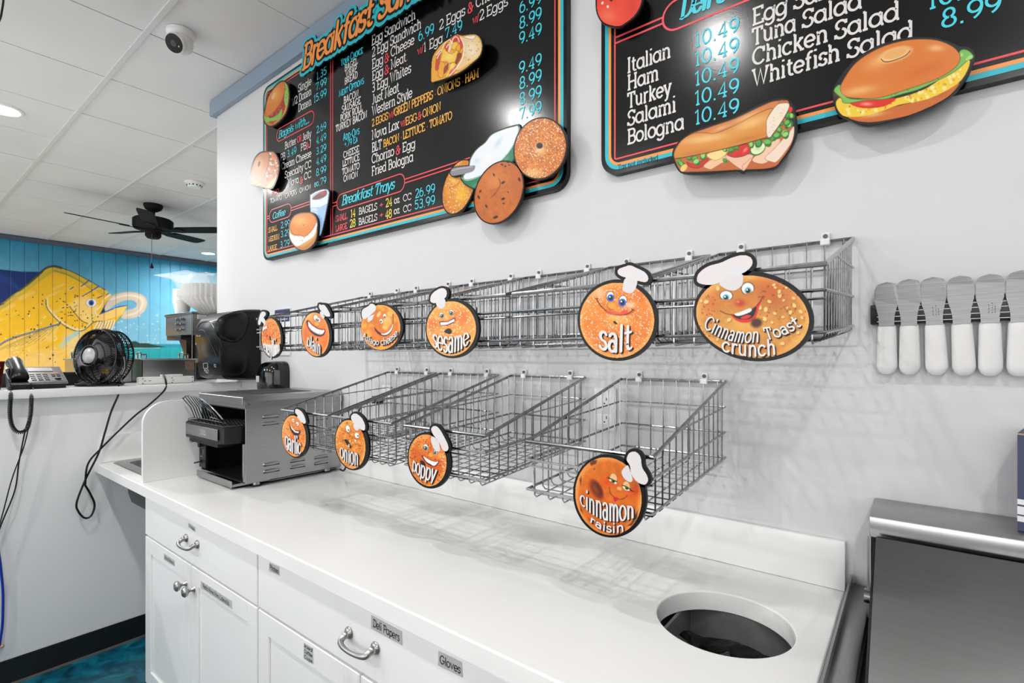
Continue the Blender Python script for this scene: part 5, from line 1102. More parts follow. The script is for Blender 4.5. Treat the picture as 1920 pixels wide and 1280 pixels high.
def s9(p):
    p.noise(7, .06, seed=2)
    p.poly(Z6([(350, 820), (600, 770), (900, 690), (1080, 580), (1120, 600), (1000, 720), (820, 800), (600, 850), (480, 862), (390, 850)]), '#cf7a3a', 1, 1, 3); p.glow(*Z6([(520, 810)])[0], 20, 4, '#eec08a', .8, -10); p.glow(*Z6([(1000, 660)])[0], 14, 6, '#b85f2a', .5, -35)
    p.poly(Z6([(255, 720), (300, 690), (420, 740), (700, 690), (900, 620), (1060, 500), (1190, 420), (1180, 500), (1100, 600), (900, 700), (700, 740), (500, 810), (330, 825), (270, 780)]), '#efcf4e', 1.2, 1, 3)
    eg = Z6([(270, 730), (430, 750), (700, 700), (900, 630), (1060, 520), (1180, 440), (1100, 590), (900, 690), (500, 800), (330, 815)]); p.dots(eg, 30, 3.4, '#f7e9a4', .8, 3); p.dots(eg, 12, 1.6, '#d9663a', .8, 4); p.dots(eg, 16, 2.2, '#dcae2c', .8, 6)
    p.poly(Z6([(350, 730), (450, 705), (600, 700), (680, 695), (600, 750), (450, 765)]), '#dd3a28', 1, 1, 3); p.glow(*Z6([(470, 735)])[0], 10, 3, '#f7a898', .9)
    p.poly(Z6([(240, 640), (285, 600), (330, 690), (500, 695), (680, 640), (860, 590), (1000, 520), (1100, 440), (1130, 360), (1180, 355), (1225, 400), (1180, 430), (1100, 500), (990, 560), (840, 630), (700, 670), (600, 700), (480, 705), (320, 730), (290, 690)]), '#86bf68', 1, 1, 4, edge='#3c7a3c', ew=.8); p.dots(Z6([(250, 640), (500, 690), (860, 610), (1100, 470), (1210, 395), (1000, 560), (600, 695), (310, 720)]), 26, 1.5, '#4c9148', .7, 8); p.dots(Z6([(1130, 370), (1220, 395), (1150, 440)]), 5, 3, '#b5df92', .8, 9)
    p.poly(Z6([(285, 630), (310, 560), (400, 440), (560, 340), (750, 285), (930, 280), (1040, 310), (1110, 360), (1130, 420), (1080, 490), (960, 560), (760, 630), (560, 690), (420, 695), (320, 680)]), '#dd8a44', 1.2, 1, 4, edge='#7d4420', ew=.8)
    p.glow(*Z6([(420, 640)])[0], 30, 8, '#efc082', .8, -10); p.glow(*Z6([(560, 430)])[0], 24, 12, '#f0b878', .8, -25); p.glow(*Z6([(960, 340)])[0], 14, 6, '#f2c592', .8); p.glow(*Z6([(860, 500)])[0], 40, 12, '#d5742e', .7, -20)
    p.ell(*Z6([(672, 385)])[0], 30, 12, '#f3cf9a', -18, .5); p.ell(*Z6([(672, 378)])[0], 24, 8.5, '#e9b678', -18, .4); p.line(Z6([(572, 418), (600, 437), (660, 428), (740, 395), (778, 360)]), 1.8, '#5e2c10', .9, 5)
o9 = spline(Z6([(232, 645), (250, 600), (300, 520), (390, 420), (560, 322), (750, 270), (930, 264), (1060, 300), (1130, 330), (1190, 335), (1235, 385), (1220, 450), (1180, 540), (1090, 650), (960, 735), (760, 820), (560, 875), (440, 882), (340, 835), (270, 800), (240, 720)]), 4)
cutout('egg_bagel_cutout', B2, [o9], [o9], s9, '#151312', .03, 1.2)
# ================================================================== counter, cabinets, sink, bin
CT = .914; CF = -.618; CB = .876                     # top, front edge, underside
XR = -.108
HX, HY_, HR = -.272, -.283, .116                     # round waste opening
t = thing('countertop', 'long white countertop with a backsplash and a round waste opening', 'countertop', (-1.5, -.3, CB))
def slab_with_holes():
    bm = bmesh.new()
    # outline with round hole and rectangular sink cut-out, made from a triangulated fill
    sx0, sx1, sy0, sy1 = -2.845, -2.385, -.55, -.15
    outer = [(PX, CF), (XR, CF), (XR, 0 - .001), (PX, 0 - .001)]
    hole = [(HX + HR * math.cos(2 * math.pi * i / 64), HY_ + HR * math.sin(2 * math.pi * i / 64)) for i in range(64)]
    sink = rrect(sx0, sy0, sx1, sy1, .02, 5)
    loops = []
    for L in (outer, hole, sink):
        vs = [bm.verts.new((x, y, CT)) for x, y in L]; es = [bm.edges.new((vs[i - 1], vs[i])) for i in range(len(vs))]; loops.append(vs)
    bmesh.ops.triangle_fill(bm, edges=bm.edges[:], use_beauty=True)
    bm.normal_update()
    for f in bm.faces:
        if f.normal.z < 0: f.normal_flip()
    r = bmesh.ops.extrude_face_region(bm, geom=bm.faces[:])
    for v in r['geom']:
        if isinstance(v, bmesh.types.BMVert): v.co.z = CB
    es = [e for e in bm.edges if len(e.link_faces) == 2 and all(abs(v.co.z - CT) < 1e-6 for v in e.verts) and e.calc_face_angle(0) > 1]
    bmesh.ops.bevel(bm, geom=es, offset=.003, segments=2, profile=.5, affect='EDGES')
    return bm
m = MB(); m.bm(slab_with_holes(), M_quartz); m.build('slab', t)
m = MB(); m.box((PX + .013, -.014, CT + .0006), (XR, -.0005, 1.016), M_quartz, .002); m.build('backsplash', t)
m = MB(); m.box((PX + .0005, CF + .02, CT + .0006), (PX + .013, -.0005, 1.036), M_quartz, .002); m.build('end_splash', t)
# rounded white divider panel between sink and toaster
m = MB(); y0, y1, z0, z1 = -.604, -.016, CT + .0006, 1.222; r_ = .085; xa, xb = -2.322, -2.304
pr = [(y1, z0), (y0, z0)] + [(y0 + r_ - r_ * math.cos(R(a)), z1 - r_ + r_ * math.sin(R(a))) for a in range(0, 91, 9)] + [(y1, z1)]
m.prism([(xb, y, z) for y, z in pr], [(xa, y, z) for y, z in pr], M_white, M_white); m.build('divider_panel', t)
# sink
t = thing('hand_sink', 'small stainless hand sink set in the white counter', 'sink', (-2.565, -.31, CT - .2))
m = MB(); a0, a1, b0, b1 = -2.862, -2.365, -.567, -.13; zi = CT + .0035
o = rrect(a0, b0, a1, b1, .025, 5); i_ = rrect(a0 + .05, b0 + .045, a1 - .05, b1 - .08, .04, 5)
n = len(o)
m.add([(x, y, zi - .003) for x, y in o] + [(x, y, zi) for x, y in dilate(o, -.004)] + [(x, y, zi - .001) for x, y in i_] , [[k, (k + 1) % n, n + (k + 1) % n, n + k] for k in range(n)] + [[n + k, n + (k + 1) % n, 2 * n + (k + 1) % n, 2 * n + k] for k in range(n)], M_steelh, True); m.build('rim', t)
m = MB(); L = [(x, y, zi - .001) for x, y in i_]; K = [i_, dilate(i_, -.004), dilate(i_, -.012), dilate(i_, -.04)]; Zs = [zi - .001, zi - .08, zi - .13, zi - .15]; V = []; F_ = []
for q_, z in zip(K, Zs): V += [(x, y, z) for x, y in q_]
for s in range(3): F_ += [[s * n + k, s * n + (k + 1) % n, (s + 1) * n + (k + 1) % n, (s + 1) * n + k] for k in range(n)]
F_.append([3 * n + k for k in range(n)]); m.add(V, F_, M_steel, True); m.build('basin', t)
m = MB(); V = []; ou = dilate(i_, .006)
for q_, z in ((ou, CB - .001), (ou, zi - .135), (dilate(i_, -.006), zi - .178), (dilate(i_, -.03), zi - .195)): V += [(x, y, z) for x, y in q_]
m.add(V, F_, M_black, True); m.build('underside', t)
# cabinets
def pull(mb, cx, z, y, half=.056):
    pts = [(cx - half, y - .001, z + .004), (cx - half, y - .012, z + .002), (cx - half * .93, y - .024, z - .004), (cx - half * .55, y - .031, z - .006), (cx, y - .033, z - .007), (cx + half * .55, y - .031, z - .006), (cx + half * .93, y - .024, z - .004), (cx + half, y - .012, z + .002), (cx + half, y - .001, z + .004)]
    mb.tube(spline(pts, 5, False), [.0085 if i < 6 or i > 34 else .0058 - .0012 * math.cos((i - 20) / 14 * math.pi) for i in range(41)], M_nickel, 12)
    for s in (-1, 1): mb.lathe([(.012, 0), (.0135, -.002), (.012, -.005), (.008, -.008)], (cx + s * half, y, z + .004), M_nickel, 18, 'y')
def knob(mb, x, z, y):
    mb.lathe([(.009, 0), (.008, -.003), (.0048, -.008), (.0045, -.014), (.009, -.018), (.0155, -.023), (.0165, -.029), (.012, -.034), (.0001, -.0355)], (x, y, z), M_nickel, 20, 'y')
def tape(parent, text, x0, x1, z0, z1, y, lines=None, tilt=.0):
    m = MB(); f = lambda x, z: (x, y - .0012, z + tilt * (x - x0)); ys = lambda p: (p[0], y - .0002, p[2])
    A = [f(x0, z0), f(x1, z0 + .002), f(x1 - .002, z1), f(x0 + .001, z1 - .001)]; m.prism(A, [ys(p) for p in A], M_tape)
    L = lines or [text]; hh = (z1 - z0) / len(L)
    for k, s in enumerate(L):
        pl, wd = layout(s, False, .13, .1, False, 0, True); h = hh * (.52 if len(L) == 1 else .62); zb = z1 - hh * (k + 1) + hh * .26; sx = (x1 - x0) * .84 / wd
        for p in pl: m.add([(x0 + (x1 - x0) * .08 + (q_[0] + .1 * q_[1]) * sx, y - .0018, zb + q_[1] * h + tilt * ((x1 - x0) * .08 + q_[0] * sx)) for q_ in p], [list(range(len(p)))], M_ink)
    return m.build('tape_label', parent)
FY = -.600
def shaker(mb, x0, x1, z0, z1, y):
    fw = .056
    mb.box((x0, y + .006, z0), (x1, y + .019, z1), M_cab); 
    for a in ((x0, z0, x0 + fw, z1), (x1 - fw, z0, x1, z1), (x0 + fw, z1 - fw, x1 - fw, z1), (x0 + fw, z0, x1 - fw, z0 + fw)): mb.box((a[0], y, a[1]), (a[2], y + .0065, a[3]), M_cab, .0015, 1)
ca = thing('base_cabinet', 'white base cabinet with two knobbed doors under one drawer, beside the sink', 'cabinet', (-1.84, -.3, FLOOR), 'white base cabinets')
m = MB(); m.box((-2.292, FY + .02, FLOOR + .1), (-1.392, -.002, CB - .0015), M_cab); m.box((-2.28, FY + .09, FLOOR), (-1.392, -.01, FLOOR + .1), M_matte); m.build('carcass', ca)
m = MB(); m.box((-2.291, FY, .722), (-1.394, FY + .019, CB - .006), M_cab, .0015, 1); dr = m.build('drawer', ca)
m = MB(); pull(m, -1.839, .793, FY, .046); m.build('handle', dr)
tape(dr, 'Wraps', -1.868, -1.812, .836, .852, FY, None, -.1); 
xm_ = -1.852
for x0, x1, kx, tp in ((-2.291, xm_ - .002, -1.888, ('Xtra Straws', -2.092, -1.99, .674, .697)), (xm_ + .002, -1.394, -1.822, ('Plastics, Knives, Forks, Cutlery Kits', -1.768, -1.545, .665, .689))):
    m = MB(); shaker(m, x0, x1, FLOOR + .105, .7145, FY); d = m.build('door', ca)
    m = MB(); knob(m, kx, .645, FY); m.build('knob', d); tape(d, tp[0], tp[1], tp[2], tp[3], tp[4], FY)
cb_ = thing('base_cabinet', 'wider white base cabinet with a deep drawer, below the waste opening', 'cabinet', (-.75, -.3, FLOOR), 'white base cabinets')
m = MB(); m.box((-1.388, FY + .02, FLOOR + .1), (-1.37, -.002, CB - .0015), M_cab); m.box((-.13, FY + .02, FLOOR + .1), (-.112, -.002, CB - .0015), M_cab); m.box((-1.37, FY + .02, FLOOR + .1), (-.13, -.002, FLOOR + .118), M_cab); m.box((-1.388, FY + .09, FLOOR), (-.112, -.01, FLOOR + .1), M_matte); m.box((-1.37, FY + .02, .712), (-.13, FY + .038, .722), M_cab); m.build('carcass', cb_)
m = MB(); m.box((-1.386, FY, .722), (-.46, FY + .019, CB - .006), M_cab, .0015, 1); dr = m.build('drawer', cb_)
m = MB(); pull(m, -.919, .789, FY, .047); m.build('handle', dr)
tape(dr, 'Plates', -1.324, -1.271, .834, .858, FY); tape(dr, 'Deli Papers', -.888, -.788, .828, .857, FY, None, -.02); tape(dr, 'Gloves', -.686, -.624, .827, .855, FY)
m = MB(); m.box((-.456, FY, .722), (-.112, FY + .019, CB - .006), M_cab, .0015, 1); m.build('drawer', cb_)
m = MB(); shaker(m, -1.386, -.93, FLOOR + .105, .7145, FY); d = m.build('door', cb_); m = MB(); knob(m, -.965, .645, FY); m.build('knob', d)
tape(d, '', -1.153, -1.111, .668, .707, FY, ['Iced', 'Coffee', 'Cups'])
for x0, x1 in ((-.926, -.46), (-.456, -.112)):
    m = MB(); shaker(m, x0, x1, FLOOR + .105, .7145, FY); d = m.build('door', cb_); m = MB(); knob(m, x0 + .035, .645, FY); m.build('knob', d)
# waste bin under the opening, with a black liner
M_bag = mat('bin liner', '#060606', .16, spec=.7, bump=1.0, bscale=45, noise=.1)
t = thing('waste_bin', 'dark waste bin seen through the round opening in the counter', 'bin', (HX, HY_, FLOOR + .13))
m = MB(); x0, x1, y0, y1, z0, z1 = HX - .105, HX + .155, HY_ - .2, HY_ + .122, FLOOR + .13, CB - .002
for a, b in (((x0, y0, z0), (x1, y1, z0 + .01)), ((x0, y0, z0), (x0 + .006, y1, z1)), ((x1 - .006, y0, z0), (x1, y1, z1)), ((x0, y0, z0), (x1, y0 + .006, z1)), ((x0, y1 - .006, z0), (x1, y1, z1))): m.box(a, b, mat('bin plastic', '#707070', .3, noise=.1))
m.build('shell', t)
nx_, ny_ = 70, 80; V = []; rg = np.random.RandomState(3); g1 = rg.rand(14, 14)
def bl(u, v):
    u, v = u * 12.99, v * 12.99; i, j = int(u), int(v); f, h = u - i, v - j
    return (g1[i, j] * (1 - f) + g1[i + 1, j] * f) * (1 - h) + (g1[i, j + 1] * (1 - f) + g1[i + 1, j + 1] * f) * h
for j in range(ny_ + 1):
    for i in range(nx_ + 1):
        u, v = i / nx_, j / ny_; e = max(abs(u - .5), abs(v - .5)) * 2
        V.append((x0 + .008 + u * .244, y0 + .008 + v * .306, .80 + .03 * bl(u * .4, v * .45) + .007 * abs(bl(u, .8 * v) - .5) + .008 * abs(math.sin(5 * u - 7 * v + 5 * bl(v * .3, u * .4)))))
m = MB(); m.add(V, [[j * (nx_ + 1) + i, j * (nx_ + 1) + i + 1, (j + 1) * (nx_ + 1) + i + 1, (j + 1) * (nx_ + 1) + i] for j in range(ny_) for i in range(nx_)], M_bag, True); m.build('liner', t)
# ------------------------------------------------------------------ stainless prep station at the right
t = thing('prep_station', 'stainless refrigerated prep table with a sloping hood lid, right of the counter', 'prep table', (.4, -.35, FLOOR))
m = MB(); m.box((-.096, -.72, FLOOR + .1), (1.6, -.004, .9), M_steel, .002); m.box((-.09, -.7, FLOOR), (1.6, -.02, FLOOR + .1), M_matte); m.build('body', t)
m = MB(); m.box((-.1, -.72, .9005), (-.0635, -.006, .934), M_steelh, .002); m.box((-.1, -.72, .9005), (-.096, -.006, .95), M_steelh); m.build('rail_top', t)
m = MB(); m.box((-.06, -.155, 1.093), (1.6, -.004, 1.114), M_steelh, .0025); m.box((-.06, -.156, 1.078), (1.6, -.150, 1.114), mat('polished steel', '#b4b4b4', .24, 1, noise=.05, stretch=(60, 2, 2)), .002); m.build('top_shelf', t)
m = MB(); m.box((-.058, -.150, .9005), (1.6, -.006, 1.0925), M_matte); m.build('hood_back', t)
ya, za, yb_, zb_ = -.166, 1.082, -.56, .77
M_lid = mat('lid steel', '#8f8f8f', .3, 1, noise=.05, nscale=1.2, bump=.05, bscale=9, stretch=(4, 260, 260))
n_ = Vector((0, za - zb_, -(ya - yb_))).normalized() * -.012
A = [(-.05, ya, za), (1.6, ya, za), (1.6, yb_, zb_), (-.05, yb_, zb_)]
m = MB(); m.prism(A, [(p[0], p[1] - n_.y * -1.0, p[2] - .012) for p in A], M_lid); m.build('hood_lid', t)
m = MB()
pr = [(ya - .004, za - .01), (yb_, zb_ - .014), (-.56, .9005 - .14), (-.152, .76), (-.152, za - .01)]
m.prism([(-.054, y, z) for y, z in pr], [(-.05, y, z) for y, z in pr], M_matte); m.box((-.0632, -.156, .9345), (-.060, -.1505, 1.0775), M_steelh)
m.build('hood_side', t)
m = MB(); m.cyl((-.0645, -.2, .99), (-.054, -.2, .99), .012, M_chrome); m.build('hinge', t)
t = thing('carton', 'dark blue printed carton standing on the steel prep table at the right edge', 'box', (.25, -.09, 1.1145))
m = MB(); M_nb = mat('carton navy', '#3d4463', .55, noise=.06); M_kr = mat('carton tan', '#c69a6b', .6, noise=.05)
x0, y0, z0, z1 = .133, -.1, 1.1145, 1.272
A = [(x0, y0), (x0 + .22, y0 - .045), (x0 + .25, y0 + .05), (x0 + .02, y0 + .095)]
m.prism([(x, y, z1) for x, y in A], [(x, y, z0) for x, y in A], M_nb, M_nb); m.build('body', t)
ux, uy = .22, -.045; L_ = math.hypot(ux, uy); nx2, ny2 = uy / L_, -ux / L_
q = lambda s, z, d=.0006: (x0 + ux * s + nx2 * d, y0 + uy * s + ny2 * d, z)
m = MB()
for a, b_, c, d, M_ in ((0, 1, 1.1575, 1.166, M_white), (0, 1, 1.1415, 1.1545, M_white), (0, 1, 1.130, 1.139, M_white), (.08, .14, 1.235, 1.243, M_kr), (.2, .3, 1.228, 1.241, M_kr), (.38, .55, 1.225, 1.25, M_kr), (0, 1, 1.2695, 1.272, M_kr)):
    m.add([q(a, c), q(b_, c - .004), q(b_, d - .004), q(a, d)], [[0, 1, 2, 3]], M_)
m.add([q(.3, 1.2), q(.36, 1.17), q(.6, 1.16), q(.8, 1.19), q(.6, 1.205)], [[0, 1, 2, 3, 4]], M_dark); m.add([q(.33, 1.186, .001), q(.6, 1.172, .001), q(.6, 1.18, .001), q(.4, 1.19, .001)], [[0, 1, 2, 3]], mat('carton orange', '#c5762f', .5, noise=.3))
m.build('printed_panel', t)
# ------------------------------------------------------------------ magnetic bar with spreader knives
t = thing('magnetic_bar', 'black magnetic knife bar on the white wall holding the spreaders', 'knife bar', (.11, -.001, 1.46))
m = MB(); m.box((-.066, -.02, 1.459), (.36, -.0015, 1.498), M_black, .003); m.build('holder', t)
m = MB()
for z in (1.464, 1.4735, 1.484, 1.493): m.box((-.055, -.0206, z - .0006), (.35, -.0199, z + .0006), M_wt)
m.build('stripes', t)
M_kn = mat('knife steel', '#808080', .33, 1, noise=.22, nscale=6, stretch=(2, 2, 60)); M_hd = mat('knife handle', '#e9e8e7', .42, noise=.015)
hx = [(-.0395, 0), (-.005, .4), (.0325, 2.2), (.0705, 2.2), (.108, .6), (.146, -.4), (.185, -2.4), (.224, 0)]
kl = ['white handled spreader at the left end of the knife bar', 'second spreader from the left end of the knife bar', 'third spreader from the left, blade stamped with small writing', 'fourth spreader from the left, with a serrated right edge', 'fifth spreader from the left, with a stamped shiny blade', 'sixth spreader from the left end of the knife bar', 'seventh spreader from the left end of the knife bar, last one fully in view', 'white handled spreader cut off by the right edge of the photo']
for k, (x, a) in enumerate(hx):
    t = thing('sandwich_spreader', kl[k], 'knife', (x, -.021, 1.459), 'sandwich spreaders on the magnetic bar')
    Mx = Matrix.Translation((x, 0, 1.455)) @ Matrix.Rotation(R(-a), 4, 'Y')
    top, yk = .088 + rnd.uniform(-.003, .003), -.0215
    lf = spline([(-.0125, 0), (-.0135, .02), (-.0185, .045), (-.0195, .062), (-.0155, top - .006), (0, top)], 5, False)
    rt = spline([(0, top), (.0155, top - .006), (.0195, .062), (.0175, .045), (.0125, .02), (.0118, 0)], 5, False)
    if k in (3, 5, 6, 4): rt = [(px_ + (.0006 if i % 2 else -.0003) * (6 < i < 24), pz) for i, (px_, pz) in enumerate(rt)]
    o = lf + rt[1:]; yy = lambda z: yk - .0022 * max(0, (z - .045) / .035) ** 2
    m = MB(); V = [Mx @ Vector((p[0], yy(p[1]), p[1])) for p in o]; W2 = [Mx @ Vector((p[0], yy(p[1]) - .0012, p[1])) for p in o]
    m.prism(W2, V, M_kn, M_kn)
    if k in (2, 4):
        for j, (w_, yy0) in enumerate(((.016, .002), (.010, .0055), (.013, -.0025))):
            for s in range(5): m.add([Mx @ Vector((yy0 + .0006 * (s % 2), yk - .00135, .018 + s * w_ / 4)), Mx @ Vector((yy0 + .0014, yk - .00135, .018 + s * w_ / 4)), Mx @ Vector((yy0 + .0014, yk - .00135, .0195 + s * w_ / 4)), Mx @ Vector((yy0 + .0006 * (s % 2), yk - .00135, .0195 + s * w_ / 4))], [[0, 1, 2, 3]], M_ink)
    m.build('blade', t)
    m = MB(); prof = [(.0128, .002, .0085), (.0148, -.001, .0098), (.0152, -.012, .0102), (.0158, -.04, .0104), (.0166, -.07, .0104), (.0166, -.079, .010), (.0135, -.0885, .0085), (.0075, -.0935, .005), (.0001, -.0945, .0005)]
    V = []; N = 20
    for hw, z, hd in prof:
        for j in range(N):
            a_ = 2 * math.pi * j / N; cx_, sx_ = math.cos(a_), math.sin(a_); e = .62
            V.append(Mx @ Vector((hw * math.copysign(abs(cx_) ** e, cx_), -.0125 - .0005 + hd * math.copysign(abs(sx_) ** e, sx_) * .95, z)))
    m.add(V, [[i * N + j, i * N + (j + 1) % N, (i + 1) * N + (j + 1) % N, (i + 1) * N + j] for i in range(len(prof) - 1) for j in range(N)] + [list(range(N))], M_hd, True)
    m.build('handle', t)
# wall fittings behind the baskets
t = thing('wall_outlet', 'white double wall outlet behind the lower right wire basket', 'outlet', (-.66, -.001, 1.24), None)
m = MB(); m.box((-.694, -.006, 1.195), (-.626, -.0005, 1.31), M_white, .002); m.build('cover_plate', t)
for z in (1.225, 1.275):
    m = MB(); m.box((-.68, -.0075, z - .014), (-.64, -.0055, z + .014), M_cab, .0015, 1); m.box((-.668, -.0078, z + .001), (-.6655, -.0074, z + .009), M_dark); m.box((-.655, -.0078, z + .001), (-.6525, -.0074, z + .009), M_dark); m.cyl((-.66, -.0074, z - .007), (-.66, -.0079, z - .007), .0022, M_dark, None, 10); m.build('socket', t)
t = thing('wall_outlet', 'wall outlet behind the onion basket with a black plug in it', 'outlet', (-1.6, -.001, 1.22), None)
m = MB(); m.box((-1.635, -.006, 1.17), (-1.565, -.0005, 1.285), M_white, .002); m.build('cover_plate', t)
t = thing('power_plug', 'black plug and cord running from the outlet down behind the toaster', 'plug', (-1.62, -.03, 1.22))
m = MB(); m.box((-1.662, -.034, 1.213), (-1.622, -.007, 1.243), M_black, .004); m.build('plug_body', t)
m = MB(); m.tube(spline([(-1.655, -.03, 1.225), (-1.69, -.04, 1.222), (-1.72, -.045, 1.19), (-1.75, -.045, 1.13), (-1.79, -.04, 1.03), (-1.83, -.04, .935), (-1.88, -.03, .925)], 6, False), .0035, M_black, 8); m.build('cord', t)
t = thing('wall_notice', 'white notice with a dark blue heading on the wall behind the upper left basket', 'notice', (-2.41, -.001, 1.4))
x0, x1, z0, z1 = -2.487, -2.333, 1.398, 1.631
m = MB(); m.box((x0, -.004, z0), (x1, -.0005, z1), M_white, .0015, 1); m.build('panel', t)
m = MB(); m.box((x0 + .006, -.0046, 1.566), (x1 - .006, -.0039, z1 - .006), mat('notice navy', '#1c2355', .5, noise=.05))
for k, (z, w_, M_) in enumerate([(1.607, .09, M_wt), (1.593, .11, M_wt), (1.578, .12, M_wt)] + [(1.55 - .0125 * j, (.06, .11, .09, .12)[j % 4], M_ink) for j in range(10)]):
    for s in range(int(w_ / .014)): m.box((x0 + .018 + s * .014, -.0050, z - .0022), (x0 + .0285 + s * .014, -.0045, z + .0022), M_)
rl = rrect(x0 + .004, z0 + .004, x1 - .004, z1 - .004, .008)
for P_ in ribbon(rl + [rl[0]], .0018): m.add([(p[0], -.0045, p[1]) for p in P_], [[0, 1, 2, 3]], M_ink)
m.build('print', t)
# soap and towel dispensers
t = thing('soap_dispenser', 'black soap dispenser with a clear window on the wall above the toaster', 'dispenser', (-2.42, -.001, 1.2))
m = MB(); x0, x1 = -2.505, -2.345; N = 18
pr = []
for z, d, hw in ((1.195, .085, .07), (1.2, .095, .078), (1.25, .1, .08), (1.32, .098, .08), (1.345, .092, .077), (1.362, .08, .068), (1.371, .062, .052), (1.375, .03, .03)):
    pr.append([(-2.425 + hw * math.copysign(abs(math.cos(a)) ** .55, math.cos(a)), -.002 - d * abs(math.sin(a)) ** .6, z) for a in [math.pi * i / N for i in range(N + 1)]])
V = [p for r_ in pr for p in r_]; w_ = N + 1
m.add(V, [[i * w_ + j, i * w_ + (j + 1), (i + 1) * w_ + j + 1, (i + 1) * w_ + j] for i in range(len(pr) - 1) for j in range(N)] + [list(range(w_))[::-1], [(len(pr) - 1) * w_ + j for j in range(w_)]], M_gloss, True); m.build('body', t)
m = MB(); m.box((-2.3462, -.075, 1.265), (-2.3435, -.05, 1.335), mat('grey window', '#6d6d70', .25, noise=.1), .004); m.build('level_window', t)
m = MB(); m.box((-2.47, -.1035, 1.275), (-2.44, -.1, 1.305), M_tape, .002); m.build('badge', t)
t = thing('towel_dispenser', 'large glossy black paper towel dispenser on the wall left of the baskets', 'dispenser', (-2.79, -.001, 1.28))
pf = [(-.001, 1.639), (-.07, 1.634), (-.13, 1.62), (-.172, 1.596), (-.199, 1.55), (-.206, 1.5), (-.199, 1.455), (-.187, 1.403), (-.193, 1.356), (-.187, 1.31), (-.17, 1.288), (-.12, 1.281), (-.001, 1.277)]
M_towel = mat('towel housing', '#040405', .33, spec=.35, noise=.1)
pf = spline(pf, 4, False); xa, xb = -2.632, -2.93
m = MB(); k = len(pf); inn = [(y * .95 - .003, 1.458 + (z - 1.458) * .95) for y, z in pf]
V = [(xa + .0, y, z) for y, z in inn] + [(xa - .012, y, z) for y, z in pf] + [(xb + .012, y, z) for y, z in pf] + [(xb, y, z) for y, z in inn]
m.add(V, [[r_ * k + i, r_ * k + (i + 1), (r_ + 1) * k + i + 1, (r_ + 1) * k + i] for r_ in range(3) for i in range(k - 1)] + [list(range(k)), [3 * k + i for i in range(k)][::-1], [0, k, 2 * k, 3 * k], [k - 1, 4 * k - 1, 3 * k - 1, 2 * k - 1][::-1]], M_towel, True); m.build('housing', t)
xs_ = xa + .0005
def swell(pts, h, nm, M_=M_towel):
    o = spline(pts, 5); c0 = np.mean(np.array(o), 0); rings = []
    for s, hh in ((1.0, 0), (.93, .35), (.8, .7), (.55, .95), (.25, 1.0)): rings.append([(xs_ + h * hh, c0[0] + (y - c0[0]) * s, c0[1] + (z - c0[1]) * s) for y, z in o])
    mm = MB(); n2 = len(o); V = [p for r_ in rings for p in r_]
    mm.add(V, [[a * n2 + j, a * n2 + (j + 1) % n2, (a + 1) * n2 + (j + 1) % n2, (a + 1) * n2 + j] for a in range(4) for j in range(n2)] + [[4 * n2 + j for j in range(n2)]], M_, True); return mm.build(nm, t)
D = lambda L: [onX(220 + x / 4.571, 480 + y / 4.571, xs_)[1:] for x, y in L]
swell(D([(840, 600), (870, 530), (960, 490), (1080, 480), (1130, 540), (1090, 680), (1010, 740), (900, 720), (850, 670)]), .02, 'raised_cover')
swell(D([(900, 800), (1000, 770), (1090, 800), (1110, 900), (1080, 1000), (960, 1020), (890, 960)]), .006, 'raised_cover')
m = MB()
yF = lambda z: np.interp(z, [p[1] for p in pf if p[1] < 1.63][::-1], [p[0] for p in pf if p[1] < 1.63][::-1]) - .0012
def G(L):
    out = []
    for x, y in L:
        q_ = onY(220 + x / 4.571, 480 + y / 4.571, -.19); q_ = onY(220 + x / 4.571, 480 + y / 4.571, yF(min(1.62, max(1.29, q_[2])))); out.append(q_)
    return out
for L in ([(690, 610), (720, 570), (790, 565), (830, 620), (845, 700), (865, 800)], [(700, 640), (740, 640), (800, 740), (850, 850)]): m.tube(spline(G(L), 6, False), .0022, M_black, 6)
m.tube([(xa + .001, y, z) for y, z in spline(D([(870, 530), (845, 600), (850, 690), (875, 790), (885, 900), (930, 1000)]), 6, False)], .002, M_black, 6)
m.build('moulded_ribs', t)
m = MB()
def dl(L, w_): m.tube([(p[0], p[1] - .001, p[2]) for p in L], w_ * .5, M_tape, 5)
for L in ([(738, 920), (775, 916), (778, 958), (742, 962), (738, 920)], [(750, 968), (768, 985), (772, 1000), (785, 1006)], [(752, 962), (748, 975), (757, 990), (770, 1003)], [(760, 962), (775, 970), (782, 985), (777, 998)]): dl(G(L), .0022)
for L in ([(832, 928), (846, 930), (846, 950), (836, 948), (832, 928)], [(680, 690), (684, 676), (692, 688)], [(696, 690), (704, 678), (706, 690)], [(710, 690), (716, 680)]): dl(G(L), .0024)
m.build('pictogram', t)
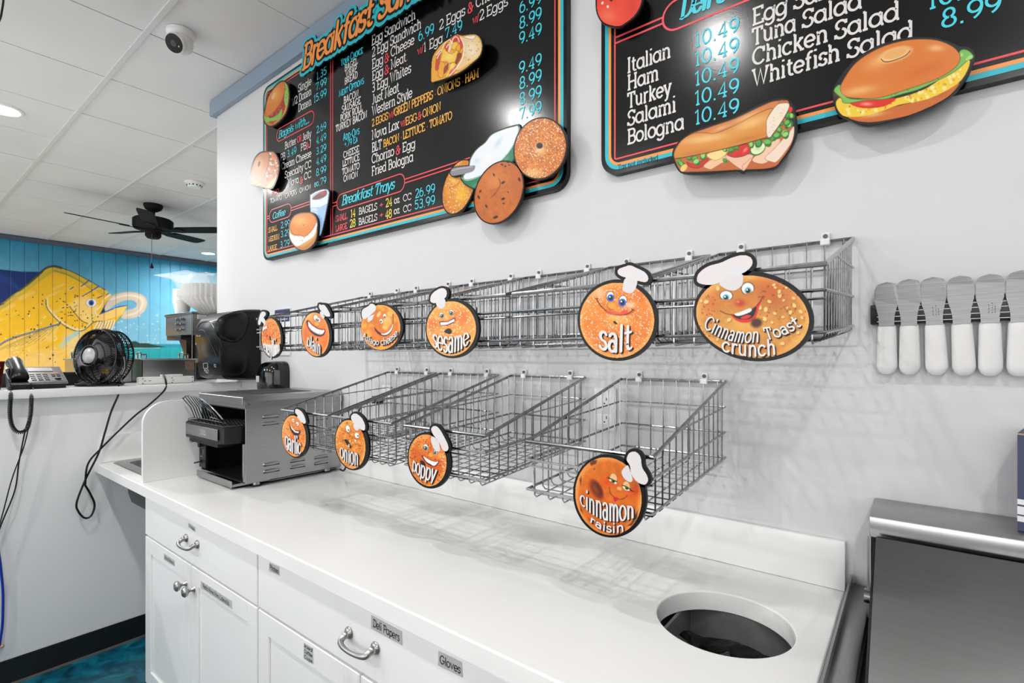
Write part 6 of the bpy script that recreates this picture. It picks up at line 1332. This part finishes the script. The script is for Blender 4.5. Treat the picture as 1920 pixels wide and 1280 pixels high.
# ================================================================== conveyor toaster on the counter
t = thing('conveyor_toaster', 'stainless conveyor toaster on the counter beside the white divider panel', 'toaster', (-2.1, -.21, CT))
x0, x1, y0, y1, z0, z1 = -2.3, -1.9, -.405, -.014, .933, 1.213
m = MB()
m.box((x1 - .003, y0, z0), (x1, y1, z1), M_steel, .0012, 1); m.build('side_panel', t)
m = MB(); m.box((x0, y0, z0), (x0 + .003, y1, z1), M_steel, .0012, 1); m.build('side_panel', t)
m = MB(); m.box((x0 + .003, y1 - .003, z0), (x1 - .003, y1, 1.245), M_steel); m.box((x0 + .003, y0, z0), (x1 - .003, y1, z0 + .003), M_steel); m.box((x0 + .02, -.2, z0 + .004), (x1 - .02, -.195, 1.23), M_matte); m.box((x0 + .004, y0 + .002, z0 + .003), (x0 + .012, y1, 1.2), M_matte); m.box((x1 - .012, y0 + .008, z0 + .003), (x1 - .004, y1, 1.2), M_matte); m.box((x0 + .004, y0 + .01, 1.2), (x1 - .004, y1, 1.21), M_matte); m.build('inner_housing', t)
m = MB()        # hooded top with sloping side and open dark slot
pr = [(x1 + .004, 1.207), (x1 + .004, 1.232), (x1 - .012, 1.251), (x0 + .012, 1.251), (x0 - .004, 1.232), (x0 - .004, 1.207)]
m.prism([(x, y0 - .004, z) for x, z in pr], [(x, y1 + .004, z) for x, z in pr], M_steelh); m.box((x0 + .06, -.33, 1.2512), (x1 - .1, -.09, 1.2522), M_matte)
m.box((x0, y0 - .007, 1.219), (x1 - .008, y0 - .004, 1.247), M_steelh, .001, 1)
for yy in (-.395, -.03): m.cyl((x1 + .004, yy, 1.222), (x1 + .006, yy, 1.222), .004, M_chrome, None, 10)
m.build('top_cover', t)
for yc, zc in ((-.313, 1.172), (-.313, 1.146), (-.31, .993), (-.31, .967), (-.206, .99), (-.206, .966), (-.105, .988), (-.105, .964), (-.105, 1.17), (-.105, 1.145)):
    m = MB(); b_ = bmesh.new(); bmesh.ops.create_uvsphere(b_, u_segments=16, v_segments=8, radius=1)
    for v in b_.verts: v.co = Vector((x1 + max(0, v.co.x) * .006, yc + math.copysign(abs(v.co.y) ** .7, v.co.y) * .033, zc + v.co.z * .0065))
    m.bm(b_, M_steel, True); m.box((x1 + .0002, yc - .03, zc - .0068), (x1 + .004, yc + .03, zc - .0052), M_dark); m.build('louvre', t)
for lx_ in (x0 + .03, x1 - .025):
    for ly in (y0 + .05, y1 - .05):
        m = MB(); m.lathe([(.0001, CT + .0005), (.016, CT + .0005), (.016, CT + .006)], (lx_, ly, 0), M_matte, 18); m.lathe([(.0145, CT + .006), (.014, z0)], (lx_, ly, 0), M_chrome, 18); m.build('foot', t)
m = MB()        # feeder head over the opening
o = [(-2.276, -.468), (-1.985, -.468), (-1.955, -.455), (-1.94, -.43), (-1.935, -.39), (-2.276, -.39)]
m.prism([(x, y, 1.138) for x, y in o], [(x, y, 1.078) for x, y in o], M_black, M_black); m.box((-2.26, -.46, 1.062), (-2.0, -.40, 1.079), M_matte); m.cyl((-2.262, -.455, 1.066), (-2.262, -.39, 1.066), .012, M_black); m.lathe([(.0001, -.4565), (.0125, -.456), (.0125, -.452)], (-2.262, 0, 1.066), M_chrome, 16, 'y')
fh = m.build('feeder_head', t)
m = MB(); m.box((-2.27, -.4702, 1.09), (-1.977, -.468, 1.131), M_steelh, .0008, 1)
for xx in (-2.262, -1.985):
    for zz in (1.097, 1.124): m.cyl((xx, -.4702, zz), (xx, -.4715, zz), .003, M_chrome, None, 10)
pl, wd = layout('386', False, .16, .12)
for p in pl: m.add([(-2.135 + q_[0] * .024, -.4706, 1.102 + q_[1] * .019) for q_ in p], [list(range(len(p)))], M_tape)
m.build('name_plate', fh)
m = MB()
for k in range(13):
    yy = -.46 + .0115 * k; m.tube([(-2.27, yy, 1.143), (-1.95, yy, 1.143)], .0018, M_chrome, 5)
for k in range(9):
    xx = -2.25 + .036 * k; m.tube([(xx, -.462, 1.146), (xx + .012, -.32, 1.146)], .0016, M_black, 5)
m.box((-2.27, -.465, 1.138), (-1.94, -.3, 1.141), M_matte); m.build('conveyor_chain', t)
m = MB(); ztop = lambda x: np.interp(x, [-2.28, -2.24, -2.18, -2.1, -2.05, -2.01, -1.99], [1.228, 1.240, 1.246, 1.242, 1.224, 1.192, 1.162])
rk = []
for k in range(11):
    xx = -2.262 + .0262 * k; zt_ = ztop(xx); f = (zt_ - 1.155) / .09
    m.tube([(xx, -.44, 1.15), (xx - .003 * f, -.455, 1.155 + (zt_ - 1.155) * .5), (xx - .008 * f, -.483, zt_)], .0021, M_chrome, 6)
m.tube(spline([(x - .008 * (ztop(x) - 1.155) / .09, -.44 - .043 * (ztop(x) - 1.155) / .09, ztop(x)) for x in np.linspace(-2.264, -1.992, 12)], 3, False), .0028, M_chrome, 6)
m.tube([(-2.28, -.44, 1.152), (-1.985, -.44, 1.152)], .0026, M_chrome, 6); m.tube(spline([(-2.262, -.44, 1.152), (-2.29, -.45, 1.148), (-2.295, -.452, 1.14), (-2.275, -.45, 1.139)], 4, False), .002, M_chrome, 6)
m.build('loading_rack', t)
m = MB(); m.box((-2.298, -.412, .946), (-2.236, -.404, 1.06), M_black, .001, 1); cp = m.build('control_panel', t)
m = MB(); m.cyl((-2.272, -.412, 1.04), (-2.272, -.424, 1.04), .011, M_black); m.build('knob', cp)
m = MB(); m.box((-2.282, -.4145, 1.0), (-2.262, -.411, 1.022), M_matte, .001, 1); m.box((-2.26, -.4128, 1.0), (-2.258, -.4115, 1.022), M_tape); m.box((-2.28, -.4128, 1.028), (-2.262, -.4115, 1.03), M_tape); m.box((-2.282, -.4128, .99), (-2.266, -.4115, .992), M_tape); m.build('switch', cp)
m = MB(); m.cyl((-2.272, -.412, .97), (-2.272, -.420, .97), .007, M_chrome); m.cyl((-2.272, -.42, .97), (-2.283, -.436, .966), .0032, M_black); m.build('toggle', cp)
m = MB(); m.box((-2.236, -.408, .945), (-2.233, -.402, 1.062), M_chrome); m.box((x1 - .014, -.41, .94), (x1 - .002, -.403, 1.078), M_steel, .001, 1); m.build('front_trim', t)
m = MB(); m.box((-2.245, -.4405, .92), (-1.932, -.437, .945), M_steelh, .001, 1); m.box((-2.245, -.437, .92), (-1.932, -.02, .923), M_steel); m.box((-1.934, -.437, .92), (-1.932, -.3, .932), M_steel); m.box((-2.23, -.4, .9365), (-1.91, -.05, .938), M_matte); m.build('crumb_tray', t)

# ================================================================== things on the serving ledge
LZ = 1.2605
M_sd = mat('dull steel', '#7d7d7d', .42, 1, noise=.15, nscale=7, stretch=(2, 2, 60))
t = thing('coffee_machine', 'stainless coffee machine with a knobbed front, on the ledge behind the towel dispenser', 'coffee machine', (-3.5, .1, LZ))
xa, xb, ya = -3.32, -3.755, -.075
m = MB(); m.box((xb, ya, 1.528), (xa, .25, 1.658), M_sd, .003); m.build('head', t)
m = MB(); m.box((xb - .004, ya - .006, 1.649), (xa + .003, .252, 1.663), M_chrome, .002); m.box((xa - .004, ya - .003, LZ), (xa + .001, ya, 1.65), M_chrome); m.build('edge_trim', t)
m = MB(); m.box((-3.53, .0, LZ), (xa, .25, 1.5275), M_sd, .002); m.box((-3.5, ya + .02, LZ), (xa - .003, .0, 1.36), M_black, .004); m.build('column', t)
m = MB(); m.box((xb + .02, ya - .001, 1.5), (-3.5, .1, 1.5275), M_black, .003); m.prism([(-3.62, ya + .03, 1.4995), (-3.5, ya + .03, 1.4995), (-3.5, ya + .03, 1.38)], [(-3.62, .1, 1.4995), (-3.5, .1, 1.4995), (-3.5, .1, 1.38)], M_black); m.build('brew_funnel', t)
for i in range(2):
    for j in range(3):
        m = MB(); cx_, cz_ = -3.52 + .075 * i, 1.622 - .032 * j; m.cyl((cx_, ya, cz_), (cx_, ya - .016, cz_), .010, M_chrome, .008, 14); m.box((cx_ - .017, ya - .024, cz_ + .001), (cx_ + .006, ya - .016, cz_ + .009), M_chrome, .002, 1); m.build('knob', t)
m = MB(); m.box((-3.48, -.002, 1.47), (-3.42, .0, 1.52), M_wt); m.box((xa + .0005, -.05, 1.62), (xa + .0016, .0, 1.645), M_wt)
for k in range(4): m.box((xa + .0012, -.045, 1.623 + .0055 * k), (xa + .0022, -.005, 1.625 + .0055 * k), M_ink)
m.build('sticker', t)
M_paper = mat('filter paper', '#f3f1ee', .8, noise=.02)
def stack(nm, label, c, n, r0, r1, h, dz, M, tilt=0, fl=40, amp=.03):
    t = thing(nm, label, 'stack of filters' if M is M_paper else 'cups', c)
    for k in range(n):
        m = MB(); V = []; N = fl * 2
        for s, (f, rr) in enumerate(((0, .02), (0.001, r0), (.5, (r0 + r1) / 2), (1, r1))):
            for j in range(N):
                a = 2 * math.pi * j / N; q_ = 1 + amp * f * (1 if j % 2 else -1)
                V.append((c[0] + rr * q_ * math.cos(a), c[1] + rr * q_ * math.sin(a), c[2] + k * dz + h * f + .0008))
        m.add(V, [[s * N + j, s * N + (j + 1) % N, (s + 1) * N + (j + 1) % N, (s + 1) * N + j] for s in range(3) for j in range(N)], M, False)
        m.build('filter' if M is M_paper else 'cup', t)
    return t
t = stack('coffee_filters', 'stack of white fluted coffee filters in a clear bag on the coffee machine', (-3.44, .12, 1.664), 9, .1, .205, .085, .0105, M_paper)
m = MB(); M_film = mat('clear film', '#ffffff', .12, spec=.8, alpha=.22, bump=.5, bscale=14)
N = 48; rings = []
rg = np.random.RandomState(9); w8 = rg.rand(N, 12)
for s, (rr, z) in enumerate(((.1, .001), (.16, .045), (.222, .1), (.228, .15), (.224, .19), (.19, .225), (.11, .245), (.03, .25))):
    L = []
    for j in range(N):
        a = 2 * math.pi * j / N; q_ = 1 + .06 * (w8[j, s] - .5); x_ = rr * q_ * math.cos(a); y_ = rr * q_ * math.sin(a); zz = z + .012 * (w8[j, s + 2] - .5)
        if s > 3:      # the loose end of the bag pulled to the left
            pull_ = max(0, math.cos(a - R(200))) ** 6; x_ -= pull_ * .19 * (s - 3) / 2.5 * (1 if s < 6 else 0); y_ -= pull_ * .06 * (1 if s < 6 else 0); zz += pull_ * .03 * (1 if s < 6 else 0)
        L.append((-3.44 + x_, .12 + y_, 1.664 + max(.001, zz)))
    rings.append(L)
m.add([p for L in rings for p in L], [[s * N + j, s * N + (j + 1) % N, (s + 1) * N + (j + 1) % N, (s + 1) * N + j] for s in range(7) for j in range(N)], M_film, True)
m.tube([(-3.56, .05, 1.86), (-3.66, .02, 1.905), (-3.88, -.005, 1.935), (-4.12, -.03, 1.962)], [.07, .05, .022, .002], M_film, 8)
m.build('plastic_bag', t)
t = thing('paper_cups', 'nested stack of white paper cups on the coffee machine beside the filters', 'cups', (-3.66, -.02, 1.664))
for k in range(7):
    m = MB(); m.lathe([(.0001, .001 + .013 * k), (.036, .001 + .013 * k), (.05, .075 + .013 * k), (.0525, .077 + .013 * k), (.052, .081 + .013 * k), (.048, .079 + .013 * k)], (-3.655, -.015, 1.664), M_paper, 28); m.build('cup', t)
def tub(label, c, w_, d_, h_, rot=0):
    t = thing('steel_tub', label, 'container', (c[0], c[1], LZ), 'steel tubs on the ledge')
    x0, x1, y0, y1, z1_ = c[0] - d_ / 2, c[0] + d_ / 2, c[1] - w_ / 2, c[1] + w_ / 2, LZ + h_
    m = MB()
    for a, b_ in (((x0, y0, LZ), (x1, y1, LZ + .003)), ((x0, y0, LZ), (x0 + .003, y1, z1_)), ((x1 - .003, y0, LZ), (x1, y1, z1_)), ((x0, y0, LZ), (x1, y0 + .003, z1_)), ((x0, y1 - .003, LZ), (x1, y1, z1_))): m.box(a, b_, M_steelh)
    m.build('body', t)
    m = MB(); m.box((x0 - .008, y0 - .008, z1_), (x1 + .008, y1 + .008, z1_ + .008), M_steelh, .003); m.build('lid', t)
    for yy in (y0 + .012, y1 - .035):
        m = MB(); m.tube(spline([(c[0] - .03, yy, z1_ + .007), (c[0] - .03, yy, z1_ + .03), (c[0] - .022, yy, z1_ + .04), (c[0] + .022, yy, z1_ + .04), (c[0] + .03, yy, z1_ + .03), (c[0] + .03, yy, z1_ + .007)], 4, False), .0045, M_chrome, 8)
        m.tube([(c[0] + .03, yy, z1_ + .03), (c[0] + .03, yy + .024, z1_ + .03), (c[0] + .03, yy + .024, z1_ + .007)], .0045, M_chrome, 8); m.build('handle', t)
    return t, x1, y1, z1_
t, x1, y1, z1_ = tub('steel tub with looped handles on the ledge, between the fan and coffee machine', (-3.27, -.24, 0), .25, .2, .118)
m = MB(); m.box((x1 + .0003, y1 - .05, z1_ - .055), (x1 + .001, y1 - .004, z1_ - .004), mat('worn sticker', '#6d594c', .7, noise=.6, nscale=120)); m.build('sticker', t)
tub('steel tub behind the desk fan on the ledge, partly hidden', (-3.36, -.502, 0), .236, .2, .118)
t = thing('black_box', 'low black box on the ledge behind the phone', 'box', (-3.17, -.78, LZ)); m = MB(); m.box((-3.25, -.93, LZ), (-3.14, -.62, LZ + .062), M_matte, .003); m.build('body', t)
t = thing('power_strip', 'white power strip lying on the ledge in front of the steel tub', 'power strip', (-2.95, -.32, LZ))
m = MB(); m.box((-2.975, -.444, LZ), (-2.945, -.198, LZ + .036), M_white, .006)
m.build('body', t); m = MB()
for yy, zz in ((-.425, .028), (-.425, .006), (-.30, .028), (-.30, .006), (-.208, .028), (-.208, .008)): m.box((-2.9452, yy - .0025, LZ + zz - .002), (-2.9445, yy + .0025, LZ + zz + .002), M_ink)
for yy in (-.42, -.40, -.30): m.box((-2.9452, yy, LZ + .016), (-2.9445, yy + .009, LZ + .0185), M_ink)
m.box((-2.974, -.345, LZ + .036), (-2.95, -.25, LZ + .046), M_white, .002); m.build('outlets', t)
m = MB(); m.tube(spline([(-2.9445, -.336, LZ + .041), (-2.925, -.345, LZ + .044), (-2.87, -.352, LZ + .02), (-2.852, -.362, 1.235), (-2.86, -.42, 1.17), (-2.862, -.486, 1.113), (-2.862, -.605, .985), (-2.862, -.652, .921), (-2.864, -.661, .829)], 8, False), .0042, M_black, 8); m.build('cord', t)
# fan
t = thing('desk_fan', 'round black desk fan with a silver hub on the ledge', 'fan', (-2.99, -.56, LZ))
FC = Vector((-2.985, -.578, 1.396)); FR = .128; fa = Vector((math.cos(R(-64)), math.sin(R(-64)), .1)).normalized()
fu = Vector((0, 0, 1)); fu = (fu - fa * fu.dot(fa)).normalized(); fv = fa.cross(fu)
fp = lambda r, a, d: FC + fu * (r * math.sin(a)) + fv * (r * math.cos(a)) + fa * d
ring = lambda r, d, n=56: [fp(r, 2 * math.pi * i / n, d) for i in range(n)]
m = MB()
for r, d, w_ in ((FR, .0, .006), (FR, -.05, .004), (FR * .97, .028, .004), (.072, .05, .0022), (.047, .054, .004), (FR, -.025, .003)): m.tube(ring(r, d), w_, M_gloss, 6, True)
for k in range(100):
    a = 2 * math.pi * k / 100; da = .5
    m.tube([fp(.045, a, .054), fp(.072, a + .1, .052), fp(FR * .8, a + .22, .044), fp(FR * .95, a + .3, .03), fp(FR, a + .32, .0)], 0.0015, M_gloss, 4)
    if k % 2 == 0: m.tube([fp(FR, a, .0), fp(FR * 1.0, a, -.05), fp(FR * .8, a, -.075), fp(.04, a, -.08)], .0016, M_gloss, 4)
m.build('guard', t)
m = MB(); m.lathe([(.0001, .062), (.03, .061), (.036, .057), (.036, .05)], FC, mat('silver plastic', '#a5a5a6', .35, .3, noise=.05), 32, 'z', Matrix((fv, fu, fa)).transposed().to_3x3().to_4x4()); hb = m.build('hub', t)
m = MB()
for k in range(5):
    a0 = 2 * math.pi * k / 5; P_ = [fp(.03, a0, .0), fp(.06, a0 + .1, .012), fp(.116, a0 + .1, .022), fp(.12, a0 + .6, .006), fp(.116, a0 + 1.12, -.018), fp(.06, a0 + 1.1, -.02), fp(.03, a0 + .8, -.014)]
    m.prism(P_, [p - fa * .002 for p in P_], M_gloss)
m.lathe([(.0001, .03), (.03, .028), (.036, .0), (.036, -.03), (.045, -.04), (.045, -.085), (.0001, -.09)], FC, M_gloss, 24, 'z', Matrix((fv, fu, fa)).transposed().to_3x3().to_4x4()); m.build('blades', t)
m = MB(); c0 = Vector((FC.x - .01, FC.y, 0))
arc = [FC + fv * (s * (FR + .007)) * 1.0 for s in (-1, 1)]
m.tube(spline([FC - fv * (FR + .008), FC - fv * (FR + .012) - Vector((0, 0, .05)), FC - fv * .11 - Vector((0, 0, .105)), Vector((FC.x - .02, FC.y + .09, LZ + .008)), Vector((FC.x + .05, FC.y + .06, LZ + .007)), Vector((FC.x + .06, FC.y, LZ + .007)), Vector((FC.x + .05, FC.y - .06, LZ + .007)), Vector((FC.x - .02, FC.y - .09, LZ + .008)), FC + fv * .11 - Vector((0, 0, .105)), FC + fv * (FR + .012) - Vector((0, 0, .05)), FC + fv * (FR + .008)], 6, False), .0065, M_gloss, 8); m.build('stand', t)
m = MB(); m.tube(spline([(-2.98, -.5, LZ + .006), (-2.93, -.52, LZ + .006), (-2.88, -.538, LZ + .005), (-2.858, -.541, 1.25), (-2.858, -.544, 1.22), (-2.86, -.57, 1.145), (-2.862, -.593, 1.05), (-2.862, -.615, .963), (-2.864, -.661, .852), (-2.864, -.69, .76), (-2.866, -.683, .717), (-2.866, -.662, .685), (-2.866, -.64, .69), (-2.866, -.628, .735), (-2.866, -.642, .785), (-2.864, -.661, .829)], 8, False), .0042, M_black, 8); m.build('cord', t)
# telephone
t = thing('desk_phone', 'black desk phone with a coiled cord on the white ledge', 'phone', (-2.95, -.81, LZ))
M_ph = mat('phone grey', '#34312f', .35, noise=.06)
# desk: a wedge facing the camera side
xa, xb, ya, yb = -2.895, -3.05, -.892, -.716
dk = lambda x: LZ + .028 + (xa - x) / (xa - xb) * .062
Am = [(xa, ya, dk(xa)), (xa, yb, dk(xa)), (xb, yb, dk(xb)), (xb, ya, dk(xb))]
m = MB(); B_ = [(xa - .004, ya + .004, LZ + .001), (xa - .004, yb - .004, LZ + .001), (xb, yb - .004, LZ + .001), (xb, ya + .004, LZ + .001)]
m.prism(Am, B_, M_black, M_black); m.build('base', t)
m = MB(); m.tube([(p[0], p[1], p[2] - .004) for p in Am], .0035, M_chrome, 6, True); m.build('silver_rim', t)
sl = lambda x, y, d=.0008: (x, y, dk(x) + d)
m = MB()
def pad(xq0, xq1, yq0, yq1, h, M_): m.prism([sl(xq0, yq0, h), sl(xq0, yq1, h), sl(xq1, yq1, h), sl(xq1, yq0, h)], [sl(xq0, yq0, 0), sl(xq0, yq1, 0), sl(xq1, yq1, 0), sl(xq1, yq0, 0)], M_)
pad(-2.903, -2.985, -.836, -.725, .001, M_ph); m.build('faceplate', t)
m = MB(); pad(-3.0, -3.035, -.825, -.745, .003, mat('lcd grey', '#9a9893', .3, noise=.05)); m.build('display', t)
for i in range(4):
    for j in range(3):
        m = MB(); pad(-2.912 - .018 * i, -2.922 - .018 * i, -.826 + .021 * j, -.811 + .021 * j, .004, M_black); m.build('key', t)
for i in range(2):
    for j in range(2): m = MB(); pad(-2.948 - .014 * i, -2.956 - .014 * i, -.757 + .017 * j, -.745 + .017 * j, .004, M_black); m.build('key', t)
m = MB(); pad(-2.974, -2.981, -.758, -.732, .003, mat('phone red', '#d4513a', .4, noise=.05)); m.build('red_key', t)
m = MB(); m.lathe([(.0001, .003), (.010, .0025), (.011, 0)], sl(-2.925, -.741), M_black, 18); m.build('key', t)
m = MB()
hs = spline([(-2.9, -.864, dk(-2.9) + .012), (-2.925, -.864, dk(-2.925) + .03), (-2.975, -.865, dk(-2.975) + .036), (-3.025, -.864, dk(-3.025) + .03), (-3.05, -.864, dk(-3.05) + .014)], 5, False)
m.tube(hs, [1.12 * r_ for r_ in [.024, .0255, .026, .025, .0235, .022, .021, .0205, .02, .02, .02, .02, .0205, .021, .022, .023, .0235, .024, .0245, .023, .021]][:len(hs)], M_black, 14); m.build('handset', t)
m = MB(); path = spline([(-2.905, -.893, LZ + .02), (-2.868, -.897, LZ + .005), (-2.853, -.898, 1.235), (-2.855, -.9, 1.17), (-2.855, -.893, 1.115), (-2.855, -.874, 1.088), (-2.855, -.85, 1.1), (-2.855, -.84, 1.15), (-2.853, -.837, 1.21), (-2.86, -.837, 1.245), (-2.885, -.838, LZ + .01)], 14, False)
P_ = np.array(path); dl_ = np.concatenate([[0], np.cumsum(np.linalg.norm(np.diff(P_, axis=0), axis=1))]); S_ = np.arange(0, dl_[-1], .00075); C_ = np.stack([np.interp(S_, dl_, P_[:, i]) for i in range(3)], 1); T_ = np.gradient(C_, axis=0); T_ /= np.linalg.norm(T_, axis=1, keepdims=True)
u_ = np.cross(T_, np.array((1., 0, 0))); u_ /= np.maximum(np.linalg.norm(u_, axis=1, keepdims=True), 1e-6); v_ = np.cross(T_, u_); ph_ = S_ / .0048 * 2 * math.pi; env = np.clip(np.minimum(S_, dl_[-1] - S_) / .04, .15, 1)
C_ = C_ + .0062 * env[:, None] * (u_ * np.cos(ph_)[:, None] + v_ * np.sin(ph_)[:, None]); m.tube([tuple(p) for p in C_], .0019, M_black, 4); m.build('coiled_cord', t)
m = MB()
m.tube(spline([(-2.91, -.83, LZ + .004), (-2.872, -.829, LZ + .003), (-2.856, -.83, 1.24), (-2.858, -.838, 1.16), (-2.86, -.853, 1.1), (-2.862, -.872, .97), (-2.864, -.885, .85), (-2.866, -.93, .7), (-2.868, -.975, .5), (-2.88, -1.05, .25), (-2.885, -1.1, .066), (-2.88, -1.2, .062)], 8, False), .0026, M_black, 6)
m.tube(spline([(-2.862, -.842, 1.12), (-2.864, -.857, 1.03), (-2.864, -.893, .90), (-2.866, -.925, .74), (-2.87, -.985, .48), (-2.885, -1.06, .22), (-2.885, -1.12, .066), (-2.875, -1.22, .062)], 8, False), .0022, M_black, 6); m.build('line_cord', t)
t = thing('drink_cup', 'dark red paper cup with orange print at the left edge of the ledge', 'cup', (-2.95, -.94, LZ))
m = MB(); M_cup = mat('cup red', '#6a1712', .35, noise=.12); m.lathe([(.0001, .001), (.029, .001), (.041, .11), (.043, .113), (.042, .117), (.039, .114), (.028, .004)], (-2.955, -.944, LZ), M_cup, 36); m.build('body', t)
m = MB(); m.ball((-2.918, -.925, LZ + .09), .006, M_or, 10, (.3, 1, 1)); m.ball((-2.9165, -.936, LZ + .095), .004, M_or, 10, (.3, 1, 1)); m.build('print', t)
# blue cord at the left edge of the photo, and the cable by the ceiling
t = thing('blue_cord', 'blue cord hanging down the half wall at the left edge of the photo', 'cord', (-2.88, -.94, .5))
m = MB(); m.tube(spline([(-2.95, -1.3, 1.266), (-2.87, -1.24, 1.268), (-2.842, -1.2, 1.24), (-2.86, -1.1, 1.0), onX(-32, 950, -2.885), onX(-6, 1020, -2.885), onX(4, 1090, -2.885), onX(5.5, 1140, -2.885), onX(2, 1190, -2.885), onX(-14, 1240, -2.885), (-2.885, -1.05, .066), (-2.88, -1.2, .064)], 6, False), .0045, mat('blue vinyl', '#1236a8', .35, noise=.08), 8); m.build('cable', t)
m = MB(); m.ball(onX(4, 1211, -2.883), .007, M_kr); m.build('cable_tie', t)
t = thing('black_cable', 'black cable looping down from the ceiling in the top left corner', 'cable', (-2.75, -.9, CEIL))
m = MB(); m.tube(spline([onX(9, -30, -2.75), onX(6.5, 0, -2.75), onX(4, 18, -2.75), onX(-1, 38, -2.75), onX(-18, 60, -2.75), onX(-60, 40, -2.75), onX(-90, -30, -2.75)], 6, False), .0035, M_black, 8); m.build('cable', t)

# ================================================================== ceiling fixtures
t = thing('security_camera', 'white dome security camera with a black lens on the ceiling tiles', 'camera', (-2.62, -.37, CEIL))
M_pl = mat('white plastic', '#ececec', .35, noise=.01)
c = Vector((-2.62, -.37, CEIL - .0015))
m = MB(); m.lathe([(.058, 0), (.058, -.012), (.054, -.024), (.048, -.03)], c, M_pl, 32); m.build('mount', t)
aim = Vector((.456, -.73, -.55)).normalized(); hc = c + Vector((.0, 0, -.05))
m = MB(); m.ball(hc, .05, M_pl, 24); bz = aim.orthogonal().normalized(); by = aim.cross(bz); Mr = Matrix((bz, by, aim)).transposed().to_4x4()
m.lathe([(.043, .02), (.044, .042), (.040, .048)], hc, M_pl, 28, 'z', Mr); hd_ = m.build('head', t)
m = MB(); m.lathe([(.0395, .046), (.038, .0505), (.0001, .0515)], hc, M_gloss, 28, 'z', Mr); lz_ = m.build('lens_cover', t)
m = MB(); m.lathe([(.014, .0516), (.013, .0535), (.0001, .054)], hc, mat('lens grey', '#4a4a4c', .15, noise=.05), 18, 'z', Mr); m.ball(hc + aim * .052 + by * .024, .0035, M_wt, 8); m.build('lens', lz_)
t = thing('smoke_detector', 'white round smoke detector on the ceiling near the fan', 'smoke detector', (-4.79, .46, CEIL))
m = MB(); c = (-4.79, .46, CEIL - .0015); m.lathe([(.072, 0), (.072, -.012), (.066, -.018), (.056, -.02), (.052, -.036), (.044, -.044), (.0001, -.046)], c, M_pl, 32); m.build('body', t)
m = MB()
for k in range(12): a = k * math.pi / 6; m.box((c[0] + .0535 * math.cos(a) - .004, c[1] + .0535 * math.sin(a) - .004, c[2] - .034), (c[0] + .0535 * math.cos(a) + .004, c[1] + .0535 * math.sin(a) + .004, c[2] - .024), M_dark)
m.build('vents', t)
t = thing('ceiling_fan', 'black five bladed ceiling fan with a pull chain', 'ceiling fan', (-5.8, .46, CEIL))
c = Vector((-5.8, .46, CEIL)); M_fb = mat('fan black', '#0c0c0c', .7, spec=.25, noise=.1)
m = MB(); m.lathe([(.08, -.002), (.08, -.02), (.066, -.05), (.036, -.068), (.02, -.07)], c, M_fb, 32); m.build('canopy', t)
m = MB(); m.cyl(c + Vector((0, 0, -.065)), c + Vector((0, 0, -.14)), .016, M_fb); m.lathe([(.02, -.13), (.05, -.136), (.15, -.142), (.166, -.155), (.166, -.225), (.155, -.245), (.09, -.252), (.09, -.262), (.066, -.268), (.066, -.31), (.05, -.33), (.0001, -.335)], c, M_fb, 40); m.build('motor', t)
for k in range(5):
    a = R(50 + 72 * k); Mz = Matrix.Translation(c + Vector((0, 0, -.25))) @ Matrix.Rotation(a, 4, 'Z') @ Matrix.Rotation(R(-3), 4, 'X' if False else 'Y') @ Matrix.Rotation(R(-11), 4, 'X')
    o = spline([(.2, -.05), (.3, -.062), (.5, -.066), (.63, -.06), (.655, -.03), (.655, .03), (.63, .06), (.5, .066), (.3, .062), (.2, .05)], 4)
    m = MB(); m.prism([Mz @ Vector((x, y, .003)) for x, y in o], [Mz @ Vector((x, y, -.003)) for x, y in o], M_fb); bl_ = m.build('blade', t)
    m = MB(); o = [(.07, -.02), (.16, -.03), (.25, -.045), (.27, 0), (.25, .045), (.16, .03), (.07, .02)]; m.prism([Mz @ Vector((x, y, -.004)) for x, y in o], [Mz @ Vector((x, y, -.010)) for x, y in o], M_fb); m.build('blade_bracket', bl_)
m = MB(); m.cyl(c + Vector((.06, -.03, -.3)), c + Vector((.06, -.03, -.585)), .0022, mat('chain', '#6d655c', .4, .8, noise=.1), None, 6); m.lathe([(.0001, -.57), (.008, -.6), (.018, -.625), (.0001, -.635)], c + Vector((.06, -.03, 0)), M_fb, 14); m.build('pull_chain', t)
